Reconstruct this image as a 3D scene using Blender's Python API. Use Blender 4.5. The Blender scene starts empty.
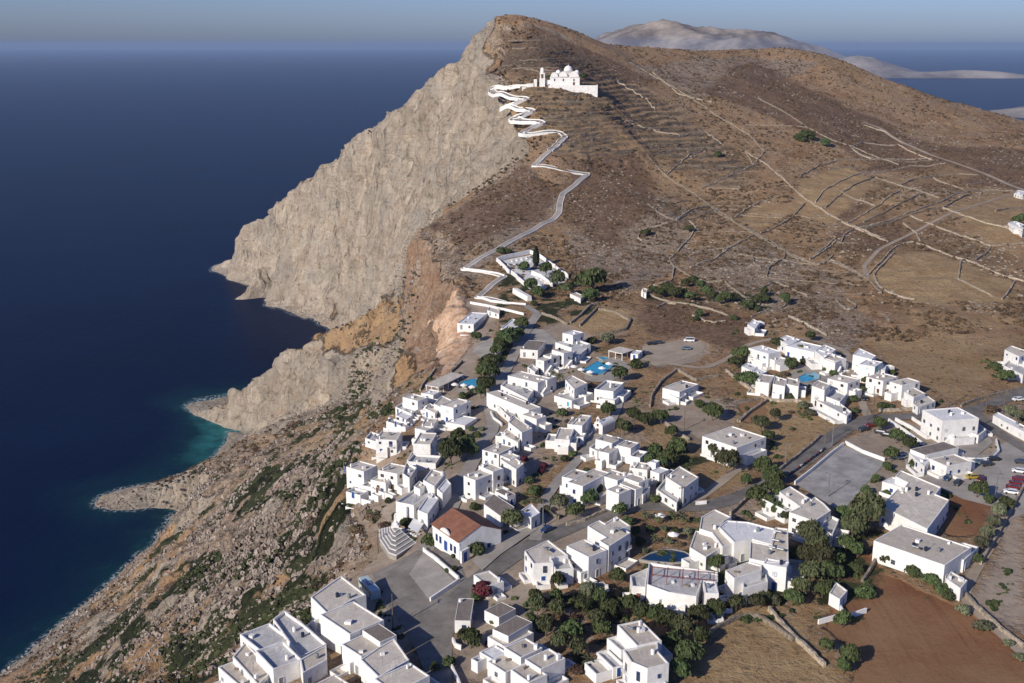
import bpy, bmesh, math, random
import numpy as np
from mathutils import Vector, Matrix
from mathutils.geometry import delaunay_2d_cdt

# ------------------------------------------------------------------ camera, world, sun, exposure
S = bpy.context.scene
CAMZ = 330.0; F = 1100.0; PITCH = math.atan(297.5 / F)
cam_d = bpy.data.cameras.new('camera'); cam = bpy.data.objects.new('camera', cam_d)
S.collection.objects.link(cam); S.camera = cam
cam.location = (0, 0, CAMZ); cam.rotation_euler = (math.radians(90) - PITCH, 0, 0)
cam_d.sensor_width = 36.0; cam_d.lens = 36.0 * F / 1024.0
cam_d.clip_start = 1.0; cam_d.clip_end = 200000.0
SUN_EL = math.radians(25.5); SUN_AZ = math.atan2(-0.68, -0.73)       # azimuth the sun stands at, clockwise from +Y
world = bpy.data.worlds.new('World'); S.world = world; world.use_nodes = True
wn = world.node_tree.nodes; wl = world.node_tree.links
sky = wn.new('ShaderNodeTexSky'); sky.sky_type = 'NISHITA'; sky.sun_disc = False
sky.sun_elevation = SUN_EL; sky.sun_rotation = SUN_AZ % (2 * math.pi); sky.altitude = 300
sky.air_density = 1.0; sky.dust_density = 1.0; sky.ozone_density = 3.0
bg = wn['Background']; bg.inputs['Strength'].default_value = 0.082
tint = wn.new('ShaderNodeMix'); tint.data_type = 'RGBA'; tint.blend_type = 'MULTIPLY'; tint.inputs[0].default_value = 1; tint.inputs[7].default_value = (0.66, 0.78, 1.28, 1)
wl.new(sky.outputs[0], tint.inputs[6]); wl.new(tint.outputs[2], bg.inputs['Color'])
sun_d = bpy.data.lights.new('sun', 'SUN'); sun_d.energy = 4.7; sun_d.angle = math.radians(0.5); sun_d.color = (1.0, 0.92, 0.80)
sun = bpy.data.objects.new('sun', sun_d); S.collection.objects.link(sun)
sdir = Vector((math.sin(SUN_AZ) * math.cos(SUN_EL), math.cos(SUN_AZ) * math.cos(SUN_EL), math.sin(SUN_EL)))
sun.rotation_euler = sdir.to_track_quat('Z', 'Y').to_euler(); sun.location = (-300, -200, 700)
S.view_settings.view_transform = 'Standard'; S.view_settings.look = 'None'
S.view_settings.exposure = 0.16; S.view_settings.gamma = 1.0
S.cycles.max_bounces = 5; S.cycles.diffuse_bounces = 3; S.cycles.glossy_bounces = 2
S.cycles.volume_bounces = 0; S.cycles.transparent_max_bounces = 6

# ------------------------------------------------------------------ helpers: photo point -> ray -> place on the ground
def ray(px, py):
    a = (px - 512) / F; b = -(py - 341.5) / F
    return np.array((a, math.cos(PITCH) + b * math.sin(PITCH), -math.sin(PITCH) + b * math.cos(PITCH)))
def at_z(px, py, z):
    d = ray(px, py); t = (z - CAMZ) / d[2]
    return (d[0] * t, d[1] * t, z)
def at_y(px, py, y):
    d = ray(px, py); t = y / d[1]
    return (d[0] * t, y, CAMZ + d[2] * t)

# ------------------------------------------------------------------ numpy noise
def _hash(ix, iy, iz, seed):
    h = (ix.astype(np.int64) * 374761393 + iy.astype(np.int64) * 668265263 + iz * 2147483647 + seed * 144269) & 0xffffffff
    h = ((h ^ (h >> 13)) * 1274126177) & 0xffffffff
    h = (h ^ (h >> 16)) & 0xffffffff
    return (h & 0xffff).astype(np.float32) / 65535.0
def vnoise2(x, y, seed=0):
    ix = np.floor(x); iy = np.floor(y); fx = (x - ix).astype(np.float32); fy = (y - iy).astype(np.float32)
    fx = fx * fx * (3 - 2 * fx); fy = fy * fy * (3 - 2 * fy)
    z = 0
    a = _hash(ix, iy, z, seed); b = _hash(ix + 1, iy, z, seed); c = _hash(ix, iy + 1, z, seed); d = _hash(ix + 1, iy + 1, z, seed)
    return (a + (b - a) * fx) * (1 - fy) + (c + (d - c) * fx) * fy
def fbm2(x, y, octs=4, seed=0, gain=0.5):
    s = 0; a = 1; n = 0
    for o in range(octs):
        s = s + a * vnoise2(x, y, seed + o * 17); n += a; a *= gain
        x, y = x * 1.9 + y * 0.35 + 11.3, y * 1.9 - x * 0.35 + 7.7
    return s / n
def ridged2(x, y, octs=4, seed=0, gain=0.5):
    s = 0; a = 1; n = 0
    for o in range(octs):
        s = s + a * (1 - np.abs(2 * vnoise2(x, y, seed + o * 31) - 1)); n += a; a *= gain
        x, y = x * 1.9 + y * 0.4 + 5.3, y * 1.9 - x * 0.4 + 3.7
    return s / n
def vnoise3(x, y, z, seed=0):
    iz = np.floor(z); fz = (z - iz).astype(np.float32); fz = fz * fz * (3 - 2 * fz)
    return vnoise2(x + iz * 37.17, y + iz * 17.31, seed) * (1 - fz) + vnoise2(x + (iz + 1) * 37.17, y + (iz + 1) * 17.31, seed) * fz
def fbm3(x, y, z, octs=3, seed=0, gain=0.5):
    s = 0; a = 1; n = 0
    for o in range(octs):
        s = s + a * vnoise3(x, y, z, seed + o * 13); n += a; a *= gain; x = x * 2.03 + 3.1; y = y * 2.03 + 1.7; z = z * 2.03 + 5.9
    return s / n

# ------------------------------------------------------------------ the lie of the land: control points
P = []
def cz(z, *pts):
    for (px, py) in pts: P.append(at_z(px, py, z))
def cy(*pts):
    for (px, py, y) in pts: P.append(at_y(px, py, y))
def cw(*pts): P.extend([(x * 1.017, y * 1.017, z) if (y > 950 and x < 0 and z >= 0) else (x, y, z) for x, y, z in pts])
def linez(pts, step=25):                                            # polyline of (px,py,z), densified in the world
    w = [at_z(*p) for p in pts]; _dens(w, step)
def liney(pts, step=25):
    w = [at_y(*p) for p in pts]; _dens(w, step)
def _dens(w, step):
    for a, b in zip(w, w[1:]):
        a = np.array(a); b = np.array(b); n = max(1, int(np.linalg.norm((b - a)[:2]) / step))
        for k in range(n): P.append(tuple(a + (b - a) * k / n))
    P.append(tuple(w[-1]))
# shoreline seen in the photograph
shore = [(40, 655, 0), (60, 625, 0), (100, 598, 0), (130, 570, 0), (165, 535, 0), (190, 512, 0), (168, 508, 0), (130, 508, 0), (82, 502, 0), (95, 497, 0), (120, 490, 0), (150, 487, 0), (185, 472, 0),
         (205, 476, 0), (225, 452, 0), (250, 430, 0), (258, 412, 0), (225, 411, 0), (180, 405, 0)]
linez(shore)
# other side of the near spur, hidden bay, foot of the great cliff
cw((-305, 1000, 0), (-265, 1010, 0), (-215, 1000, 0), (-185, 1010, 0), (-165, 1040, 0), (-170, 1100, 0), (-185, 1180, 0), (-205, 1250, 0))
foot = [(316, 318, 0), (298, 313, 0), (285, 308, 0), (270, 305, 0), (271, 292, 0), (250, 286, 0), (233, 280, 0), (220, 273, 0)]
linez(foot)
cw((-440, 1600, 0), (-452, 1640, 0), (-430, 1690, 0), (-380, 1700, 0), (-300, 1680, 0), (-200, 1640, 0), (0, 1620, 0), (200, 1640, 0), (400, 1620, 0), (700, 1640, 0), (1000, 1650, 0))
# skyline of the great cliff
SILUP = lambda px: -9 if 470 <= px <= 560 else (-4 if px < 900 else 0)
sil = [(220, 264, 1590), (225, 253, 1570), (239, 237, 1535), (251, 222, 1505), (291, 187, 1430), (318, 160, 1375), (343, 140, 1320), (372, 118, 1260), (399, 99, 1210), (425, 75, 1160), (450, 57, 1125), (470, 38, 1100), (485, 25, 1090), (500, 17, 1085), (520, 20, 1090), (560, 31, 1100), (600, 42, 1125), (650, 48, 1160), (700, 52, 1190), (740, 50, 1220), (770, 47, 1230), (800, 49, 1225), (832, 58, 1215), (865, 73, 1200), (898, 86, 1190), (944, 100, 1180), (985, 110, 1170), (1024, 119, 1160), (1100, 136, 1140)]
sil = [(a, b + SILUP(a), c * (1.022 if a < 400 else 1.012 if a < 490 else 1.0)) for a, b, c in sil]
liney(sil)
linez([(150, 522, -6), (122, 532, -6), (142, 548, -6), (104, 566, -6), (72, 596, -6), (40, 628, -6), (5, 655, -6)], 15)
linez([(172, 514, -4), (150, 514, -5)], 8)
linez([(75, 503, -6), (92, 488, -6), (120, 480, -6), (150, 474, -6), (178, 462, -6), (200, 448, -6), (222, 432, -5), (232, 420, -5), (205, 424, -6), (175, 418, -6), (158, 404, -6), (175, 395, -6)], 15)
for (px, py, y) in sil[::2]:                                        # land falls away behind the skyline
    a = np.array(at_y(px, py, y)); k = 1 if px < 480 else 1.0
    P.append((a[0] + (20 if px < 480 else 30), y + 60, a[2] - (25 if px >= 480 else a[2] * .25)))
    if px > 480: P.append((a[0] + 40, min(1560, y + 230), max(4, a[2] * .48)))
    else: P.append((a[0] + 60, min(1640, y + 150), max(2, a[2] * .45)))
# right edge of the great cliff (where rock meets the brown hill)
edge = [(478, 48, 1060), (488, 85, 940), (500, 110, 870), (512, 135, 825), (520, 155, 795), (495, 175, 782), (470, 190, 770), (440, 208, 745), (415, 230, 720)]
liney(edge)
for (px, py, y) in edge:                                            # brow just below the edge so that the face starts crisply
    a = np.array(at_y(px, py, y)); P.append((a[0] - 16, a[1] + 22, a[2] - 14))
# interior of the great cliff: world points between foot and skyline
cw((-95, 870, 60), (-120, 900, 30), (-70, 830, 120), (-110, 1000, 110), (-80, 960, 180), (-60, 1000, 230), (-150, 1120, 70), (-120, 1100, 150), (-100, 1110, 210))
cw((-175, 1230, 90), (-160, 1250, 160), (-235, 1330, 40), (-225, 1350, 110), (-330, 1450, 50), (-90, 770, 150), (-60, 860, 190), (-40, 920, 235))
# near spur: crest then its front
liney([(415, 231, 721), (403, 256, 755), (394, 281, 790), (375, 292, 815), (350, 301, 840), (330, 311, 855), (314, 319, 868), (303, 333, 880), (287, 343, 900), (270, 357, 915), (249, 369, 930), (227, 378, 945), (200, 392, 965)], 12)
cw((-130, 960, 30), (-160, 950, 30), (-110, 850, 95), (-200, 985, 8), (-240, 990, 4))
# orange face under the plateau
edge2 = [(415, 232, 718), (425, 250, 676), (440, 262, 640), (452, 285, 585), (459, 303, 540), (458, 325, 502), (461, 345, 474), (455, 361, 447), (440, 376, 428)]
liney(edge2, 12)
cw(*[at_z(447, 370, 176), at_z(436, 366, 158), at_z(415, 352, 146), at_z(400, 340, 142), at_z(395, 315, 148), at_z(425, 365, 152)])
# pale cliffs on the spur's front (two benches)
linez([(395, 350, 135), (370, 345, 128), (345, 345, 112), (315, 355, 98), (270, 372, 62)], 20)
linez([(390, 398, 118), (365, 398, 100), (340, 400, 82), (310, 408, 56), (285, 408, 38), (262, 408, 14)], 20)
linez([(385, 352, 128), (350, 360, 100), (320, 368, 80)], 20)
# western brink of the town and the slope below it
brink = [(440, 376, 194), (425, 380, 192), (396, 390, 191), (374, 424, 190), (341, 462, 189), (332, 495, 188), (352, 512, 188), (376, 540, 189), (370, 562, 190), (340, 590, 190), (300, 600, 190), (262, 625, 188), (225, 660, 187), (205, 700, 187), (150, 760, 187)]
linez(brink, 12)
linez([(410, 385, 176), (381, 398, 172), (356, 430, 170), (327, 462, 168), (316, 492, 166), (334, 524, 164), (350, 545, 160), (335, 565, 156), (300, 588, 160), (250, 618, 158), (215, 650, 156), (190, 690, 156)], 14)
cz(140, (345, 430), (300, 480), (290, 530), (270, 560)); cz(120, (320, 425), (280, 470), (240, 540), (200, 620), (170, 680))
cz(85, (295, 428), (245, 475), (205, 545), (150, 620), (110, 690)); cz(45, (272, 425), (222, 480), (185, 532), (116, 622), (66, 692)); cz(16, (258, 428), (212, 492), (178, 545), (100, 617))
cy((165, 472, 765), (150, 476, 766), (185, 467, 766), (130, 484, 770), (115, 490, 774), (178, 476, 752), (160, 480, 756), (195, 470, 750), (140, 488, 760), (205, 474, 735))
cz(6, (178, 403), (190, 401), (200, 403)); cz(5, (86, 500), (98, 498), (108, 496)); cz(-3, (60, 503), (150, 405))
cw((-285, 560, 0), (-288, 500, 0), (-290, 400, 0), (-290, 300, 0), (-290, 150, 0), (-290, 40, 0))
for y in (40, 120, 200): cw((-130, y, 186), (-160, y, 150), (-225, y, 85))
# the town plateau
cz(196, (450, 400), (420, 450), (400, 500), (420, 560), (400, 620), (330, 660), (250, 683), (450, 683)); cz(198, (520, 380), (500, 480), (480, 560), (560, 620), (560, 683), (480, 380))
cz(200, (600, 430), (640, 520), (700, 600), (700, 683), (800, 683)); cz(201, (560, 345), (500, 345), (640, 350), (700, 470), (840, 540), (1024, 683), (900, 620))
cz(203, (720, 380), (800, 400), (900, 440), (1024, 400), (1024, 520), (680, 330), (470, 318), (530, 320)); cz(205, (800, 345), (880, 350), (1010, 350), (560, 300), (500, 292), (940, 380), (620, 310))
cz(207, (480, 272), (540, 262), (600, 275), (700, 300), (760, 300)); cz(210, (880, 310), (1000, 300))
cw((760, 1240, 225), (700, 1400, 110), (900, 1300, 150), (300, 100, 200), (0, 40, 196), (200, 40, 198), (0, 150, 197), (500, 40, 200), (600, 300, 204), (800, 500, 206), (1100, 300, 205), (1100, 40, 205), (1150, 700, 205), (1150, 1100, 150), (1150, 1650, -5))
# hillsides
cy((520, 240, 652), (560, 230, 680), (590, 175, 790), (470, 235, 668), (500, 200, 740), (540, 200, 738), (620, 240, 668), (640, 250, 655), (560, 150, 800), (540, 110, 850), (565, 86, 905), (535, 84, 900), (597, 88, 905), (520, 95, 885), (566, 73, 935))
cy((620, 110, 910), (700, 130, 905), (800, 120, 965), (880, 150, 930), (1024, 187, 840), (960, 150, 945), (920, 125, 1060), (1024, 150, 970), (980, 125, 1090), (1100, 200, 820), (760, 90, 1060), (700, 80, 1070), (650, 75, 1050), (600, 70, 1010), (540, 50, 1010), (500, 60, 1010), (850, 100, 1100))
cy((650, 170, 810), (700, 200, 775), (750, 165, 830), (800, 200, 755), (850, 170, 850), (900, 200, 735), (950, 180, 850), (1024, 235, 650), (1100, 280, 600), (640, 210, 715), (750, 240, 660), (850, 240, 650), (950, 240, 650))
# sea floor
for x in (-330, -420, -560, -700):
    for y in range(0, 1000, 120): P.append((x, y, -18 if x == -330 else -40))
cw((-360, 1050, -20), (-280, 1120, -20), (-330, 1250, -25), (-400, 1400, -25), (-560, 1500, -40), (-560, 1800, -40), (-300, 1850, -40), (0, 1850, -40), (400, 1850, -40), (800, 1850, -40), (1150, 1900, -40), (-300, 860, -12), (-285, 905, -10), (-700, 1900, -60), (-700, 1200, -60), (-240, 1080, -10), (-340, 700, -12), (-275, 830, -8))

X0, X1, Y0, Y1 = -640., 1080., 40., 1840.
def tin(points, step):
    pts = {}
    for p in points: pts[(round(p[0], 1), round(p[1], 1))] = p[2]
    xy = [Vector(k) for k in pts]; zz = np.array([pts[k] for k in pts])
    v, e, f, ov, oe, of = delaunay_2d_cdt(xy, [], [], 0, 1e-4)
    zv = np.array([zz[o[0]] if o else 0 for o in ov]); V = np.array([(a.x, a.y) for a in v])
    nx = int((X1 - X0) / step) + 1; ny = int((Y1 - Y0) / step) + 1
    H = np.full((ny, nx), -40., np.float32)
    for t in f:
        (ax, ay), (bx, by), (cx, cy_) = V[t[0]], V[t[1]], V[t[2]]
        i0 = max(0, int((min(ax, bx, cx) - X0) / step)); i1 = min(nx - 1, int((max(ax, bx, cx) - X0) / step) + 1)
        j0 = max(0, int((min(ay, by, cy_) - Y0) / step)); j1 = min(ny - 1, int((max(ay, by, cy_) - Y0) / step) + 1)
        if i1 < i0 or j1 < j0: continue
        gx, gy = np.meshgrid(X0 + np.arange(i0, i1 + 1) * step, Y0 + np.arange(j0, j1 + 1) * step)
        den = (by - cy_) * (ax - cx) + (cx - bx) * (ay - cy_)
        if abs(den) < 1e-9: continue
        l1 = ((by - cy_) * (gx - cx) + (cx - bx) * (gy - cy_)) / den; l2 = ((cy_ - ay) * (gx - cx) + (ax - cx) * (gy - cy_)) / den; l3 = 1 - l1 - l2
        m = (l1 >= -1e-6) & (l2 >= -1e-6) & (l3 >= -1e-6)
        zt = l1 * zv[t[0]] + l2 * zv[t[1]] + l3 * zv[t[2]]
        sub = H[j0:j1 + 1, i0:i1 + 1]; sub[m] = zt[m]
    return H
def blur(A, sig):
    r = int(3 * sig) + 1; k = np.exp(-0.5 * (np.arange(-r, r + 1) / sig) ** 2); k /= k.sum()
    B = np.pad(A, ((r, r), (0, 0)), mode='edge'); A2 = sum(k[i] * B[i:i + A.shape[0]] for i in range(2 * r + 1))
    B = np.pad(A2, ((0, 0), (r, r)), mode='edge'); return sum(k[i] * B[:, i:i + A.shape[1]] for i in range(2 * r + 1))
STEP = 1.5
H0 = tin(P, 3.0)
Hs = blur(H0, 1.1); Hw = blur(H0, 4.0)
def bil(G, x, y, step):
    fx = np.clip((x - X0) / step, 0, G.shape[1] - 1.001); fy = np.clip((y - Y0) / step, 0, G.shape[0] - 1.001)
    i = fx.astype(int); j = fy.astype(int); u = fx - i; v = fy - j
    return (G[j, i] * (1 - u) + G[j, i + 1] * u) * (1 - v) + (G[j + 1, i] * (1 - u) + G[j + 1, i + 1] * u) * v
gx, gy = np.meshgrid(np.arange(X0, X1, STEP), np.arange(Y0, Y1, STEP))
base = bil(Hs, gx, gy, 3.0); soft = bil(Hw, gx, gy, 3.0)
gyy, gxx = np.gradient(soft, STEP); slope = np.sqrt(gxx ** 2 + gyy ** 2)
steep = np.clip((slope - 0.38) / 0.5, 0, 1); gentle = 1 - steep
base = base * steep + soft * gentle                                 # hills smooth, cliffs keep their edges
SLOPE_MAP = steep

def pip(poly, x, y):
    """inside test of world polygon for arrays"""
    ins = np.zeros(x.shape, bool); n = len(poly); j = n - 1
    for i in range(n):
        xi, yi = poly[i]; xj, yj = poly[j]
        c = ((yi > y) != (yj > y)) & (x < (xj - xi) * (y - yi) / ((yj - yi) if yj != yi else 1e-9) + xi)
        ins ^= c; j = i
    return ins
def march(G, px, py, tmax=2600.):
    """where the ray through a photo point meets the height map"""
    d = ray(px, py); t = np.arange(120., tmax, 1.0)
    x = d[0] * t; y = d[1] * t; z = CAMZ + d[2] * t
    h = np.where((x > X0) & (x < X1) & (y > Y0) & (y < Y1), bil(G, x, y, STEP), -1e3)
    k = np.nonzero(z < h)[0]
    if len(k) == 0: return None
    k = k[0]
    if k > 0:
        g0 = z[k - 1] - h[k - 1]; g1 = z[k] - h[k]; w = g0 / (g0 - g1); tt = t[k - 1] + w
    else: tt = t[k]
    return (d[0] * tt, d[1] * tt, CAMZ + d[2] * tt)
def photo_poly(pts, G=None):
    r = []
    for p in pts:
        q = march(base if G is None else G, *p)
        if q is None:
            q = at_y(p[0], p[1], 1400)
        r.append((q[0], q[1]))
    return r
# roughness of the ground: none in the town, slight on the fields, strong on rock
town = photo_poly([(448, 380), (466, 356), (473, 330), (476, 300), (500, 290), (700, 325), (800, 330), (890, 345), (1030, 330), (1100, 400), (1200, 700), (150, 760), (205, 690), (262, 620), (300, 597), (345, 585), (380, 545), (345, 495), (350, 460), (385, 420), (405, 388)])
inT = pip(town, gx, gy).astype(np.float32); inT = blur(inT, 3.0)
rough = (1 - inT)
n_big = fbm2(gx / 95, gy / 95, 4, 3) - 0.5
rd = 0.6 * (ridged2(gx / 95 + 0.9 * n_big, gy / 80, 4, 9, 0.5) - 0.62) + 0.5 * (ridged2(gx / 40 + 0.6 * n_big, gy / 55, 4, 19, 0.5) - 0.62)
fine = fbm2(gx / 9, gy / 9, 4, 21) - 0.5
rk = ridged2(gx / 13, gy / 13, 4, 44, 0.6) - 0.6
lowland = np.clip(base / 12, 0, 1)
hdist = np.clip((gy - 300) / 700, 0.5, 1)
above = np.clip((base + 7) / 9, 0.0, 1)
gentle_up = np.clip((gy - 640) / 250, 0, 1)
disp = rough * above * (steep * (rd * np.where(gy < 700, 14, 15) * hdist + rk * np.where(gy < 700, 8.0, .3)) + gentle * (n_big * 7 * gentle_up + rk * 1.0 + fine * 1.6))
# terraces round the church and above it
terr_poly = photo_poly([(490, 70), (500, 40), (600, 58), (680, 110), (760, 165), (740, 190), (640, 150), (560, 165), (522, 128), (508, 105)])
tmask = blur(pip(terr_poly, gx, gy).astype(np.float32), 4.0)
HM = base + disp
th = 3.4; q = (HM + (fbm2(gx / 40, gy / 40, 3, 77) - .5) * 6) / th; fr = q - np.floor(q)
stp = np.clip((fr - 0.72) / 0.28, 0, 1) - fr
gent2 = np.clip(1 - (slope - .55) / .3, 0, 1); HM = HM + tmask * gent2 * stp * th * 0.75
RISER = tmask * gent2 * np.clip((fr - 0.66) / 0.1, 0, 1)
def hgt(x, y): return float(bil(HM, np.array([x]), np.array([y]), STEP)[0])
def hgts(x, y): return bil(HM, np.asarray(x, float), np.asarray(y, float), STEP)
def G(px, py):
    """ground point seen at a photo point"""
    q = march(HM, px, py)
    return q if q is not None else at_y(px, py, 1000)
# ------------------------------------------------------------------ lines of roads and paths; the ground is levelled beneath them
CROPS = {'A': (380, 360, 8), 'B': (480, 325, 8), 'C': (560, 325, 8), 'D': (340, 430, 8), 'E': (450, 400, 8), 'F': (550, 400, 8), 'G': (370, 480, 8), 'H': (450, 450, 8), 'I': (550, 440, 8), 'J': (505, 500, 8), 'K': (450, 500, 8),
         'R': (210, 550, 5.12), 'S': (400, 550, 5.12), 'T': (590, 550, 5.12), 'U': (670, 470, 5.12), 'V': (824, 320, 5.12), 'W': (640, 310, 5.12), 'X': (824, 430, 5.12), 'Y': (824, 550, 5.12), 'Z': (440, 220, 5.12), 'Q': (470, 10, 5.12), 'P': (640, 390, 5.12), 'N': (500, 420, 5.12),
         'M': (620, 200, 4.267), 'L': (800, 150, 4.554), 'O': (600, 20, 2.276), 'a': (330, 320, 5.12), 'b': (450, 310, 5.12), 'c': (330, 430, 5.12), '-': (0, 0, 1)}
def cp(c, s):
    ox, oy, k = CROPS[c]; r = []
    for t in s.split():
        x, y = t.split(','); r.append((ox + float(x) / k, oy + float(y) / k))
    return r
def wline(pts, step=2.0, smooth=2):
    """photo polyline -> evenly spaced world polyline on the ground"""
    w = [G(*p)[:2] for p in pts]; out = []
    for a, b in zip(w, w[1:]):
        a = np.array(a); b = np.array(b); n = max(1, int(round(np.linalg.norm(b - a) / step)))
        out += [a + (b - a) * k / n for k in range(n)]
    out.append(np.array(w[-1])); out = np.array(out)
    for _ in range(smooth):
        if len(out) > 4: out[1:-1] = (out[:-2] + 2 * out[1:-1] + out[2:]) / 4
    return out
ROADSPEC = [
    ('road', 6.2, 'asphalt', [(1060, 372), (1024, 392), (972, 411), (935, 414), (908, 417), (877, 417), (858, 422), (840, 432), (827, 441), (812, 455), (788, 472), (765, 486), (745, 495), (726, 502), (704, 507), (669, 508), (644, 505), (615, 512), (585, 521), (560, 532), (535, 543), (512, 556), (490, 572), (470, 588), (458, 600)], 3),
    ('road', 5.0, 'asphalt', [(972, 411), (985, 422), (1000, 434), (1024, 448), (1050, 465)], 2),
    ('path', 3.4, 'paving', [(535, 541), (541, 515), (546, 498), (558, 481), (577, 462), (592, 442), (601, 434), (610, 424), (617, 410), (620, 398)], 2),
    ('path', 4.6, 'paving', [(424, 552), (440, 530), (452, 506), (459, 490), (470, 468), (481, 446), (492, 432), (494, 424), (490, 412), (489, 402), (497, 387), (510, 363), (521, 340), (532, 322), (538, 314)], 3),
    ('path', 3.6, 'paving', [(538, 314), (526, 306), (504, 303), (478, 298), (490, 287), (504, 277), (484, 272), (464, 269), (478, 260), (495, 251), (510, 242), (526, 234), (540, 226), (553, 220), (559, 213), (560, 203), (563, 194), (574, 186), (588, 174), (562, 170), (534, 166), (550, 151), (565, 138), (561, 134), (541, 133), (521, 134), (532, 128), (543, 123), (528, 121), (511, 120), (522, 115), (533, 111), (518, 109), (501, 109), (514, 104), (527, 99), (512, 97), (496, 94), (490, 90), (511, 87), (531, 86)], 0),
    ('track', 3.0, 'dust', [(645, 356), (669, 364), (704, 369), (728, 359), (749, 344), (777, 338), (800, 338), (830, 345), (847, 352), (852, 366), (852, 385), (862, 402), (868, 417)], 3),
    ('track', 3.2, 'dust', [(668, 508), (690, 503), (706, 494), (734, 472), (757, 457)], 2),
    ('track', 4.0, 'dust', cp('O', '600,232 640,247 690,280 760,310 820,330 880,352 955,384 1000,405'), 2),
    ('track', 2.5, 'dust', cp('O', '610,590 600,560 640,520 680,500 740,470 800,440 880,415 950,395'), 2),
    ('track', 2.6, 'dust', [(1015, 500), (1000, 530), (985, 555), (970, 580), (962, 600), (985, 620), (1024, 655), (1050, 680)], 2),
]
ROADW = []
for (nm, wd, ma, pts, sm) in ROADSPEC:
    w = wline(pts, 1.6 if sm == 0 else 2.5, 0 if sm == 0 else 4)
    z = hgts(w[:, 0], w[:, 1])
    for _ in range(10 if sm else 2): z[1:-1] = (z[:-2] + 2 * z[1:-1] + z[2:]) / 4
    ROADW.append((nm, wd, ma, w, z))
def level(w, z, width, fade=2.5):
    global HM
    xs, ys = w[:, 0], w[:, 1]; R = width / 2 + fade - (1.0 if len(w) > 250 else 0)
    acc = np.zeros_like(HM); wt = np.zeros_like(HM)
    for k in range(len(w)):
        i0 = max(0, int((xs[k] - R - X0) / STEP)); i1 = min(HM.shape[1] - 1, int((xs[k] + R - X0) / STEP) + 2); j0 = max(0, int((ys[k] - R - Y0) / STEP)); j1 = min(HM.shape[0] - 1, int((ys[k] + R - Y0) / STEP) + 2)
        X = X0 + np.arange(i0, i1) * STEP; Y = Y0 + np.arange(j0, j1) * STEP
        d = np.sqrt((X[None, :] - xs[k]) ** 2 + (Y[:, None] - ys[k]) ** 2); f = np.clip((R - d) / fade, 0, 1); g = np.exp(-(d / 2.0) ** 2) * (f > 0) + 1e-9 * (f > 0)
        acc[j0:j1, i0:i1] += g * z[k]; wt[j0:j1, i0:i1] += g
        sub = BL[j0:j1, i0:i1]; np.maximum(sub, f, out=sub)
    m = wt > 0
    HM[m] = HM[m] * (1 - BL[m]) + acc[m] / wt[m] * BL[m]
for (nm, wd, ma, w, z) in ROADW:
    BL = np.zeros_like(HM); level(w, z, wd)
RISER[tmask > 0] *= 1.0
# ------------------------------------------------------------------ materials
def new_mat(name):
    m = bpy.data.materials.new(name); m.use_nodes = True
    nt = m.node_tree; b = nt.nodes['Principled BSDF']; b.inputs['Specular IOR Level'].default_value = 0.25
    return m, nt, nt.nodes, nt.links, b
def simple(name, col, rough=0.85, var=0.12, scale=0.6, metallic=0.0, bump=0.0, spec=0.25):
    m, nt, N, L, b = new_mat(name)
    b.inputs['Roughness'].default_value = rough; b.inputs['Metallic'].default_value = metallic; b.inputs['Specular IOR Level'].default_value = spec
    tc = N.new('ShaderNodeTexCoord'); nz = N.new('ShaderNodeTexNoise'); nz.inputs['Scale'].default_value = scale; nz.inputs['Detail'].default_value = 5
    oi = N.new('ShaderNodeObjectInfo')
    L.new(tc.outputs['Object'], nz.inputs['Vector'])
    mr = N.new('ShaderNodeMapRange'); mr.inputs[1].default_value = 0.3; mr.inputs[2].default_value = 0.7; mr.inputs[3].default_value = 1 - var; mr.inputs[4].default_value = 1 + var
    L.new(nz.outputs[0], mr.inputs[0])
    hv = N.new('ShaderNodeMapRange'); hv.inputs[3].default_value = 1 - var * .6; hv.inputs[4].default_value = 1 + var * .6; L.new(oi.outputs['Random'], hv.inputs[0])
    mu = N.new('ShaderNodeMath'); mu.operation = 'MULTIPLY'; L.new(mr.outputs[0], mu.inputs[0]); L.new(hv.outputs[0], mu.inputs[1])
    vm = N.new('ShaderNodeVectorMath'); vm.operation = 'SCALE'; vm.inputs[0].default_value = col[:3]; L.new(mu.outputs[0], vm.inputs['Scale'])
    L.new(vm.outputs[0], b.inputs['Base Color'])
    if bump:
        bp = N.new('ShaderNodeBump'); bp.inputs['Distance'].default_value = bump; L.new(nz.outputs[0], bp.inputs['Height']); L.new(bp.outputs[0], b.inputs['Normal'])
    return m

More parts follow.
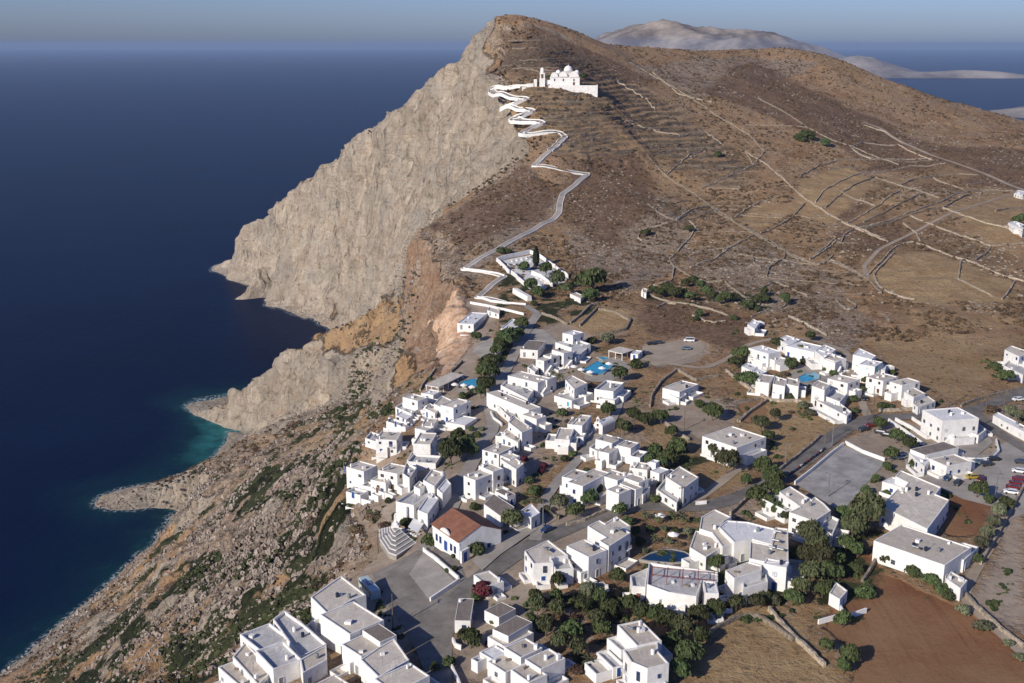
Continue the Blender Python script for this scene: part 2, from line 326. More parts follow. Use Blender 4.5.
class NB:
    """terse node building"""
    def __init__(s, N, L): s.N = N; s.L = L
    def link(s, a, b):
        if isinstance(a, (int, float)): b.default_value = a
        elif isinstance(a, tuple): b.default_value = a if len(a) == len(b.default_value) else (*a, 1)
        else: s.L.new(a, b)
    def noise(s, vec, scale, detail=4, rough=0.55, dist=0.0):
        n = s.N.new('ShaderNodeTexNoise'); s.link(vec, n.inputs['Vector']); n.inputs['Scale'].default_value = scale; n.inputs['Detail'].default_value = detail; n.inputs['Roughness'].default_value = rough; n.inputs['Distortion'].default_value = dist
        return n.outputs[0]
    def vor(s, vec, scale, feature='F1', out=0, rnd=1.0):
        n = s.N.new('ShaderNodeTexVoronoi'); n.feature = feature; s.link(vec, n.inputs['Vector']); n.inputs['Scale'].default_value = scale; n.inputs['Randomness'].default_value = rnd
        return n.outputs[out]
    def mr(s, v, a, b, c=0.0, d=1.0):
        n = s.N.new('ShaderNodeMapRange'); s.link(v, n.inputs[0]); n.inputs[1].default_value = a; n.inputs[2].default_value = b; n.inputs[3].default_value = c; n.inputs[4].default_value = d
        return n.outputs[0]
    def math(s, op, a, b=0.0):
        n = s.N.new('ShaderNodeMath'); n.operation = op; s.link(a, n.inputs[0]); s.link(b, n.inputs[1]); return n.outputs[0]
    def mix(s, f, a, b, mode='MIX'):
        n = s.N.new('ShaderNodeMix'); n.data_type = 'RGBA'; n.blend_type = mode; n.clamp_factor = True
        s.link(f, n.inputs[0]); s.link(a, n.inputs[6]); s.link(b, n.inputs[7]); return n.outputs[2]
    def map(s, vec, scale=(1, 1, 1), rot=(0, 0, 0)):
        n = s.N.new('ShaderNodeMapping'); s.link(vec, n.inputs[0]); n.inputs['Scale'].default_value = scale; n.inputs['Rotation'].default_value = rot; return n.outputs[0]

def terrain_material():
    m, nt, N, L, b = new_mat('hillside'); B = NB(N, L)
    tc = N.new('ShaderNodeTexCoord').outputs['Object']
    def attr(n):
        a = N.new('ShaderNodeAttribute'); a.attribute_name = n; sp = N.new('ShaderNodeSeparateColor'); L.new(a.outputs['Color'], sp.inputs[0]); return sp.outputs
    A = attr('cover_a'); C = attr('cover_b'); D = attr('cover_c')
    cliff, orange, green = A[0], A[1], A[2]; soil, dry, dirt = C[0], C[1], C[2]
    riser, stones, dark = D[0], D[1], D[2]
    wob = B.math('MULTIPLY', B.math('SUBTRACT', B.noise(tc, .22, 5, .75), .5), 1.1)
    def crisp(v, k=1.0): return B.mr(B.math('ADD', v, B.math('MULTIPLY', wob, k)), .38, .58)
    cliff = crisp(cliff); orange = B.mr(B.math('ADD', orange, wob), .2, .8); green = crisp(green, 1.3); soil = crisp(soil, .5); dry = B.mr(B.math('ADD', dry, wob), .15, .85); dirt = B.mr(B.math('ADD', dirt, wob), .2, .8); stones = crisp(stones, 1.2); dark = B.mr(B.math('ADD', dark, wob), .1, .9)
    big = B.noise(tc, 0.012, 4, 0.6); mid = B.noise(tc, 0.07, 5, 0.65); fin = B.noise(tc, 0.45, 6, 0.75); tiny = B.noise(tc, 1.5, 4, 0.7)
    # phrygana hillside: red-brown earth, grey stones, dark bushes
    earth = B.mix(B.mr(mid, .35, .65), (0.225, 0.122, 0.060), (0.43, 0.275, 0.140))
    earth = B.mix(B.mr(big, .4, .62), earth, (0.30, 0.19, 0.095))
    bush = B.mr(B.noise(tc, 0.28, 5, 0.75), .50, .58); bush2 = B.mr(B.vor(tc, 0.42), .25, .50, 1, 0)
    rockm = B.mr(B.noise(B.map(tc, (1, 1, 2.2)), 0.62, 5, 0.8), .53, .60)
    hill = B.mix(B.math('MULTIPLY', bush, B.mr(bush2, 0, 1, .35, 1)), earth, (0.060, 0.042, 0.027))
    hill = B.mix(B.mr(B.noise(tc, .13, 6, .8), .54, .62, 0, .45), hill, (0.070, 0.046, 0.029))
    hill = B.mix(B.math('MULTIPLY', rockm, B.mr(B.noise(tc, 0.03, 3), .38, .62, .25, 1.0)), hill, (0.40, 0.35, 0.30))
    # stony ground
    stn = B.mix(B.mr(B.noise(tc, 0.8, 5, 0.85), .48, .56), (0.165, 0.115, 0.075), (0.42, 0.355, 0.285))
    stn = B.mix(B.math('MULTIPLY', B.mr(B.noise(tc, .16, 4, .7), .52, .62), .8), stn, (0.055, 0.040, 0.026))
    hill = B.mix(B.math('MULTIPLY', stones, B.mr(mid, .3, .6, .4, 1)), hill, stn)
    # dark thorny scrub
    scr = B.mix(B.mr(fin, .45, .6), (0.105, 0.064, 0.040), (0.235, 0.152, 0.096))
    hill = B.mix(B.math('MULTIPLY', dark, B.mr(mid, .3, .6, .5, 1)), hill, scr)
    riserv = riser
    hill = B.mix(0.0, hill, B.mix(B.mr(fin, .4, .6), (0.035, 0.030, 0.020), (0.11, 0.09, 0.07)))
    # dry grass fields, red ploughed soil, bare dirt
    dg = B.mix(B.mr(mid, .35, .65), (0.32, 0.205, 0.100), (0.44, 0.31, 0.165)); dg = B.mix(B.mr(fin, .52, .62, 0, .6), dg, (0.095, 0.070, 0.038)); dg = B.mix(B.mr(tiny, .56, .66, 0, .5), dg, (0.34, 0.28, 0.2))
    hill = B.mix(dry, hill, dg)
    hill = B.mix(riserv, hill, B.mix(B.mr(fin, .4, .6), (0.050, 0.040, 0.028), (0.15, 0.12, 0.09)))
    sl = B.mix(B.mr(B.noise(tc, 0.05, 5, .6), .35, .65), (0.165, 0.068, 0.032), (0.235, 0.120, 0.060)); sl = B.mix(B.mr(tiny, .5, .7, 0, .35), sl, (0.30, 0.19, 0.11)); sl = B.mix(B.mr(B.noise(B.map(tc, (1, .06, 1), (0, 0, .6)), .9, 4, .7), .5, .62, 0, .45), sl, (0.115, 0.052, 0.028)); sl = B.mix(B.mr(big, .48, .6, 0, .6), sl, (0.26, 0.165, 0.09)); sl = B.mix(B.mr(fin, .56, .64, 0, .3), sl, (0.09, 0.05, 0.028))
    hill = B.mix(soil, hill, sl)
    dt = B.mix(B.mr(mid, .35, .65), (0.25, 0.195, 0.145), (0.345, 0.28, 0.215)); dt = B.mix(B.mr(fin, .5, .64, 0, .45), dt, (0.14, 0.105, 0.075))
    hill = B.mix(dirt, hill, dt)
    # rock faces
    vm = B.map(tc, (1, 1, .33), (0.25, 0.35, 0)); vm2 = B.map(tc, (.4, .4, 1.6), (0.35, -.25, 0))
    streak = B.mix(.5, B.noise(vm, 0.07, 7, 0.68, .8), B.noise(B.map(tc, (1, 1, 1.3), (.5, .3, 0)), 0.05, 8, 0.7, .6)); strata = B.noise(vm2, 0.10, 6, 0.7, .6); crack = B.vor(B.map(tc, (1, 1, .55), (.3, .3, 0)), 0.09, 'DISTANCE_TO_EDGE')
    rock = B.mix(B.mr(streak, .40, .58), (0.40, 0.325, 0.245), (0.70, 0.585, 0.445))
    rock = B.mix(B.mr(strata, .50, .66, 0, .65), rock, (0.47, 0.325, 0.215))
    rock = B.mix(B.mr(B.noise(tc, .02, 4, .6), .5, .64, 0, .5), rock, (0.42, 0.385, 0.33))
    rock = B.mix(B.mr(fin, .56, .66, 0, .4), rock, (0.22, 0.18, 0.14))
    rock = B.mix(B.mr(B.noise(tc, .22, 6, .75), .57, .66, 0, .6), rock, (0.105, 0.085, 0.06))
    rock = B.mix(B.mr(tiny, .58, .7, 0, .5), rock, (0.5, 0.45, 0.38))
    slab = B.vor(B.map(tc, (1, 1, .45), (.35, .5, .2)), .035, 'F1', 1); sp3 = N.new('ShaderNodeSeparateColor'); L.new(slab, sp3.inputs[0]); rock = B.mix(B.math('MULTIPLY', sp3.outputs[0], .5), rock, (0.33, 0.285, 0.23))
    rock = B.mix(B.mr(B.noise(B.map(tc, (1, 1, .12), (.15, .2, 0)), .16, 6, .75, .5), .57, .63, 0, .75), rock, (0.17, 0.135, 0.105))
    rock = B.mix(B.mr(B.noise(B.map(tc, (.3, .3, 1.5), (.6, -.3, .2)), .22, 6, .8), .56, .63, 0, .5), rock, (0.155, 0.125, 0.095))
    org = B.mix(B.mr(streak, .38, .6), (0.48, 0.31, 0.195), (0.56, 0.40, 0.275)); org = B.mix(B.mr(strata, .46, .58, 0, .55), org, (0.40, 0.22, 0.125)); org = B.mix(B.mr(B.noise(B.map(tc, (1, 1, .3), (.2, .2, 0)), .25, 6, .8), .53, .62, 0, .6), org, (0.24, 0.15, 0.095)); org = B.mix(B.mr(B.noise(B.map(tc, (1, 1, .3), (.2, .3, .5)), .13, 6, .75), .55, .63, 0, .7), org, (0.60, 0.52, 0.42)); org = B.mix(B.mr(fin, .50, .60, 0, .6), org, (0.22, 0.135, .085)); org = B.mix(B.mr(B.noise(B.map(tc, (1, 1, .4)), .8, 6, .8), .52, .6, 0, .5), org, (0.30, 0.20, .13))
    rock = B.mix(orange, rock, org)
    out = B.mix(cliff, hill, rock)
    gr = B.mix(B.mr(fin, .4, .62), (0.022, 0.027, 0.012), (0.055, 0.060, 0.026)); gr = B.mix(B.mr(tiny, .55, .7, 0, .5), gr, (0.09, 0.095, 0.045))
    out = B.mix(green, out, gr)
    L.new(out, b.inputs['Base Color']); b.inputs['Roughness'].default_value = 0.95; b.inputs['Specular IOR Level'].default_value = 0.1
    hsum = B.math('ADD', B.math('MULTIPLY', fin, 1.6), B.math('ADD', B.math('MULTIPLY', streak, B.math('MULTIPLY', cliff, 4.0)), B.math('MULTIPLY', B.noise(vm, .3, 6, .8), B.math('MULTIPLY', cliff, 5.0))))
    hsum = B.math('ADD', hsum, B.math('MULTIPLY', B.noise(vm2, .12, 7, .75), B.math('MULTIPLY', cliff, 3.0)))
    hsum = B.math('ADD', hsum, B.math('MULTIPLY', B.mr(crack, 0, .12, 0, 1), B.math('MULTIPLY', cliff, 1.2)))
    flat = B.math('ADD', dirt, soil); flat = B.math('SUBTRACT', 1.0, B.math('MULTIPLY', flat, .85))
    bp = N.new('ShaderNodeBump'); bp.inputs['Strength'].default_value = 1.0; bp.inputs['Distance'].default_value = 1.0
    L.new(B.math('MULTIPLY', hsum, flat), bp.inputs['Height']); L.new(bp.outputs[0], b.inputs['Normal'])
    return m

def sea_material():
    m, nt, N, L, b = new_mat('sea'); B = NB(N, L)
    tc = N.new('ShaderNodeTexCoord').outputs['Object']
    a = N.new('ShaderNodeAttribute'); a.attribute_name = 'shallow'; sp = N.new('ShaderNodeSeparateColor'); L.new(a.outputs['Color'], sp.inputs[0])
    col = B.mix(B.mr(B.noise(tc, .004, 3), .35, .65), (0.0012, 0.0058, 0.025), (0.0020, 0.0090, 0.035))
    nz = B.noise(tc, .035, 5, .6)
    sh = B.math('MULTIPLY', sp.outputs[0], B.mr(nz, .3, .6, .55, 1.15))
    col = B.mix(B.mr(sh, .05, .55), col, (0.005, 0.035, 0.045)); col = B.mix(B.mr(sh, .45, 1.0), col, (0.022, 0.13, 0.135))
    dk = B.math('MULTIPLY', B.mr(B.noise(tc, .06, 4, .7), .55, .62), B.mr(sh, .15, .4)); col = B.mix(B.math('MULTIPLY', dk, .5), col, (0.012, 0.045, 0.05))
    col = B.mix(B.math('MULTIPLY', sp.outputs[1], B.mr(B.noise(tc, .35, 5, .8), .50, .60)), col, (0.55, 0.6, 0.62))
    L.new(col, b.inputs['Base Color']); b.inputs['Roughness'].default_value = 0.32; b.inputs['IOR'].default_value = 1.33; b.inputs['Specular IOR Level'].default_value = 0.08
    col_w = B.mr(B.noise(B.map(tc, (.25, 1, 1), (0, 0, .4)), .006, 5, .65), .42, .62, .0, 1.0)
    b.inputs['IOR'].default_value = 1.12
    h = B.math('ADD', B.math('MULTIPLY', B.noise(B.map(tc, (1, .6, 1), (0, 0, .5)), .09, 6, .7), 1.5), B.math('MULTIPLY', B.noise(tc, .5, 3), .18))
    bp = N.new('ShaderNodeBump'); bp.inputs['Distance'].default_value = 1.0; bp.inputs['Strength'].default_value = .35; L.new(h, bp.inputs['Height']); L.new(bp.outputs[0], b.inputs['Normal'])
    return m

# ------------------------------------------------------------------ object plumbing
COL = S.collection
def mesh_obj(name, verts, faces, mats, parent=None, fmat=None, smooth=False):
    me = bpy.data.meshes.new(name); me.from_pydata([tuple(v) for v in verts], [], [tuple(f) for f in faces])
    for m in (mats if isinstance(mats, (list, tuple)) else [mats]): me.materials.append(m)
    if fmat: me.polygons.foreach_set('material_index', fmat)
    if smooth: me.polygons.foreach_set('use_smooth', [True] * len(me.polygons))
    me.update(); o = bpy.data.objects.new(name, me); COL.objects.link(o)
    if parent: o.parent = parent
    return o
def fast_mesh(name, co, quads, mat, smooth=True):
    me = bpy.data.meshes.new(name); nf = len(quads); k = quads.shape[1]
    me.vertices.add(len(co)); me.vertices.foreach_set('co', co.astype(np.float32).ravel())
    me.loops.add(nf * k); me.loops.foreach_set('vertex_index', quads.astype(np.int32).ravel())
    me.polygons.add(nf); me.polygons.foreach_set('loop_start', np.arange(0, nf * k, k, dtype=np.int32)); me.polygons.foreach_set('loop_total', np.full(nf, k, np.int32))
    me.polygons.foreach_set('use_smooth', np.full(nf, smooth)); me.materials.append(mat); me.update(calc_edges=True)
    o = bpy.data.objects.new(name, me); COL.objects.link(o); return o
def col_attr(o, name, r, g, b_):
    a = o.data.attributes.new(name, 'FLOAT_COLOR', 'POINT'); d = np.ones((len(r), 4), np.float32); d[:, 0] = r; d[:, 1] = g; d[:, 2] = b_
    a.data.foreach_set('color', d.ravel())
def tag(o, label=None, cat=None, group=None, kind=None):
    if label: o['label'] = label
    if cat: o['category'] = cat
    if group: o['group'] = group
    if kind: o['kind'] = kind
    return o
def empty(name, loc, rz=0, label=None, cat=None, group=None):
    o = bpy.data.objects.new(name, None); o.location = loc; o.rotation_euler = (0, 0, rz); o.empty_display_size = .5; COL.objects.link(o)
    return tag(o, label, cat, group)
def gridquads(nr, nc):
    i = np.arange(nr - 1)[:, None] * nc + np.arange(nc - 1)[None, :]
    return np.stack([i, i + 1, i + nc + 1, i + nc], -1).reshape(-1, 4)

# ------------------------------------------------------------------ terrain mesh (finer where it is nearer)
def cover_masks(x, y, z, st):
    """ground cover on the height grid, each patch with a wandering soft edge"""
    jx = (fbm2(x / 22, y / 22, 4, 101) - .5) * 16; jy = (fbm2(x / 22, y / 22, 4, 202) - .5) * 16
    jf = (fbm2(x / 6, y / 6, 3, 303) - .5)
    def pol(pts, j=1.0): return pip(photo_poly(pts, HM), x + jx * j, y + jy * j).astype(np.float32)
    steep_ = np.clip((st - 0.5 + jf * .5) / 0.3, 0, 1)
    cl = pol([(500, 10), (478, 48), (488, 85), (503, 112), (522, 140), (524, 155), (495, 178), (465, 195), (436, 212), (415, 234), (430, 250), (440, 262), (455, 285), (470, 305), (472, 345), (440, 376), (400, 392), (345, 405), (300, 412), (262, 430), (200, 420), (150, 400), (100, 300), (400, 60), (470, 15)], .8)
    # behind the skyline the same rock goes on: whatever is steep
    cliff = np.maximum(cl * np.clip(.55 + steep_, 0, 1), np.where((y > 1060) & (x < -20), 1, 0))
    spur = pol([(200, 360), (320, 300), (400, 270), (410, 350), (405, 395), (345, 405), (262, 432), (170, 425), (150, 400)], .5)
    west = (spur < .5) & (x < -20) & (y < 1000) & (z < 193) & (pip(photo_poly([(440, 380), (400, 392), (345, 405), (262, 430), (150, 520), (0, 683), (100, 760), (205, 700), (262, 622), (300, 598), (345, 585), (378, 545), (345, 500), (350, 462), (385, 420)], HM), x, y) | (z < 188) & (x < -100))
    nn = fbm2(x / 26, y / 26, 4, 55); n2 = fbm2(x / 9, y / 9, 4, 66)
    cliff = np.where(west & (cl < .5), np.clip((steep_ * .4 + (nn - .50) * 5 + (n2 - .5) * 2.2), 0, 1), cliff)
    headland = pol([(90, 490), (150, 465), (205, 465), (205, 495), (190, 520), (90, 510)], .3); cliff = np.maximum(cliff, headland)
    orange = pol([(408, 238), (420, 236), (440, 258), (458, 282), (474, 305), (474, 345), (458, 362), (430, 372), (405, 360), (402, 335), (395, 300), (397, 262)], .7)
    orange = np.maximum(orange, (1 - headland) * west * np.clip((fbm2(x / 34, y / 34, 3, 404) - .50) * 7, 0, .6))
    rocky = pol([(200, 470), (262, 425), (330, 415), (352, 440), (330, 500), (300, 545), (262, 580), (238, 620), (205, 640), (185, 590), (195, 540), (175, 520)], 1.4)
    green = west * np.clip((fbm2(x / 15 + y / 40, y / 30, 4, 88) - np.where(rocky > .5, .56, .50)) * 14, 0, 1) * np.clip((z - 25) / 15, 0, 1)
    gp = pol([(330, 500), (355, 508), (300, 590), (240, 640), (205, 640), (250, 570), (290, 530)], 1.2)
    green = np.clip(np.maximum(green, gp * np.clip((n2 - .38) * 8, 0, 1)), 0, 1)
    bro = pol([(300, 322), (330, 300), (392, 290), (402, 340), (395, 352), (330, 352), (290, 362), (255, 385)], .8)
    slope_dry = pol([(402, 350), (440, 380), (400, 395), (350, 440), (250, 440), (270, 420), (330, 405), (395, 398)], .8)
    orange_p = pol([(408, 236), (425, 250), (445, 268), (462, 295), (466, 345), (456, 366), (440, 380), (424, 374), (412, 348), (400, 322), (395, 288), (402, 256)], .35)
    orange = np.maximum(orange, orange_p); cliff = np.maximum(cliff, orange_p)
    pale_p = pol([(176, 405), (250, 374), (300, 350), (335, 356), (385, 352), (398, 362), (388, 398), (345, 406), (262, 434), (228, 412)], .5)
    grassy = np.clip(np.maximum(bro * .85, slope_dry * .75) * (1.3 - steep_ * .45) + (n2 - .5) * .7 * np.maximum(bro, slope_dry), 0, 1)
    grassy = grassy * (1 - orange_p) * (1 - pale_p * .8); cliff = np.maximum(cliff * (1 - grassy), pale_p); dry = grassy * .45
    def add(pts, j=.25): return pol(pts, j)
    # town ground and bare places
    tn = pip(town, x + jx * .3, y + jy * .3).astype(np.float32)
    tn2 = pol([(440, 372), (470, 300), (500, 292), (620, 330), (640, 400), (760, 470), (900, 430), (1030, 470), (1030, 520), (900, 500), (700, 560), (500, 683), (205, 720), (300, 597), (380, 545), (345, 495), (385, 420)], .6)
    dirt = tn2 * np.clip((fbm2(x / 14, y / 14, 4, 606) - .42) * 5, 0, .7)
    for p in DIRT: dirt = np.maximum(dirt, add(p))
    soil = 0 * x
    for p in SOIL: soil = np.maximum(soil, add(p))
    for p, v in DRY: dry = np.maximum(dry, add(p) * v)
    dirt = dirt * (1 - soil) * (1 - (dry > .55))
    stones = np.maximum(tn * .2, west * np.where(rocky > .5, .95, .25)); 
    for p in STONY: stones = np.maximum(stones, add(p, 1.2))
    dark = 0 * x
    for p in SCRUB: dark = np.maximum(dark, add(p, 1.2))
    gard = 0 * x
    for p in GARDEN: gard = np.maximum(gard, add(p, .5))
    green = np.maximum(green, gard * np.clip((fbm2(x / 5, y / 5, 3, 707) - .40) * 6, 0, .85))
    dirt = dirt * (1 - gard * .8)
    shoreb = np.clip((9 - z) / 6, 0, 1) * (y < 1700); cliff = np.maximum(cliff, shoreb); green = green * (1 - shoreb)
    dark = np.maximum(dark, np.clip((3.5 - z + jf * 4) / 2, 0, 1))
    return cliff, orange, green, soil, dry, dirt, stones, dark
DIRT = [[(640, 345), (690, 338), (712, 345), (700, 362), (660, 368), (640, 362)], [(430, 320), (475, 305), (560, 312), (600, 345), (560, 420), (520, 500), (440, 560), (380, 545), (410, 450), (440, 380)],
        [(955, 430), (1024, 400), (1024, 500), (960, 500), (935, 480)], [(845, 440), (900, 420), (1000, 450), (960, 500), (900, 520), (830, 520), (800, 480)], [(990, 505), (1024, 490), (1024, 640), (970, 600), (1000, 540)],
        [(660, 395), (720, 400), (740, 430), (700, 460), (660, 440)], [(380, 545), (470, 520), (600, 500), (640, 505), (560, 560), (500, 683), (400, 683), (330, 620)]]
SOIL = [[(845, 590), (880, 570), (900, 578), (950, 600), (970, 612), (1030, 660), (1040, 720), (840, 720), (860, 655), (820, 630)], [(940, 495), (962, 490), (1000, 505), (975, 535), (945, 538)], [(820, 560), (860, 545), (880, 565), (840, 590)],
        [(735, 405), (765, 398), (770, 420), (745, 425)]]
DRY = [([(690, 640), (730, 612), (780, 610), (845, 683), (860, 720), (690, 720)], .95), ([(730, 410), (800, 395), (850, 420), (790, 460), (760, 455), (745, 480), (700, 500), (715, 470), (740, 440)], .9),
       ([(560, 318), (590, 305), (630, 310), (632, 325), (600, 335), (575, 330)], .85), ([(800, 250), (860, 230), (880, 260), (870, 320), (800, 300)], .25), ([(880, 245), (1024, 230), (1024, 340), (960, 400), (880, 300)], .4),
       ([(800, 180), (850, 165), (880, 185), (830, 225), (790, 215)], .7), ([(870, 170), (940, 175), (960, 200), (900, 225), (860, 200)], .45), ([(660, 130), (760, 175), (800, 200), (780, 250), (720, 240), (650, 170)], .25), ([(1024, 190), (940, 185), (880, 220), (1024, 300)], .35), ([(500, 95), (600, 90), (680, 110), (700, 150), (560, 160), (530, 130)], .4),
       ([(655, 420), (700, 440), (690, 470), (640, 450)], .6), ([(470, 295), (520, 300), (500, 320)], .5)]
STONY = [[(680, 250), (760, 240), (820, 270), (880, 330), (850, 360), (800, 330), (760, 315), (700, 290)], [(420, 230), (520, 155), (560, 200), (520, 240), (470, 280), (455, 285)], [(650, 195), (690, 210), (690, 255), (640, 240)], [(620, 60), (740, 55), (820, 60), (700, 100)],
         [(700, 400), (760, 395), (740, 430), (700, 430)], [(500, 20), (560, 35), (600, 60), (500, 80), (482, 50)], [(560, 230), (640, 215), (680, 260), (620, 300), (590, 270)]]
SCRUB = [[(430, 225), (520, 165), (560, 190), (530, 225), (470, 250)], [(560, 160), (640, 150), (660, 210), (600, 250), (560, 220)], [(640, 290), (700, 300), (760, 320), (750, 350), (690, 335), (640, 335)], [(820, 245), (880, 205), (1024, 260), (940, 280), (870, 260)],
         [(500, 30), (600, 55), (660, 80), (560, 75), (490, 75)], [(345, 500), (395, 495), (380, 530), (350, 540)], [(750, 60), (900, 130), (1024, 190), (900, 170), (800, 130), (700, 90)]]
GARDEN = [[(620, 555), (700, 545), (800, 540), (850, 590), (800, 620), (720, 610), (690, 640), (660, 683), (580, 683), (560, 640), (540, 600), (600, 580)], [(790, 520), (870, 500), (900, 560), (860, 600), (800, 600)], [(640, 440), (720, 450), (740, 490), (690, 490), (650, 470)],
          [(430, 560), (480, 600), (450, 683), (400, 683)], [(500, 270), (600, 270), (600, 310), (540, 330), (440, 420), (470, 380), (490, 330)], [(640, 295), (740, 290), (790, 310), (680, 310)]]

DRY += [(cp('L', '0,160 130,90 240,85 270,100 110,255 60,240 0,200'), .75), (cp('L', '350,500 430,475 600,465 980,605 930,700 520,700 350,600'), .8), (cp('L', '660,270 860,205 1020,195 1020,420 870,435'), .7), (cp('M', '610,10 790,15 600,130 490,85'), .65), (cp('L', '380,110 660,65 800,105 560,190'), .45), (cp('L', '230,340 460,185 560,200 300,330'), .55), (cp('M', '620,140 790,30 900,80 720,210'), .5), (cp('V', '250,60 700,60 900,250 700,420 520,350 330,250'), .6)]
SCRUB += [cp('L', '115,265 200,190 335,130 450,170 215,335'), cp('L', '250,95 330,48 600,45 640,62 350,100'), cp('L', '320,355 500,308 860,445 790,512 520,420 420,445'), cp('L', '480,160 620,120 760,180 640,215'), cp('L', '520,-20 700,60 960,180 1100,180 1100,0')]
def build_terrain():
    ys = [95.0]
    while ys[-1] < 1780: ys.append(ys[-1] * 1.0 + max(.62, ys[-1] * .00205))
    ys = np.array(ys); nc = 1060; s = np.linspace(-0.66, 0.78, nc)
    X = s[None, :] * (ys[:, None] * .86 + 125); Y = np.repeat(ys[:, None], nc, 1)
    x = X.ravel(); y = Y.ravel(); z = hgts(x, y); st = bil(SLOPE_MAP.astype(np.float32), x, y, STEP)
    gst = SLOPE_MAP.astype(np.float32)
    MG = cover_masks(gx, gy, HM, gst); M = []
    for i, g in enumerate(MG): M.append(bil(blur(g.astype(np.float32), 1.3), x, y, STEP))
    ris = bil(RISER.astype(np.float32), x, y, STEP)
    # overhangs, ribs and gullies: rock faces pushed about in all three directions
    k = np.clip(st, 0, 1) * np.clip((z + 1) / 8, 0, 1) * (1 - .8 * bil(inT, x, y, STEP)) * np.clip((y - 250) / 500, .35, 1)
    dx = (fbm3(x / 26, y / 26, z / 60, 4, 5, .6) - .5) * 26 + (np.abs(fbm3(x / 9, y / 9, z / 17, 3, 15, .6) - .5)) * -13
    dy = (fbm3(x / 24 + 50, y / 24, z / 55, 4, 25, .6) - .5) * 22
    sx = z * .85 + x * .42 - y * .12; led = fbm3(x / 60, y / 60, sx / 9, 4, 65, .6) - .5; fac = fbm3(x / 38 + z / 90, y / 38, z / 34, 3, 75, .45) - .5; fac = np.sign(fac) * np.abs(fac) ** .7
    far_ = np.clip((y - 640) / 200, 0, 1); dx = dx * (1 - .15 * far_) - (led * 11 + fac * 7) * far_; dy = dy - (led * 4 + fac * 3) * far_
    us = (-x * .38 + y * .93) + (z - 150) * .25; gul = 1 - np.abs(2 * fbm3(us / 75, z / 260, x * 0, 3, 91, .5) - 1) * 1.6; gul = np.clip(gul, -1, 1); gl2 = (vnoise3(us / 24, z / 120, x * 0, 95) - .5)
    dx = dx + (gul * 15 + gl2 * 9) * far_; dy = dy + (gul * 6 + gl2 * 3.5) * far_
    dz = (fbm3(x / 12, y / 12, z / 6 + .1 * x, 3, 35) - .5) * 8
    co = np.stack([x + dx * k, y + dy * k, z + dz * k], 1)
    o = fast_mesh('hills', co, gridquads(len(ys), nc), terrain_material()); tag(o, kind='structure')
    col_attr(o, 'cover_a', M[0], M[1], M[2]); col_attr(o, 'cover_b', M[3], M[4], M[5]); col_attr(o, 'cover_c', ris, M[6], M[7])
    return o
TERRAIN = build_terrain()

# ------------------------------------------------------------------ sea
def build_sea():
    def axis(lo, hi, a, b, n):
        mid = np.linspace(a, b, n); 
        l = [a]; st = (b - a) / n
        while l[-1] > lo: st *= 1.25; l.append(l[-1] - st)
        r = [b]; st = (b - a) / n
        while r[-1] < hi: st *= 1.25; r.append(r[-1] + st)
        return np.array(l[1:][::-1] + list(mid) + r[1:])
    xs = axis(-60000, 60000, -620, -130, 260); ys = axis(-3000, 60000, 500, 1650, 420)
    X, Y = np.meshgrid(xs, ys); x = X.ravel(); y = Y.ravel()
    o = fast_mesh('sea', np.stack([x, y, 0 * x], 1), gridquads(len(ys), len(xs)), sea_material()); tag(o, kind='structure')
    dep = -bil(HM, x, y, STEP); inr = (x > X0) & (x < X1) & (y > Y0) & (y < Y1)
    sh = np.where(inr, np.exp(-np.clip(dep, 0, 99) / 6.0), 0) * np.clip((1150 - y) / 100, 0.25, 1)
    cove = np.exp(-(((x + 235) / 50) ** 2 + ((y - 925) / 75) ** 2)); sh = np.clip(sh * .5 + cove * 1.1 * np.clip(sh * 2.5, 0, 1), 0, 1)
    foam = np.where(inr, np.clip(1 - np.abs(dep - .3) / 1.0, 0, 1), 0)
    col_attr(o, 'shallow', sh, foam, 0 * x)
build_sea()

# ------------------------------------------------------------------ far island
def build_island():
    m, nt, N, L, b = new_mat('island rock'); B = NB(N, L); tc = N.new('ShaderNodeTexCoord').outputs['Object']
    c = B.mix(B.mr(B.noise(tc, .0012, 7, .7), .4, .6), (0.12, 0.10, 0.088), (0.36, 0.31, 0.26)); L.new(c, b.inputs['Base Color']); b.inputs['Roughness'].default_value = 1
    xs = np.linspace(-500, 6500, 300); ys = np.linspace(9600, 20000, 160); X, Y = np.meshgrid(xs, ys); x = X.ravel(); y = Y.ravel()
    def bumpf(cx, cyy, sx, sy, h): return h * np.exp(-(((x - cx) / sx) ** 2 + ((y - cyy) / sy) ** 2))
    z = bumpf(1800, 14500, 1000, 1400, 500) + bumpf(2900, 13900, 700, 1300, 330) + bumpf(3500, 13200, 800, 900, 150) + bumpf(1000, 15500, 700, 1100, 230) + bumpf(3700, 11900, 480, 350, 190) + bumpf(4600, 11500, 600, 220, 75) + bumpf(5100, 11400, 450, 160, 40) + bumpf(2900, 12500, 900, 700, 60)
    z = z * (.7 + .6 * ridged2(x / 900, y / 900, 5, 5)) - 26
    o = fast_mesh('hills', np.stack([x, y, z], 1), gridquads(160, 300), m); tag(o, kind='structure')
    # low headland that shows at the right edge
    xs = np.linspace(2000, 4200, 140); ys = np.linspace(4600, 6300, 110); X, Y = np.meshgrid(xs, ys); x = X.ravel(); y = Y.ravel()
    z = bumpf(2900, 5400, 420, 400, 95) * (.7 + .6 * ridged2(x / 150, y / 150, 5, 8)) + bumpf(3500, 5400, 500, 400, 120) - 15
    o = fast_mesh('hills', np.stack([x, y, z], 1), gridquads(110, 140), m); tag(o, kind='structure')
build_island()

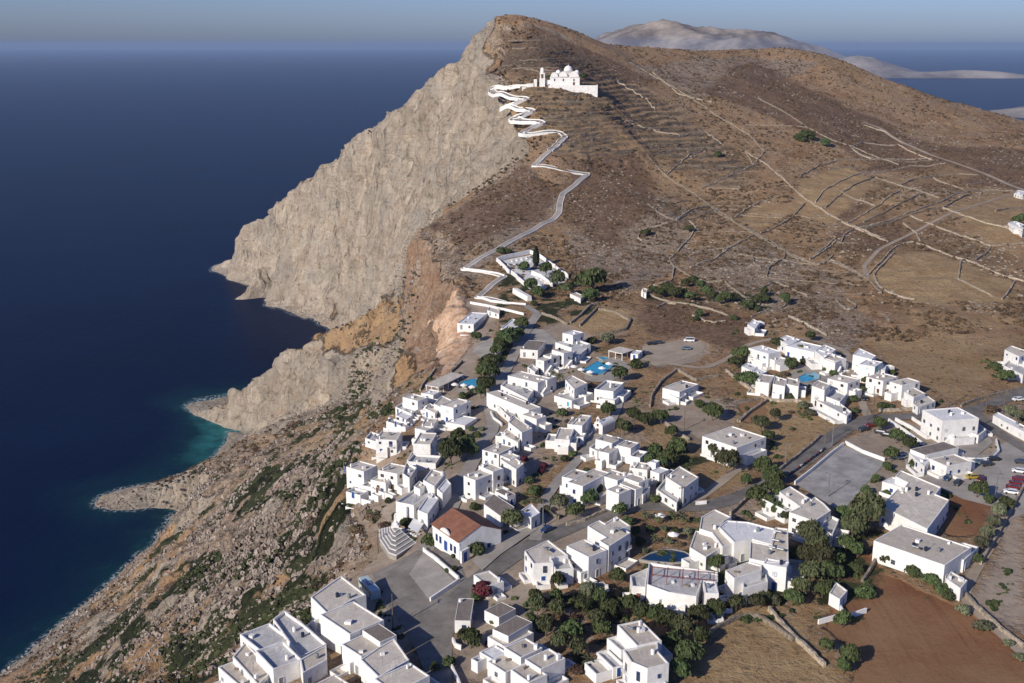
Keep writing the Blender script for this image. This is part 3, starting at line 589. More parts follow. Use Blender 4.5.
# ------------------------------------------------------------------ haze
def build_haze():
    m = bpy.data.materials.new('haze'); m.use_nodes = True; N = m.node_tree.nodes; N.clear(); out = N.new('ShaderNodeOutputMaterial'); v = N.new('ShaderNodeVolumePrincipled')
    v.inputs['Color'].default_value = (0.33, 0.455, 0.68, 1); v.inputs['Density'].default_value = 3.4e-5; v.inputs['Anisotropy'].default_value = 0.0
    m.node_tree.links.new(v.outputs[0], out.inputs['Volume'])
    x0, x1, y0, y1, z0, z1 = -62000, 62000, -4200, 62000, -65, 372
    V = [(x, y, z) for z in (z0, z1) for y in (y0, y1) for x in (x0, x1)]
    o = mesh_obj('haze', V, [(0, 2, 3, 1), (4, 5, 7, 6), (0, 1, 5, 4), (1, 3, 7, 5), (3, 2, 6, 7), (2, 0, 4, 6)], m); tag(o, kind='stuff')
build_haze()
# ------------------------------------------------------------------ town: materials
def whitewash():
    m, nt, N, L, b = new_mat('whitewash'); B = NB(N, L); tc = N.new('ShaderNodeTexCoord').outputs['Object']; oi = N.new('ShaderNodeObjectInfo')
    c = B.mix(B.mr(B.noise(tc, .45, 5, .7), .4, .65, 0, 1), (0.76, 0.745, 0.715), (0.62, 0.60, 0.56)); c = B.mix(B.mr(B.noise(B.map(tc, (1, 1, .12)), 1.6, 5, .75), .55, .68, 0, .45), c, (0.50, 0.475, 0.43)); c = B.mix(B.mr(oi.outputs['Random'], 0, 1, 0, .4), c, (0.66, 0.64, 0.60))
    L.new(c, b.inputs['Base Color']); b.inputs['Roughness'].default_value = .92; bp = N.new('ShaderNodeBump'); bp.inputs['Distance'].default_value = .06; L.new(B.noise(tc, 1.2, 5, .7), bp.inputs['Height']); L.new(bp.outputs[0], b.inputs['Normal']); return m
M_WHITE = whitewash()
def roof_mat(name, a, b_):
    m, nt, N, L, b = new_mat(name); B = NB(N, L); tc = N.new('ShaderNodeTexCoord').outputs['Object']
    c = B.mix(B.mr(B.noise(tc, .35, 5, .7), .35, .65), a, b_); c = B.mix(B.mr(B.noise(tc, 1.3, 4, .7), .52, .64, 0, .5), c, tuple(v * .62 for v in a)); c = B.mix(B.mr(B.noise(B.map(tc, (1, .15, 1)), .8, 4, .7), .56, .64, 0, .5), c, tuple(min(1, v * 1.35) for v in b_))
    oi = N.new('ShaderNodeObjectInfo'); c = B.mix(B.math('MULTIPLY', oi.outputs['Random'], .35), c, tuple(v * .75 for v in b_))
    L.new(c, b.inputs['Base Color']); b.inputs['Roughness'].default_value = .95; return m
M_ROOF = roof_mat('roof screed', (0.49, 0.435, 0.36), (0.63, 0.57, 0.475)); M_BEIGE = roof_mat('sandy roof', (0.42, 0.37, 0.30), (0.54, 0.48, 0.40))
M_BROWN = roof_mat('old brown roof', (0.17, 0.14, 0.115), (0.25, 0.21, 0.175)); M_TERR = roof_mat('terrace floor', (0.36, 0.35, 0.335), (0.52, 0.51, 0.49)); M_WROOF = roof_mat('white roof', (0.62, 0.61, 0.60), (0.74, 0.735, 0.72))
M_GLASS = simple('window glass', (0.03, 0.035, 0.045), .15, .2, .5, spec=.5)
M_BLUE = simple('blue paint', (0.02, 0.065, 0.24), .5, .2, .5); M_BRN = simple('brown wood', (0.10, 0.045, 0.025), .6, .2, .5); M_GREY = simple('grey paint', (0.22, 0.24, 0.25), .6, .2, .5); M_TEAL = simple('turquoise paint', (0.05, 0.35, 0.42), .5, .2, .5)
M_STONE = simple('dry stone', (0.27, 0.225, 0.17), .95, .5, 1.1, bump=.2); M_METAL = simple('grey metal', (0.28, 0.29, 0.30), .45, .1, 1, .6)
M_WOOD = simple('pole wood', (0.13, 0.10, 0.075), .9, .2, 2); M_DARK = simple('dark panel', (0.015, 0.02, 0.035), .12, .1, 1, spec=.6)
M_RED = simple('red paint', (0.19, 0.055, 0.045), .7, .2, .5); M_CANVAS = simple('white canvas', (0.75, 0.74, 0.70), .9, .06, .4)
ROOFS = {'r': M_ROOF, 'b': M_BEIGE, 't': M_TERR, 'd': M_BROWN, 'w': M_WROOF, 'c': M_ROOF, 'p': M_TERR}

def ccw(p):
    a = sum(p[i][0] * p[(i + 1) % len(p)][1] - p[(i + 1) % len(p)][0] * p[i][1] for i in range(len(p)))
    return p if a > 0 else p[::-1]
def offset(p, d):
    """inset (d>0) of a ccw polygon"""
    n = len(p); r = []
    for i in range(n):
        a, b, c = Vector(p[i - 1]), Vector(p[i]), Vector(p[(i + 1) % n])
        e1 = (b - a).normalized(); e2 = (c - b).normalized(); n1 = Vector((-e1.y, e1.x)); n2 = Vector((-e2.y, e2.x))
        k = n1 + n2; q = k.length_squared
        if q < .2: v = n1
        else: v = k * (2 / q)
        if v.length > 2.2: v = v.normalized() * 2.2
        r.append(tuple(b + v * d))
    return r
def square_up(p):
    """turn a hand-placed quadrilateral into a true rectangle when it nearly is one"""
    if len(p) != 4: return p
    a, b, c, d = [Vector(v) for v in p]; u = ((b - a) + (c - d)) / 2; v = ((d - a) + (c - b)) / 2
    cs = abs(u.normalized().dot(v.normalized()))
    if cs > .5: return p
    ctr = (a + b + c + d) / 4; ang = math.atan2(u.y, u.x); angv = math.atan2(v.y, v.x) - math.pi / 2
    if u.cross(v) < 0: angv = math.atan2(-v.y, -v.x) - math.pi / 2
    dd = (angv - ang + math.pi) % (2 * math.pi) - math.pi; t = ang + dd / 2
    U = Vector((math.cos(t), math.sin(t))) * u.length / 2; V = Vector((-math.sin(t), math.cos(t))) * v.length / 2
    return [tuple(ctr - U - V), tuple(ctr + U - V), tuple(ctr + U + V), tuple(ctr - U + V)]
def ground_under(pts):
    return sum(hgt(*p) for p in pts) / len(pts)
def roof_world(pts, h):
    """photo points of a roof edge + its height above ground -> world polygon and roof height"""
    z = 200. + h
    for _ in range(5):
        w = [at_z(px, py, z)[:2] for px, py in pts]; cx = sum(p[0] for p in w) / len(w); cyy = sum(p[1] for p in w) / len(w)
        z = hgt(cx, cyy) + h
    return ccw([tuple(p) for p in w]), z
HOUSES = []
def H(c, label, blocks, shut='blue', name='white_house', cat='house', group=None, flags=''):
    bl = []
    for b in blocks.split(';'):
        pts, h, ty = b.strip().split('|'); p = cp(c, pts)
        if len(p) == 3: p.append((p[0][0] + p[2][0] - p[1][0], p[0][1] + p[2][1] - p[1][1]))
        w, z = roof_world(p, float(h))
        if len(w) == 4: w = ccw(square_up(w))
        bl.append([w, z, float(h), ty])
    HOUSES.append([label, bl, shut, name, cat, group, flags])
G1 = 'white cube houses of the clifftop town'
H('A', 'white house with furnished roof terrace at the brink of the cliff below the pool bar', '185,295 300,330 380,300|6|r;122,375 250,430 300,395|3.6|t;125,440 208,478 262,440|3.2|w;78,485 190,545 235,520|2.6|t', group=G1)
H('D', 'white clifftop house with a big empty terrace, its grey roof leaning over the slope', '285,72 455,84 495,10 335,5|5.6|r;205,185 395,250 440,190 250,130|3|t', group=G1)
H('A', 'low white house with two small roofs tucked left of the tall blank-walled house', '355,385 440,425 482,383|3.2|r;430,350 510,388 575,320|4.2|r', group=G1)
H('A', 'tall white house with blank shaded side wall just below the smaller pool', '510,362 585,388 715,330 610,298|6.3|r;560,495 690,532 745,465|1.8|w', group=G1)
H('D', 'narrow stepped white house of three roofs left of the big round tree', '590,108 740,118 755,25 640,15|6|r;616,-5 670,-2 760,-10 640,-50|4.4|r;650,-36 752,-30 778,-95 685,-100|3.6|r;545,240 780,280 785,205 590,190|2.8|t', group=G1)
H('A', 'small flat house in shade between the cliff edge house and the bar awning', '345,262 430,285 475,250|3|w', group=G1)
H('A', 'long low bar under a light grey awning at the cliff brink beside the smaller pool', '400,200 490,225 635,115 545,95|3.2|c', name='pool_bar', cat='bar')
H('D', 'outermost white house with rounded balconies on the corner of the cliff', '65,292 190,340 280,285 160,240|6.2|r;20,420 65,460 110,420 60,385|2.8|t;70,480 160,520 205,480|3|t', group=G1)
H('D', 'white two storey house with lower front room between corner house and restaurant', '320,318 462,358 535,292 400,255|6|r;270,395 375,430 420,370 330,335|4.6|r;500,345 555,385 615,300 530,255|5|t;265,460 345,510 400,480|2.5|t', group=G1, shut='brown')
H('D', 'long restaurant house with furnished roof terrace and sloping white awnings above the monument steps', '665,400 755,450 845,345 735,310|6.4|r;775,470 820,510 890,430 850,385|5|w;590,450 640,475 690,435 635,405|6.2|b;495,570 615,615 720,480 600,440|5.2|t;620,640 700,672 790,545 720,495|5|w', name='restaurant_house', cat='restaurant', shut='dark')
H('H', 'white house with brown shutters and outside staircase across the lane from the red roof', '118,207 205,247 335,187 250,150|6.3|r;245,125 340,180 412,148|6.8|r', group=G1, shut='brown')
H('E', 'long white house with blue door above the one with the outside staircase', '290,400 395,440 485,375 370,330|5.5|b;400,470 530,555 590,510 470,420|6|r;425,445 475,480 545,450 480,410|6.3|r', group=G1)
H('E', 'white house of two roof levels whose shaded end wall faces the garden court', '465,175 575,260 660,225 520,125|6.3|b;412,270 545,340 575,290 455,225|3.8|b', group=G1)
H('E', 'white terraced row stepping down the lane with tables on its front terrace', '365,-65 575,95 665,65 430,-95|5.4|r;600,112 690,162 742,127 660,85|5|r;355,20 480,140 560,80 430,-40|2.6|t', group=G1)
H('B', 'broad white house in mid row with deep shaded terrace behind its front wall', '260,408 457,465 520,435 340,350|6|r;470,425 545,445 588,412 520,385|5.6|r;165,480 380,590 430,520 240,420|3.8|t', group=G1)
H('B', 'three narrow white slab-sided units stepping up towards the tower house', '460,275 515,290 570,265 510,245|5.6|r;520,240 570,262 625,240 570,220|5.9|r;600,195 665,235 720,205 650,180|6.4|r;380,335 440,375 470,350 420,310|2.8|t', group=G1, shut='brown')
H('B', 'white tower house with blue arched door at the top of the large pool', '680,65 740,85 820,60 740,35|7|w;640,140 730,190 845,150 760,100|4|t;730,240 765,262 860,185 800,150|2.6|t', group=G1)
H('B', 'old low building with weathered brown roof at the top of the lane', '325,192 470,205 520,130 385,120|3.4|d', name='old_house', group=G1, shut='dark')
H('B', 'freestanding white house with turquoise doors just below the large pool', '682,437 755,512 860,462 735,400|6.2|r;640,572 740,612 830,565 740,525|3.1|t', group=G1, shut='teal')
H('C', 'white building with chairs on its roof terrace right below the pool umbrellas', '315,505 440,545 490,455 340,438|5|t;335,585 450,612 490,540 370,520|2.4|w', group=G1, shut='brown')
H('C', 'open sided poolside pavilion with a grey slab roof', '410,205 500,232 568,200 470,165|3.1|c', name='pool_pavilion', cat='pavilion')
H('C', 'tiny white hut at the right end of the poolside pavilion', '580,228 636,240 644,205 592,197|2.5|w', name='hut', cat='hut')
H('W', 'lone white house with a paved yard beside the dirt car park', '130,400 215,425 278,378 210,355|3.6|r;150,430 200,455 240,430|2.4|t', group=G1, shut='dark')
H('F', 'white house cluster with blue windows just left of the little chapel', '205,195 278,212 305,125 220,110|5.4|r;40,310 160,320 190,225 70,218|4.4|r;196,290 272,300 285,265 210,255|2.8|t;148,192 205,200 220,150 165,142|4.6|r', group=G1)
H('F', 'rambling white house with brown-grey roofs right below the little chapel', '385,315 500,350 560,310 445,262|5.2|b;560,362 650,392 697,345 590,310|5.4|b;410,405 465,435 555,372 450,360|5|b;655,445 740,470 755,410 700,395|3.8|t;315,378 380,410 420,365 370,335|3|t', group=G1, shut='dark')
H('F', 'small white cottage with tiny tower at the right end of the rambling house', '680,545 785,562 805,510 700,490|3.2|b;805,492 850,510 870,485 825,472|4.4|w;830,562 872,600 942,552 872,530|3|w', group=G1, shut='dark')
H('I', 'large cream-roofed white house with blue door facing the lane junction', '120,290 213,330 300,255 190,225|6.8|b;203,346 278,378 440,262 320,205|6.8|b', group=G1)
H('I', 'white house with a blue door on its upper terrace behind the front cube', '420,280 545,330 600,285 490,215|6.2|b', group=G1)
H('I', 'white cube house with paired upper windows over the road bend', '465,395 555,438 630,395 550,350|6.1|b;572,345 682,402 727,377 620,320|5.4|b', group=G1, shut='grey')
H('I', 'white house with red awning at the right end of the block above the road', '610,300 710,350 770,310 670,262|5.8|b;700,410 745,440 800,378 760,355|3|t', group=G1, shut='grey')
H('N', 'boxy white house with side pergola where the road leaves town', '848,290 940,350 1018,292 920,235|6|b;800,355 905,425 935,362 845,300|2.8|t', group=G1, shut='dark')
H('J', 'blank fronted white house with walled patio beside the sunlit road', '155,408 228,508 388,500 372,462 505,440 345,318|5.8|r;388,556 552,548 500,442 374,464|4.4|t', group=G1)
H('J', 'white house with solar heater between the patio house and the L-shaped one', '530,368 660,470 785,400 640,300|6.6|r;470,405 520,440 570,400 520,370|4.8|r;515,520 600,590 655,560 575,480|3|t', group=G1, shut='dark')
H('J', 'big L-shaped white house with flat grey roof opposite the garden wall', '660,208 808,298 755,325 830,372 1005,262 945,225 1005,205 890,128 802,185 755,160|7|r', group=G1, shut='dark')
H('H', 'small white gatehouse with light pitched front at the lane junction', '555,490 650,545 722,500 650,425|3.8|w', group=G1, shut='blue')
H('H', 'low house with flat brown roof right behind the red tiled roof', '270,432 405,530 515,455 350,350|3.6|d;372,322 455,385 510,350 430,305|3.4|d', name='old_house', group=G1)
H('S', 'plain small white building beside the bougainvillea below the road', '390,130 440,186 528,165 458,97|3.5|r', group=G1, shut='dark')
H('S', 'dusty shed with stained flat roof on the edge of the square', '280,362 365,362 375,250 300,245|3|d', name='shed', cat='shed')
H('S', 'small ruined building with broken roof in the scrub below the road', '440,310 510,350 580,300 520,260|2.8|d', name='ruin', cat='ruin', shut='none')
H('S', 'old house with one raised brown roof over a wider grey one', '500,410 565,450 650,370 590,320|4.4|d;445,440 540,500 680,420 600,378|3|r', name='old_house', group=G1, shut='none')
H('S', 'white house of five sandy roofs at the bottom edge of the photo', '555,495 615,565 715,495 640,445|4.8|b;660,560 720,622 830,550 760,495|4.6|b;470,570 540,640 615,580 555,512|3.4|b;580,610 660,690 735,635 665,567|4|b;425,520 470,570 540,520 480,480|3|w', group=G1, shut='grey')
H('R', 'sprawling white house with stacked roof terraces at the lower left cliff edge', '175,435 245,515 390,455 310,358|6.4|t;245,515 320,617 447,560 390,457|5.4|t;115,545 245,690 320,617 180,470|4.4|b;68,597 150,720 245,670 160,547|3.4|b;322,352 460,548 597,480 470,370 380,308|5.2|t;460,560 475,630 600,560 595,485|4.2|b', group=G1, shut='dark')
H('R', 'long white building with a chain of grey roofs along the shaded square', '515,240 600,325 738,250 800,230 670,130|7|r;600,325 702,450 865,355 740,252|6.9|r;800,412 860,475 945,440 865,365|6.2|d;700,482 770,557 860,495 790,420|5.2|b;770,560 862,650 1020,562 942,452 862,497|5.6|r;870,660 940,745 1100,640 1022,564|5.4|r', group=G1, shut='grey')
H('R', 'sandy roofed outbuilding between the two big houses at the bottom left', '560,690 640,780 730,720 650,620|3|b', name='outbuilding', group=G1, shut='dark')
H('T', 'tiny grey roofed white hut in the garden left of the terrace hotel', '20,170 45,208 92,195 72,160|2.5|d', name='hut', cat='hut', shut='dark')
H('T', 'white hotel with a red-framed pergola terrace above the garden', '300,62 290,175 400,215 545,238 575,152 655,160 655,112|5.4|t;205,130 215,185 285,190 298,90|4.4|t;577,155 592,225 650,217 655,163|6|w;590,230 600,292 672,266 667,226|3.4|t', name='hotel', cat='hotel', shut='red', flags='pergola')
H('U', 'angular white building with zigzag roof edges and four solar panels', '410,362 405,452 500,472 607,467 605,300 540,292 520,382|6.4|r;250,290 330,370 420,352 520,380 537,300 400,265 290,257|6|w;150,300 215,320 270,395 330,372 250,292 282,255 315,240 230,200 160,240|5.2|r;100,395 185,447 260,397 215,322 130,310|4.2|b', group=G1, shut='grey')
H('U', 'white house with brown terrace door and small front roof facing the field', '283,515 330,555 470,512 470,487 400,468|6.4|r;375,607 502,572 492,522 365,552|4.4|t;472,478 602,500 607,470 500,450|6.6|w', group=G1, shut='blue')
H('U', 'white house with stepped plan beside the shadowed sports court', '610,215 740,262 825,207 790,170 742,135 725,150 617,82 560,112 667,187|6.2|r;490,152 585,207 665,187 560,117|4|t;762,292 832,332 867,252 822,230|4.2|t', group=G1, shut='dark')
H('U', 'little stone coloured hut below the tall pines', '815,630 870,662 910,617 850,572|3|r', name='hut', cat='hut', shut='dark')
H('T', 'white villa with blue shutters and balconies at the bottom centre', '155,385 235,497 350,462 270,352|7|b;170,510 210,572 295,607 405,580 350,520 345,464 236,498|6.8|b;100,450 150,522 236,492 157,430|4.4|t;48,525 110,610 160,590 105,500|2.8|t', group=G1)
H('P', 'isolated square white house with wide grey roof and arched windows', '362,240 500,306 606,240 465,172|6|r', group=G1, shut='brown')
G2 = 'white holiday houses round the small pool'
H('W', 'curved fronted white holiday house at the upper left of the small pool', '580,195 650,228 710,212 620,175|6.3|w;652,240 690,262 735,248 700,225|4|t', group=G2, shut='grey')
H('W', 'holiday house at the back left of the small pool with stepped roofline', '705,148 762,180 822,152 750,127|4.4|w', group=G2)
H('W', 'long low holiday house forming the back row behind the small pool', '770,180 895,225 940,190 825,155|4.6|w', group=G2)
H('W', 'holiday house at the back right of the small pool with raised end', '895,207 945,245 1003,202 940,177|5.4|w', group=G2)
H('W', 'square holiday house closing the back row at the far right of the small pool', '940,250 1000,272 1046,245 980,220|5.2|r', group=G2)
H('W', 'leftmost of the front row holiday houses beside the dark bush', '520,287 572,312 602,290 550,268|5|w;576,312 612,332 652,315 602,292|5|w', group=G2, shut='grey')
H('W', 'second front row holiday house with two sandy roofs facing the plot', '608,365 672,378 677,335 610,325|5.3|b', group=G2, shut='grey')
H('W', 'third front row holiday house in the middle of the sunlit row', '680,378 742,392 752,355 690,337|5.1|b', group=G2, shut='grey')
H('W', 'last front row holiday house with steps near the small pool', '748,378 812,392 818,360 752,342|4.8|b', group=G2, shut='grey')
H('W', 'tall white holiday block with sheer front to the right of the small pool', '880,388 945,412 975,380 912,357|6.4|b;945,440 1024,470 1060,430 985,400|3.6|t', group=G2, shut='brown')
H('V', 'white holiday block with two front windows behind the long garden wall', '30,297 132,332 160,300 85,275|5.8|r;-55,402 118,492 142,470 28,380|3|t', group=G2, shut='brown')
H('V', 'upper right holiday house against the scrub at the back of the pool court', '0,187 55,217 95,195 45,175|5.2|r;-25,152 35,172 62,150 5,125|5.4|w', group=G2)
G3 = 'white houses along the road east of the pool'
H('V', 'tall white house with turquoise windows at the top of the short lane', '148,177 245,202 268,182 180,143|6.2|w;190,228 268,240 290,217 215,195|6|w;272,242 312,262 320,232 282,215|3.8|w', group=G3, shut='teal')
H('V', 'white house with balcony arches below the one with turquoise windows', '235,292 312,317 355,290 290,262|5.6|b;310,322 370,347 402,325 350,305|3.8|t', group=G3, shut='brown')
H('V', 'white house with tall dark windows above the roadside yard', '360,317 408,342 470,310 420,290|5.8|r;410,367 460,397 520,375 462,345|4|b;455,428 482,447 572,415 532,387|2.9|r', group=G3, shut='dark')
H('V', 'large white three storey block with sheer walls right beside the road', '520,464 602,517 785,502 685,440|8|w;752,577 792,592 832,560 790,527|3|t', group=G3, shut='dark', name='apartment_block', cat='apartment block')
H('X', 'low building with brown-grey roofs and blue painted end at the car park', '470,107 530,134 662,85 600,47|4|d;570,152 632,192 732,157 660,112|3.8|b;435,118 515,187 545,150 475,100|3.2|w', group=G3, shut='blue')
H('V', 'long narrow white building running along the lane at the right edge', '865,488 1060,592 1085,570 890,470|3|w', group=G3, shut='dark')
H('V', 'white house with front terrace alone on the hillside at the right edge', '925,152 1000,187 1060,165 960,130|5.8|r;920,232 1020,282 1062,250 952,200|3|t', group=G3, shut='blue')
H('X', 'school building with huge L-shaped grey roof and arched side porch', '290,387 530,507 642,357 572,328 600,292 395,205 365,237 430,268 402,305 378,300|5.4|r;320,262 400,302 430,268 345,234|3.4|w', name='school', cat='school', shut='blue')
H('X', 'long hall with a flat sandy roof below the school building', '315,562 625,718 700,600 390,465|5.4|b;662,652 735,668 767,602 692,560|3.4|b;625,760 700,812 735,770 650,722|3.4|b', name='hall', cat='hall', shut='dark')
H('Z', 'low white house on the brink just above the orange cliff', '100,528 180,535 232,477 152,470|2.9|w', group=G1, shut='dark')
H('Z', 'small shed with grey roof between the two clifftop walls', '242,462 302,482 308,455 252,442|2.4|r', name='shed', cat='shed', shut='dark')
H('Z', 'light roofed white house hidden by trees below the zigzag path start', '310,555 362,572 425,522 370,505|3|w', group=G1, shut='dark')
H('Z', 'stub of a small stone building beside the tall dark tree', '665,377 720,402 737,387 682,363|2.4|b', name='ruin', cat='ruin', shut='none')
H('W', 'small white farmhouse alone among the scrub above the holiday houses', '550,72 588,97 615,62 580,45|3|w', group=G3, shut='dark')
H('M', 'tiny sand coloured hut at the end of the long tan wall', '90,390 112,398 118,380 98,374|2.4|b', name='hut', cat='hut', shut='dark')
H('L', 'low white farm building by the dark bush at the right edge of the fields', '945,352 1012,382 1035,366 970,340|3|w', group=G3, shut='dark')
H('L', 'tiny white building where the tan track meets the right edge', '975,197 1015,207 1030,190 990,182|3|w', group=G3, shut='dark')

# ------------------------------------------------------------------ windows and doors as shared meshes
def box_geo(V, F, x0, x1, y0, y1, z0, z1, mi=None, FM=None):
    b = len(V); V += [(x, y, z) for z in (z0, z1) for (x, y) in ((x0, y0), (x1, y0), (x1, y1), (x0, y1))]
    f = [(0, 3, 2, 1), (4, 5, 6, 7), (0, 1, 5, 4), (1, 2, 6, 5), (2, 3, 7, 6), (3, 0, 4, 7)]
    F += [tuple(b + i for i in q) for q in f]
    if FM is not None: FM += [mi or 0] * 6
def opening_mesh(name, w, h, frame, shutters, door=False):
    V, F, FM = [], [], []                                            # local: x along wall, -y outward
    box_geo(V, F, -w / 2, w / 2, -.03, .02, 0, h, 0, FM)             # glass or leaf
    t = .06
    for (a, b, c, d) in ((-w / 2 - t, -w / 2, 0, h), (w / 2, w / 2 + t, 0, h), (-w / 2 - t, w / 2 + t, h, h + t), (-w / 2 - t, w / 2 + t, -t, 0)): box_geo(V, F, a, b, -.10, .03, c, d, 1, FM)
    if not door: box_geo(V, F, -.03, .03, -.07, -.03, 0, h, 1, FM); box_geo(V, F, -w / 2, w / 2, -.065, -.032, h * .55, h * .55 + .05, 1, FM)
    if shutters:
        for s in (-1, 1):
            x0 = s * (w / 2 + t + .02); x1 = s * (w / 2 + t + w * .48); box_geo(V, F, min(x0, x1), max(x0, x1), -.08, -.02, 0, h, 1, FM)
    me = bpy.data.meshes.new(name); me.from_pydata(V, [], F); me.materials.append(M_GLASS if not door else frame); me.materials.append(frame if not door else M_WHITE); me.polygons.foreach_set('material_index', FM); me.update(); return me
FR = {'blue': M_BLUE, 'brown': M_BRN, 'dark': M_GREY, 'grey': M_GREY, 'teal': M_TEAL, 'red': M_RED}
WIN = {k: [opening_mesh('window', .85, 1.05, m, False), opening_mesh('window', .6, .7, m, False), opening_mesh('window', .95, 1.95, m, False)] for k, m in FR.items()}
DOOR = {k: opening_mesh('door', 1.05, 2.15, m, False, True) for k, m in FR.items()}
def in_poly(p, x, y):
    ins = False; j = len(p) - 1
    for i in range(len(p)):
        if (p[i][1] > y) != (p[j][1] > y) and x < (p[j][0] - p[i][0]) * (y - p[i][1]) / (p[j][1] - p[i][1]) + p[i][0]: ins = not ins
        j = i
    return ins
def part(name, me, parent, loc, rz=0):
    o = bpy.data.objects.new(name, me); o.location = loc; o.rotation_euler = (0, 0, rz); COL.objects.link(o); o.parent = parent; return o
rng = random.Random(7)
ALLB = [b for h in HOUSES for b in h[1]]
def lathe(V, Fq, prof, n=20, cx=0, cy_=0):
    b = len(V); V += [(cx + r * math.cos(2 * math.pi * i / n), cy_ + r * math.sin(2 * math.pi * i / n), z) for r, z in prof for i in range(n)]
    for k in range(len(prof) - 1):
        for i in range(n): Fq.append((b + k * n + i, b + k * n + (i + 1) % n, b + (k + 1) * n + (i + 1) % n, b + (k + 1) * n + i))
def build_house(spec):
    label, bl, shut, name, cat, group, flags = spec
    cx, cyy = bl[0][0][0][0], bl[0][0][0][1]
    xs = [p[0] for p in bl[0][0]]; cx = sum(xs) / len(xs); cyy = sum(p[1] for p in bl[0][0]) / len(xs)
    gz = ground_under([(cx, cyy)]); root = empty(name, (cx, cyy, gz), 0, label, cat, group)
    V, F = [], []
    for bi, (poly, z, h, ty) in enumerate(bl):
        pl = offset(poly, rng.uniform(.005, .03)); n = len(pl); par = .32 if ty in 'rbdwc' else .75
        low = max(-7, min(hgt(*p) for p in pl) - gz - 1.2); zt = z - gz
        L_ = [(p[0] - cx, p[1] - cyy) for p in pl]; inn = [(p[0] - cx, p[1] - cyy) for p in offset(pl, .28 if ty != 'd' else .12)]
        if ty == 'd': par = .1
        if ty == 'c':                                                # open pavilion: slab on posts
            b = len(V); V += [(x, y, zt - .3) for x, y in L_] + [(x, y, zt) for x, y in L_]
            F += [tuple(b + i for i in range(n))[::-1]] + [(b + i, b + (i + 1) % n, b + n + (i + 1) % n, b + n + i) for i in range(n)]
            mesh_obj('roof', [(x, y, zt + .03) for x, y in offset(L_, -.15)] + [(x, y, zt + .003) for x, y in offset(L_, -.15)], [tuple(range(n)), tuple(range(2 * n - 1, n - 1, -1))] + [(i, n + i, n + (i + 1) % n, (i + 1) % n) for i in range(n)], M_ROOF, root)
            for i in range(n):
                a = Vector(inn[i]); c = Vector(inn[(i + 1) % n]); k = max(1, int((c - a).length / 3.2))
                for j in range(k):
                    q = a + (c - a) * j / k; pv, pf = [], []; box_geo(pv, pf, q.x - .14, q.x + .14, q.y - .14, q.y + .14, -.5, zt - .3); mesh_obj('post', pv, pf, M_WHITE, root)
            a, c = Vector(inn[2]), Vector(inn[3 % n]); continue
        b = len(V); V += [(x, y, low) for x, y in L_] + [(x, y, zt) for x, y in L_] + [(x, y, zt) for x, y in inn] + [(x, y, zt - par) for x, y in inn]
        for i in range(n):
            j = (i + 1) % n
            F += [(b + i, b + j, b + n + j, b + n + i), (b + n + i, b + n + j, b + 2 * n + j, b + 2 * n + i), (b + 2 * n + i, b + 2 * n + j, b + 3 * n + j, b + 3 * n + i)]
        mesh_obj('roof', [(x, y, zt - par + .02) for x, y in offset(inn, -.05)] , [tuple(range(n))], ROOFS[ty], root)
        # openings
        others = [o for o in ALLB if o[0] is not poly]
        st = max(1, int(round((h + .3) / 3.2)))
        if shut == 'none': continue
        door_done = False; edges = []
        for i in range(n):
            a, c = Vector(pl[i]), Vector(pl[(i + 1) % n]); e = c - a
            if e.length < 2.2: continue
            nrm = Vector((e.y, -e.x)).normalized(); edges.append((nrm.y, i, a, c, e, nrm))
        edges.sort(key=lambda t: t[0])
        for (ny, i, a, c, e, nrm) in edges:
            rz = math.atan2(e.y, e.x); m = max(1, int(e.length / 3.3))
            for s in range(st):
                for k in range(m):
                    f = (k + .5) / m; q = a + e * f; out = q + nrm * .5; zz = s * 3.05 + .95
                    base_z = h - st * 3.05 if st > 1 else 0
                    if s * 3.05 + 2.4 > h: continue
                    if any(in_poly(o[0], out.x, out.y) and o[1] > gz + zz + .4 for o in others): continue
                    gloc = hgt(q.x, q.y) - gz; r = rng.random(); sh = shut
                    if s == 0 and not door_done and r < .75 and m >= 1:
                        part('door', DOOR[sh], root, (q.x - cx, q.y - cyy, max(gloc, 0) + .02), rz); door_done = True; continue
                    if r < (.16 if ny < .2 else .4): continue
                    if sh in ('blue', 'teal') and rng.random() < .45: sh = 'dark'
                    v = 0 if r < .75 else (1 if r < .9 else 2)
                    zw = zz + (0 if v < 2 else -.85)
                    if v == 2 and s == 0: v = 0; zw = zz
                    part('window', WIN[sh][v], root, (q.x - cx + e.x / e.length * rng.uniform(-.4, .4), q.y - cyy + e.y / e.length * rng.uniform(-.4, .4), zw), rz).scale = (rng.uniform(.75, 1.25), 1, rng.uniform(.8, 1.15))
                    if v == 2 and rng.random() < .7:
                        pv, pf = [], []; w = .95; box_geo(pv, pf, -w, w, -1.0, 0, -.12, 0)
                        for t_ in np.linspace(-w + .02, w - .02, 7): box_geo(pv, pf, t_ - .015, t_ + .015, -1.0, -.97, 0, .9)
                        box_geo(pv, pf, -w, w, -1.02, -.96, .9, .95)
                        bo = mesh_obj('balcony', pv, pf, M_WHITE, root); bo.location = (q.x - cx, q.y - cyy, zw); bo.rotation_euler = (0, 0, rz)
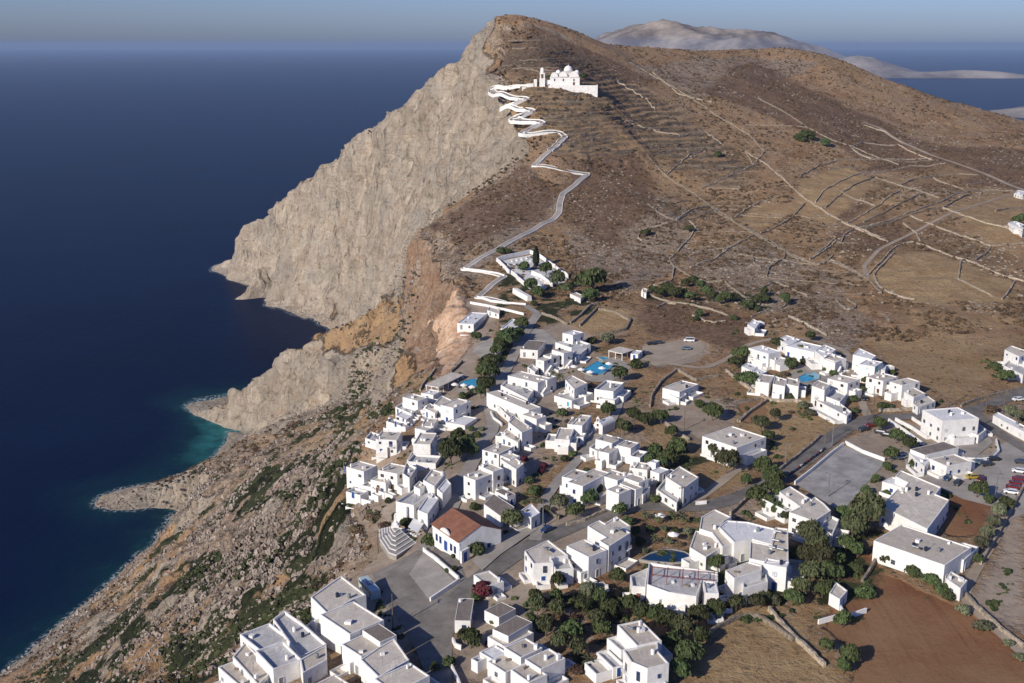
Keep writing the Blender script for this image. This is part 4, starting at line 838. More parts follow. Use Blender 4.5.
        # roof clutter that belongs to the house: chimney or hatch; furniture-high parapets need none
        if ty in 'rbd' and rng.random() < .6:
            q = Vector(inn[rng.randrange(n)]) * .72 + Vector((sum(p[0] for p in inn) / n, sum(p[1] for p in inn) / n)) * .28; pv, pf = [], []
            s = rng.uniform(.22, .4); box_geo(pv, pf, -s, s, -s, s, -par, rng.uniform(.5, 1.0)); box_geo(pv, pf, -s - .08, s + .08, -s - .08, s + .08, 1.02, 1.12)
            if pv[4][2] < 1.02: pv = pv[:8]; pf = pf[:6]
            co = mesh_obj('chimney', pv, pf, M_WHITE, root); co.location = (q.x, q.y, zt); co.rotation_euler = (0, 0, rng.uniform(0, 1.5))
    for (poly, z, h, ty) in bl:
        if ty not in 'rbwt' or name in ('shed', 'hut', 'ruin'): continue
        inn = offset(poly, .9); area = abs(sum(poly[i][0] * poly[(i + 1) % len(poly)][1] - poly[(i + 1) % len(poly)][0] * poly[i][1] for i in range(len(poly)))) / 2
        for _ in range(min(6, int(area / 40 + rng.random()))):
            w_ = np.random.RandomState(rng.randrange(10 ** 6)).dirichlet([1] * len(inn)); x = sum(a * p[0] for a, p in zip(w_, inn)); y = sum(a * p[1] for a, p in zip(w_, inn))
            if not in_poly(inn, x, y): continue
            fl = z - gz - (.32 if ty != 't' else .75) + .02; pv, pf = [], []; r = rng.random()
            if r < .25: lathe(pv, pf, [(.01, 0), (.42, 0), (.45, 1.0), (.3, 1.15), (.01, 1.2)], 12); nm_, mt = 'water_tank', rng.choice([M_METAL, M_DARK, M_WHITE])
            elif r < .5: box_geo(pv, pf, -.45, .45, -.3, .3, 0, .55); nm_, mt = 'air_unit', M_CANVAS
            elif r < .7: box_geo(pv, pf, -.03, .03, -.03, .03, 0, 2.4); box_geo(pv, pf, -.5, .5, -.02, .02, 2.2, 2.24); box_geo(pv, pf, -.3, .3, -.021, .021, 1.9, 1.94); nm_, mt = 'aerial', M_METAL
            elif r < .85: box_geo(pv, pf, -.6, .6, -.25, .25, 0, .45); nm_, mt = 'planter', M_BROWN
            else: box_geo(pv, pf, -.5, .5, -.5, .5, 0, .7); box_geo(pv, pf, -.56, .56, -.56, .56, .701, .78); nm_, mt = 'roof_hatch', M_WHITE
            co = mesh_obj(nm_, pv, pf, mt, root); co.location = (x - cx, y - cyy, fl); co.rotation_euler = (0, 0, rng.uniform(0, 3.1))
    if V: mesh_obj('wall', V, F, M_WHITE, root)
    if 'pergola' in flags:
        poly, z, h, ty = bl[0]; c = Vector((sum(p[0] for p in poly) / len(poly), sum(p[1] for p in poly) / len(poly))); pv, pf = [], []
        z0 = z - gz - .75
        for i in range(5):
            for j in range(2):
                x = -7.5 + i * 3.7; y = -2 + j * 4; box_geo(pv, pf, x - .07, x + .07, y - .07, y + .07, z0, z0 + 2.5)
            box_geo(pv, pf, -7.5 + i * 3.7 - .08, -7.5 + i * 3.7 + .08, -2.3, 2.3, z0 + 2.5, z0 + 2.65)
        for y in (-2, 2): box_geo(pv, pf, -7.8, 7.6, y - .08, y + .08, z0 + 2.38, z0 + 2.498)
        po = mesh_obj('pergola', pv, pf, M_RED, root); po.location = (c.x - cx - .5, c.y - cyy + .5, 0); po.rotation_euler = (0, 0, -.2)
    return root
def patios(root, spec):
    """walled patios, outside stairs and benches along the sunny side"""
    label, bl, shut, name, cat, group, flags = spec
    if name in ('shed', 'hut', 'ruin', 'pool_bar', 'pool_pavilion', 'hall', 'old_house', 'outbuilding'): return
    cx, cyy, gz = root.location
    for (poly, z, h, ty) in bl:
        n = len(poly); cand = []
        for i in range(n):
            a, c = Vector(poly[i]), Vector(poly[(i + 1) % n]); e = c - a
            if e.length < 3: continue
            nr = Vector((e.y, -e.x)).normalized(); cand.append((nr.y, a, c, e, nr))
        cand.sort(key=lambda t: t[0])
        for (ny, a, c, e, nr) in cand[:3]:
            if rng.random() > .92: continue
            d = rng.uniform(1.6, 4.2); s0 = rng.uniform(0, .35); s1 = min(1, s0 + rng.uniform(.45, .8)); p0 = a + e * s0 + nr * .03; p1 = a + e * s1 + nr * .03
            q0 = p0 + nr * d; q1 = p1 + nr * d; mid = (p0 + p1 + q0 + q1) / 4
            if any(in_poly(o[0], q.x, q.y) for o in ALLB for q in (mid, q0 + (mid - q0) * .2, q1 + (mid - q1) * .2)): continue
            if any(min((Vector(q) - Vector(w_)).length for w_ in zip(r_[3][::2, 0], r_[3][::2, 1])) < r_[1] * .5 for r_ in ROADW[:4] for q in (q0, q1)): continue
            g = min(hgt(*q0), hgt(*q1)) - gz; k = rng.random(); ht = g + (rng.uniform(.8, 1.3) if k < .7 else rng.uniform(2.4, 3.0)); fl = g + .25 if k < .7 else ht - .7
            if ht > h - .6: continue
            P4 = ccw([tuple(v_ - Vector((cx, cyy))) for v_ in (p0, q0, q1, p1)]); inn = offset(P4, .22); V = [(x, y, g - 1.3) for x, y in P4] + [(x, y, ht) for x, y in P4] + [(x, y, ht) for x, y in inn] + [(x, y, fl) for x, y in inn]
            Fq = []
            for i in range(4):
                j = (i + 1) % 4
                for b_ in (0, 4, 8): Fq.append((b_ + i, b_ + j, b_ + 4 + j, b_ + 4 + i))
            pw = mesh_obj('patio_wall', V, Fq, M_WHITE, root); mesh_obj('floor', [(x, y, fl + .01) for x, y in offset(inn, -.03)], [(0, 1, 2, 3)], rng.choice([M_TERR, M_TERR, M_ROOF]), pw)
            if rng.random() < .5 and h > 5:                          # outside stair against the wall
                V, Fq = [], []; L_ = 4.2; m = 10; rz = math.atan2(e.y, e.x)
                for t_ in range(m): box_geo(V, Fq, t_ * L_ / m, L_, -1.0 + t_ * .002, -t_ * .002, t_ * .3 - .8 if t_ == 0 else t_ * .3, (t_ + 1) * .3)
                so = mesh_obj('stairs', V, Fq, M_WHITE, root); s_ = a + e * .02 + nr * .04; so.location = (s_.x - cx, s_.y - cyy, max(0, hgt(s_.x, s_.y) - gz)); so.rotation_euler = (0, 0, rz)
                if e.length < 5.2 or any(in_poly(o[0], *(s_ + e.normalized() * 2 + nr * 1.0)) for o in ALLB): bpy.data.objects.remove(so)
for hs in HOUSES: patios(build_house(hs), hs)
# ------------------------------------------------------------------ road, path and paving sheets
def speck(name, a, b_, s1=.5, s2=2.0):
    m, nt, N, L, b = new_mat(name); B = NB(N, L); tc = N.new('ShaderNodeTexCoord').outputs['Object']
    c = B.mix(B.mr(B.noise(tc, s1 * .3, 5, .65), .35, .65), a, b_); c = B.mix(B.mr(B.noise(tc, s1 * 2, 5, .75), .55, .65, 0, .5), c, tuple(v * .6 for v in a)); c = B.mix(B.mr(B.noise(tc, s2, 3, .7), .58, .7, 0, .4), c, tuple(min(1, v * 1.4) for v in b_))
    L.new(c, b.inputs['Base Color']); b.inputs['Roughness'].default_value = .95; return m
M_ASPH = speck('asphalt', (0.10, 0.092, 0.083), (0.195, 0.178, 0.158)); M_PAVE = speck('flagstones', (0.24, 0.215, 0.185), (0.34, 0.31, 0.27)); M_DUST = speck('dust', (0.27, 0.215, 0.16), (0.36, 0.295, 0.225)); M_CONC = speck('concrete', (0.25, 0.225, 0.195), (0.36, 0.33, 0.29))
M_SQ = speck('square asphalt', (0.135, 0.12, 0.103), (0.235, 0.212, 0.185)); M_COURT = speck('court', (0.21, 0.20, 0.185), (0.36, 0.345, 0.325), .6, 2)
RM = {'asphalt': M_ASPH, 'paving': M_PAVE, 'dust': M_DUST}
def ribbon(name, w, zc, width, mat, lift=.12, kind='structure', edge=None):
    n = len(w); t = np.gradient(w, axis=0); t /= np.linalg.norm(t, axis=1)[:, None] + 1e-9; nr = np.stack([-t[:, 1], t[:, 0]], 1)
    us = np.linspace(-.5, .5, 5) * width; V = []
    jit = fbm2(w[:, 0] / 3, w[:, 1] / 3, 2, 5) * .5
    for k in range(n):
        for u in us:
            uu = u * (1 + (jit[k] - .25) * (.35 if mat is M_DUST else .0)); p = w[k] + nr[k] * uu; V.append((p[0], p[1], max(hgt(p[0], p[1]), zc[k]) + lift))
    F_ = [tuple(int(v) for v in q) for q in gridquads(n, 5)[:, ::-1]]
    # skirts so the sheet reads as a real slab
    o = mesh_obj(name, V, F_, mat, smooth=True); tag(o, kind=kind); return o
for (nm, wd, ma, w, z) in ROADW: ribbon(nm, w, z, wd, RM[ma], .16 if ma == 'asphalt' else (.3 if ma == 'paving' else .14))
def sheet(name, pts, mat, lift=.08, kind='structure', crop='-', flat=None):
    w = [G(*p)[:2] for p in (cp(crop, pts) if isinstance(pts, str) else pts)]; w = ccw([tuple(p) for p in w]); n = len(w)
    bd = []
    for i in range(n):
        a = Vector(w[i]); b = Vector(w[(i + 1) % n]); k = max(1, int((b - a).length / 2.0)); bd += [tuple(a + (b - a) * j / k) for j in range(k)]
    x0, x1 = min(p[0] for p in w), max(p[0] for p in w); y0, y1 = min(p[1] for p in w), max(p[1] for p in w); ins = []
    inner = offset(w, .8)
    for x in np.arange(x0, x1, 2.2):
        for y in np.arange(y0, y1, 2.2):
            if in_poly(inner, x, y): ins.append((x, y))
    m = len(bd); vs = [Vector(p) for p in bd + ins]
    v, e, f, _, _, _ = delaunay_2d_cdt(vs, [(i, (i + 1) % m) for i in range(m)], [], 1, 1e-3)
    z = (lambda x, y: flat) if flat is not None else (lambda x, y: hgt(x, y) + lift)
    F_ = []
    for t in f:
        a, b, c = v[t[0]], v[t[1]], v[t[2]]; F_.append(tuple(t) if (b - a).cross(c - a) > 0 else tuple(t)[::-1])
    o = mesh_obj(name, [(p.x, p.y, z(p.x, p.y)) for p in v], F_, mat, smooth=True)
    if kind: tag(o, kind=kind)
    return o, w
sheet('square', [(372, 574), (400, 560), (424, 549), (441, 537), (452, 548), (463, 572), (470, 590), (462, 606), (452, 640), (452, 700), (435, 700), (418, 655), (405, 630), (388, 606)], M_SQ, .10)
sheet('pavement', [(424, 552), (457, 584), (430, 602), (409, 575)], M_CONC, .24)
sheet('parking_lot', [(903, 449), (920, 452), (940, 450), (958, 455), (990, 455), (1000, 445), (1012, 440), (1045, 462), (1045, 505), (1010, 520), (996, 508), (962, 499), (938, 487), (920, 476), (906, 468)], M_CONC, .11)
sheet('parking_lot', [(643, 346), (690, 339), (706, 344), (703, 352), (680, 361), (655, 366), (640, 358)], M_DUST, .10)
sheet('sports_court', [(795, 484), (843, 446), (885, 463), (842, 512)], M_COURT, .15)
sheet('pavement', [(472, 562), (480, 552), (524, 524), (538, 530), (500, 556), (482, 572)], M_PAVE, .42)
sheet('pavement', '560,100 520,130 470,170 400,250 440,300 560,330 640,330 700,360 700,250 560,200', M_PAVE, .07, crop='C') if False else None
sheet('terrace', [(585, 372), (600, 359), (618, 357), (632, 366), (626, 374), (610, 382), (595, 382), (584, 380)], M_PAVE, .10)
sheet('terrace', [(455, 392), (462, 380), (480, 378), (478, 390), (470, 395)], M_PAVE, .10)
sheet('terrace', [(790, 372), (800, 365), (835, 372), (828, 388), (810, 392), (795, 385)], M_PAVE, .10)
sheet('terrace', [(945, 448), (958, 440), (985, 430), (993, 443), (975, 458), (955, 458)], M_PAVE, .2)
sheet('terrace', [(500, 325), (545, 330), (560, 345), (540, 352), (505, 340)], M_CONC, .10)
sheet('terrace', [(480, 342), (500, 338), (502, 355), (485, 362), (472, 352)], M_CONC, .10)

# ------------------------------------------------------------------ walls
def wall(name, pts, wd, ht, mat, label, cat, group=None, crop='-', step=1.6, sm=1, jag=0.0, base=-.7, world=None, off=0.0):
    w = wline(cp(crop, pts) if isinstance(pts, str) else pts, step, sm) if world is None else world
    n = len(w); t = np.gradient(w, axis=0); t /= np.linalg.norm(t, axis=1)[:, None] + 1e-9; nr = np.stack([-t[:, 1], t[:, 0]], 1); w = w + nr * off
    z = hgts(w[:, 0], w[:, 1]); r = np.random.RandomState(int(abs(w[0, 0] * 7 + w[0, 1])) % 9999); V = []; Fq = []
    for k in range(n):
        j = (r.rand(4) - .5) * jag; h = ht + (r.rand() - .5) * jag * 1.2
        for (s, zz, q) in ((-1, base, 1.1), (-1, h, .85), (1, h + j[0] * .3, .85), (1, base, 1.1)):
            p = w[k] + nr[k] * (s * wd / 2 * q + j[1] * .5); V.append((p[0], p[1], z[k] + zz))
    for k in range(n - 1):
        a = 4 * k; b = a + 4
        for i in range(3): Fq.append((a + i, b + i, b + i + 1, a + i + 1))
    Fq += [(0, 1, 2, 3), (4 * n - 1, 4 * n - 2, 4 * n - 3, 4 * n - 4)]
    o = mesh_obj(name, V, Fq, mat); return tag(o, label, cat, group)
def regionname(px, py):
    if py < 120: return 'high on the ridge path' if px < 700 else 'on the far hillside'
    marks = [(560, 110, 'below the domed church'), (660, 200, 'above the dark scrub in mid slope'), (740, 200, 'in the middle of the big field slope'), (830, 190, 'between the pale terraced fields'), (900, 170, 'near the upper edge of the fields'), (970, 175, 'under the tan ridge track'), (890, 215, 'where the narrow fan-shaped fields meet'), (960, 215, 'in the dry fields at the right edge'), (860, 240, 'round the dark scrubby field'), (920, 280, 'in the scrub above the roadside houses'), (1000, 280, 'in the right hand scrub corner'), (790, 260, 'across the stony slope above the holiday pool'), (700, 270, 'beside the tree-filled plot'), (820, 310, 'just above the holiday houses'), (650, 310, 'below the tree-filled plot'), (600, 320, 'above the large pool')]
    return min(marks, key=lambda m: (m[0] - px) ** 2 + (m[1] - py) ** 2 * 2.5)[2]
FW = []
def fw(c, s): FW.append((c, s))
for s in '''40,80 100,115 170,155 205,178 280,228 340,262|330,300 380,330 430,375 480,415 560,465 650,500|85,285 120,325 150,355 215,395 270,435 330,475 390,510 450,545 490,558 520,550 560,565 610,590|360,178 410,205 470,245 530,275 600,300 680,330|330,238 400,240 470,245|570,290 600,280 680,285 730,310 760,320|570,290 600,310 660,320 760,320|40,140 75,160 110,185 125,205|60,230 120,250 180,262|600,240 650,255 690,282|120,120 180,170 260,190|340,262 375,300 350,330 330,300|180,265 240,255 280,285|150,355 200,310 250,290|230,385 330,340 370,325'''.split('|'): fw('O', s)
for s in '''0,120 80,75 170,50 330,45|240,0 290,30 330,45 480,45 600,40|130,90 240,80|70,240 100,195 180,145 270,110 350,100 500,75 660,62|115,265 200,190 270,150 340,125 460,165 560,195 640,220|460,160 520,135 620,118 720,110 810,115|600,125 680,160 740,180|215,335 300,290 380,235 460,180|290,330 380,290 480,235 570,200|270,355 380,330 480,295 560,265 640,240 720,200 830,185 970,185|300,360 420,330 500,300 600,270 650,265 700,235 780,200|650,265 760,305 870,340 960,365|500,300 620,350 740,395 870,440 1020,425|870,440 840,480 790,510|420,455 480,425 520,422 600,450 700,490 790,515 900,565 1020,600|730,510 720,590|720,590 800,630 880,670|980,600 940,660 920,683|420,455 370,510 310,570|430,470 370,530 335,570 350,610 400,650 460,670 520,683|0,205 70,255 140,300 220,345 300,380 400,420|0,495 60,522 110,520 150,480|130,505 200,530 280,570 340,620 370,655|45,500 110,450 160,405|185,425 200,390 240,365|470,335 530,380 545,415|890,280 950,268 1020,265|630,335 700,315 745,305|185,190 260,230 340,255|760,160 830,150'''.split('|'): fw('L', s)
for s in '''240,85 300,45 375,25|375,15 420,60 480,90 560,135 640,175 700,215 780,255 850,280 890,260 905,235|120,20 170,60 240,90|240,90 300,60 430,45|295,90 325,120 300,160 270,190 240,230 210,255|490,75 540,40 600,10 640,0|600,145 680,110 730,80 790,15|80,150 120,120 200,100 250,90|205,262 270,310 350,350 440,345 480,380 540,420|440,220 500,190 580,150|300,290 390,260 460,215|625,330 635,290 700,250 705,220|565,235 570,270 600,290|530,400 600,380 660,350 740,385 800,410|900,260 960,285 1024,320|810,255 870,220 920,180|920,430 960,470 1000,465 1010,450 970,425|110,400 180,430 260,440 340,460 430,480 460,495|160,460 200,440 240,445|310,495 360,520 400,525 450,520|720,500 780,525 850,560 880,580|560,500 610,480 700,460 720,430|0,495 40,515 30,550 0,560|230,290 220,345 180,360 120,370|80,150 75,165 95,175'''.split('|'): fw('M', s)
cnt = {}
for (c, s) in FW:
    pts = cp(c, s); px = sum(p[0] for p in pts) / len(pts); py = sum(p[1] for p in pts) / len(pts); dx = pts[-1][0] - pts[0][0]; dy = pts[-1][1] - pts[0][1]; L_ = math.hypot(dx, dy)
    shape = ('long' if L_ > 110 else 'short' if L_ < 32 else 'mid-length'); dirn = 'running level' if abs(dy) < .22 * abs(dx) else ('dropping rightward' if dx * dy > 0 else 'rising rightward')
    o = wall('stone_wall', pts, .75, .85, M_STONE, f'{shape} dry stone wall {dirn} {regionname(px, py)}', 'stone wall', 'dry stone walls dividing the hillside fields', step=2.0, sm=1, jag=.45)
TW = [('b', '740,130 830,120 900,105 925,55 870,25 800,5 760,0', 'stone', 'dry stone wall looping round the grassy plot above the large pool'), ('b', '470,22 540,45 600,78', 'stone', 'stone wall running from the lane top to the tall utility pole'), ('Z', '670,530 720,490 770,440 810,430', 'stone', 'stone wall edging the narrow track beside the grassy plot'), ('Z', '715,545 760,500 810,450', 'stone', 'second stone wall beside the narrow track by the grassy plot'),
      ('W', '440,315 520,380 600,430 660,465', 'stone', 'pale wall slanting below the front row of holiday houses'), ('W', '660,465 740,472 800,470 870,490', 'stone', 'stone wall closing the bottom of the holiday houses garden'), ('W', '500,575 570,520 650,470', 'stone', 'stone wall between the red soil patch and the dry plot'), ('W', '50,500 60,440 110,370 190,310', 'stone', 'stone wall on the left of the lone house with paved yard'), ('W', '190,310 260,350 290,368', 'stone', 'stone wall above the lone house with paved yard'),
      ('W', '290,365 350,350 400,340', 'stone', 'short wall between the lone yard house and the dirt track'), ('P', '130,175 170,205 215,240 250,262', 'stone', 'dry wall crossing the plot left of the arched window house'), ('V', '-20,600 -60,640 -160,720 -300,830 -380,905 -480,1000', 'stone', 'tan retaining wall along the upper side of the main road'), ('V', '280,470 360,468 450,462', 'stone', 'tan roadside wall in front of the yard with round bushes'), ('V', '700,445 800,408 900,382 1024,350', 'stone', 'long tan retaining wall above the road at the right edge'),
      ('T', '500,512 560,462 660,402 770,345 850,342 940,395 1040,470', 'stone', 'thick stone wall round the top of the tan field'), ('T', '915,310 960,360 1030,440 1130,530 1200,600', 'stone', 'stone wall on the right side of the tan field'), ('X', '1024,290 950,430 880,560 800,690', 'stone', 'long wall separating the hedge of round bushes from the bare yard'), ('Y', '720,230 760,280 850,365 940,440 1024,505', 'stone', 'stone wall running under the row of bushes at the bottom right'),
      ('Y', '195,170 240,100 290,15', 'stone', 'garden wall between the hall and the red field'), ('P', '510,165 560,120 650,60', 'stone', 'low wall at the left of the dry roadside plot'), ('N', '245,475 270,500 305,510', 'stone', 'curved ochre wall end at the lane junction'), ('N', '340,545 430,520 530,478', 'stone', 'ochre garden wall along the road below the big cream-roofed house'),
      ('Z', '155,428 220,440 300,458 430,488', 'white', 'long white wall on the clifftop below the zigzag path start'), ('Z', '190,400 260,420 330,430 440,438', 'white', 'white parapet wall of the path just above the clifftop wall'), ('Z', '120,252 200,265 300,280 330,290', 'white', 'white parapet of the lowest hairpin beside the graveyard'), ('E', '325,110 350,160 400,195 415,210', 'white', 'curved white kerb wall at the bend of the lane'), ('c', '480,625 500,640 560,683', 'white', 'white kerb wall between the square and the red-roofed building garden'),
      ('X', '100,80 40,125 -60,210 -150,280', 'white', 'white wall along the road side of the sports court'), ('X', '110,72 200,120 310,160', 'white', 'white wall with banners at the top end of the sports court'), ('X', '730,158 800,162 860,155 895,120 880,60', 'white', 'white curved wall round the forecourt of the three storey block'), ('V', '330,520 420,580 510,645', 'white', 'outer white terrace wall in front of the three storey block'), ('V', '365,515 450,560 525,610', 'white', 'inner white terrace wall in front of the three storey block'), ('V', '450,510 480,530 530,560', 'white', 'short white terrace wall at the foot of the three storey block'),
      ('W', '905,490 950,520 1024,560', 'stone', 'stone wall at the foot of the sheer fronted holiday block'), ('A', '320,250 345,200 390,150 440,80', 'stone', 'pale cliff edge wall left of the bar awning'), ('A', '570,105 620,60 660,20', 'stone', 'wall climbing from the bar awning along the orange cliff'), ('S', '265,610 300,683 320,740', 'white', 'white kerb wall by the dark lane at the bottom of the square'), ('S', '270,470 285,500 315,512', 'white', 'little white wall corner beside the tree on the square'),
      ('S', '155,265 230,215 305,165', 'white', 'white kerb line on the lower side of the paved triangle'), ('S', '120,5 200,70 300,155', 'white', 'white kerb line on the upper side of the paved triangle'), ('Y', '-30,380 60,355 130,350 215,320', 'white', 'white rail wall beside the little stone coloured hut'), ('Y', '60,260 85,310 100,335', 'white', 'short white wall falling from the stone coloured hut'), ('P', '285,590 340,585', 'white', 'short white wall on the outside of the road bend')]
for (c, s, k, lab) in TW:
    if k == 'stone': wall('stone_wall', s, .7, 1.1, M_STONE, lab, 'stone wall', crop=c, jag=.25)
    else: wall('white_wall', s, .45, 1.2, M_WHITE, lab, 'wall', crop=c, sm=0)
zig = [r for r in ROADW if r[2] == 'paving'][2]; w = zig[3]
for off, lab in ((2.0, 'white parapet wall on the left side of the zigzag church path'), (-2.0, 'white parapet wall on the right side of the zigzag church path')):
    # parapets broken at hairpins would cross the path: build along the offset line
    keep = w[18:]
    k = next(i for i in range(len(keep)) if keep[i][1] > 800)
    wall('parapet_wall', None, .4, .55, M_WHITE, lab.replace('the zigzag church path', 'the lower church path'), 'wall', 'parapets of the zigzag church path', world=keep[:k], off=off * .9, base=-1.2)
    wall('parapet_wall', None, .5, .95, M_WHITE, lab.replace('the zigzag church path', 'the upper zigzags below the church'), 'wall', 'parapets of the zigzag church path', world=keep[k:], off=off, base=-1.6)

# contour-following terrace walls
rw = np.random.RandomState(12); M_OLDST = simple('weathered dry stone', (0.17, 0.135, 0.10), .95, .5, .7, bump=.2)
def contour_walls(poly, n, label, group, lo=18, hi=70, ht=.7):
    w_ = photo_poly(poly, HM); xs = [p[0] for p in w_]; ys_ = [p[1] for p in w_]; made = 0; tries = 0
    while made < n and tries < n * 12:
        tries += 1; x, y = rw.uniform(min(xs), max(xs)), rw.uniform(min(ys_), max(ys_))
        if not in_poly(w_, x, y): continue
        pts = [(x, y)]; L_ = rw.uniform(lo, hi)
        for k in range(int(L_ / 2.2)):
            e_ = 6.0; gx_ = (hgt(x + e_, y) - hgt(x - e_, y)); gy2 = (hgt(x, y + e_) - hgt(x, y - e_)); d_ = math.hypot(gx_, gy2) + 1e-6
            x += gy2 / d_ * 2.2; y += -gx_ / d_ * 2.2
            if not in_poly(w_, x, y): break
            pts.append((x, y))
        if len(pts) < 6: continue
        wall('terrace_wall', None, .7, ht, M_OLDST, label, 'terrace wall', group, world=np.array(pts), jag=.5); made += 1
contour_walls([(530, 97), (600, 95), (690, 130), (760, 170), (740, 195), (650, 165), (600, 158), (560, 160), (545, 128)], 70, 'low broken terrace wall following the contour on the slope below the domed church', 'terrace walls below the church')
contour_walls([(505, 40), (560, 45), (640, 90), (600, 82), (530, 78), (495, 72)], 20, 'low broken terrace wall on the summit slope above the domed church', 'terrace walls above the church')
contour_walls([(650, 195), (740, 190), (800, 190), (860, 230), (870, 310), (780, 290), (690, 250)], 16, 'low broken terrace wall following the contour across the broad field slope', 'terrace walls on the field slope', 25, 90, .5)
# ------------------------------------------------------------------ the building with the red tiled roof
def tile_mat():
    m, nt, N, L, b = new_mat('red roof tiles'); B = NB(N, L); tc = N.new('ShaderNodeTexCoord').outputs['Object']
    c = B.mix(B.mr(B.noise(tc, .5, 5, .7), .35, .65), (0.20, 0.085, 0.052), (0.31, 0.145, 0.09)); c = B.mix(B.mr(B.noise(tc, 2.2, 4, .8), .55, .65, 0, .5), c, (0.16, 0.06, 0.035))
    wv = N.new('ShaderNodeTexWave'); wv.inputs['Scale'].default_value = 1.6; wv.bands_direction = 'X'; L.new(tc, wv.inputs['Vector']); bp = N.new('ShaderNodeBump'); bp.inputs['Distance'].default_value = .08; L.new(wv.outputs[1], bp.inputs['Height']); L.new(bp.outputs[0], b.inputs['Normal'])
    L.new(c, b.inputs['Base Color']); b.inputs['Roughness'].default_value = .9; return m
M_TILE = tile_mat()
def red_house():
    w, z = roof_world(cp('G', '500,350 715,495 965,345') + [(cp('G', '500,350')[0][0] + cp('G', '965,345')[0][0] - cp('G', '715,495')[0][0], cp('G', '500,350')[0][1] + cp('G', '965,345')[0][1] - cp('G', '715,495')[0][1])], 5.4)
    a = at_z(*cp('G', '500,350')[0], z)[:2]; b = at_z(*cp('G', '715,495')[0], z)[:2]; c = at_z(*cp('G', '965,345')[0], z)[:2]
    a, b, c = Vector(a), Vector(b), Vector(c); u = (b - a).normalized(); v = Vector((-u.y, u.x)); Lx = (b - a).length; Wd = abs((c - b).dot(v)); org = a; gz = ground_under([tuple((a + c) / 2)])
    root = empty('red_roofed_building', (org.x, org.y, gz), math.atan2(u.y, u.x), 'white building with red tiled gable roof and blue doors by the square', 'building')
    H_ = z - gz; R_ = 2.9
    V = [(0, 0, -1), (Lx, 0, -1), (Lx, Wd, -1), (0, Wd, -1), (0, 0, H_), (Lx, 0, H_), (Lx, Wd, H_), (0, Wd, H_), (Lx, Wd / 2, H_ + R_), (0, Wd / 2, H_ + R_)]
    mesh_obj('wall', V, [(0, 1, 5, 4), (1, 2, 6, 8, 5), (2, 3, 7, 6), (3, 0, 4, 9, 7)], M_WHITE, root)
    for s in (0, 1):
        y0 = -.45 if s == 0 else Wd + .45; zz = H_ - .45 * R_ / (Wd / 2); t = .18
        V = [(-.3, y0, zz), (Lx + .12, y0, zz), (Lx + .12, Wd / 2, H_ + R_ + .02), (-.3, Wd / 2, H_ + R_ + .02)]; V += [(x, y, q + t) for x, y, q in V]
        Fq = [(0, 1, 2, 3), (4, 7, 6, 5), (0, 4, 5, 1), (1, 5, 6, 2), (2, 6, 7, 3), (3, 7, 4, 0)]
        mesh_obj('roof', V, Fq if s else Fq, M_TILE, root)
    V, Fq = [], []; box_geo(V, Fq, -.1, Lx + .1, -.12, 0, H_ - 1.1, H_ - .5); mesh_obj('cornice', V, Fq, M_WHITE, root)
    # curved pediment over the entrance
    n = 12; V = [(Lx * .5 + 2.6 * math.cos(math.pi * i / n), y, H_ - .6 + 1.9 * math.sin(math.pi * i / n)) for y in (-.35, .05) for i in range(n + 1)]
    Fq = [tuple(range(n + 1)), tuple(range(2 * n + 1, n, -1))] + [(i, n + 1 + i, n + 2 + i, i + 1) for i in range(n)]; mesh_obj('pediment', V, Fq, M_WHITE, root)
    part('door', DOOR['blue'], root, (Lx * .5, 0, .1)).scale = (1.6, 1, 1.35)
    for x in (.16, .3, .7, .84): part('window', WIN['blue'][0], root, (Lx * x, 0, 1.3)).scale = (1.1, 1, 1.7)
    for y in (.3, .7): part('window', WIN['blue'][0], root, (Lx, Wd * y, 1.4), math.pi / 2)
    return root
red_house()
gt, gf = [], []
gq = G(*cp('G', '760,650')[0])
box_geo(gt, gf, -1.6, -.8, -.3, .3, 0, 2.8); box_geo(gt, gf, .8, 1.6, -.3, .3, 0, 2.8); box_geo(gt, gf, -1.6, 1.6, -.3, .3, 2.8, 3.5)
gr = empty('garden_gate', gq, .9, 'white gateway with bright blue door at the corner of the red-roofed building', 'gate'); mesh_obj('arch', gt, gf, M_WHITE, gr); part('door', DOOR['blue'], gr, (0, -.05, .1)).scale = (1.4, 1, 1.2)
aw, az = roof_world(cp('G', '305,375 380,425 430,350 350,305'), 2.9); gz0 = ground_under([aw[0]])
ar = empty('cafe_awning', (aw[0][0], aw[0][1], gz0), 0, 'white canvas awning over the cafe tables below the restaurant', 'awning')
mesh_obj('canopy', [(x - aw[0][0], y - aw[0][1], az - gz0 + q) for q in (0, .08) for x, y in aw], [(3, 2, 1, 0), (4, 5, 6, 7), (0, 1, 5, 4), (1, 2, 6, 5), (2, 3, 7, 6), (3, 0, 4, 7)], M_CANVAS, ar)
for x, y in offset(aw, .15): V, Fq = [], []; box_geo(V, Fq, x - aw[0][0] - .05, x - aw[0][0] + .05, y - aw[0][1] - .05, y - aw[0][1] + .05, -.3, az - gz0); mesh_obj('post', V, Fq, M_METAL, ar)

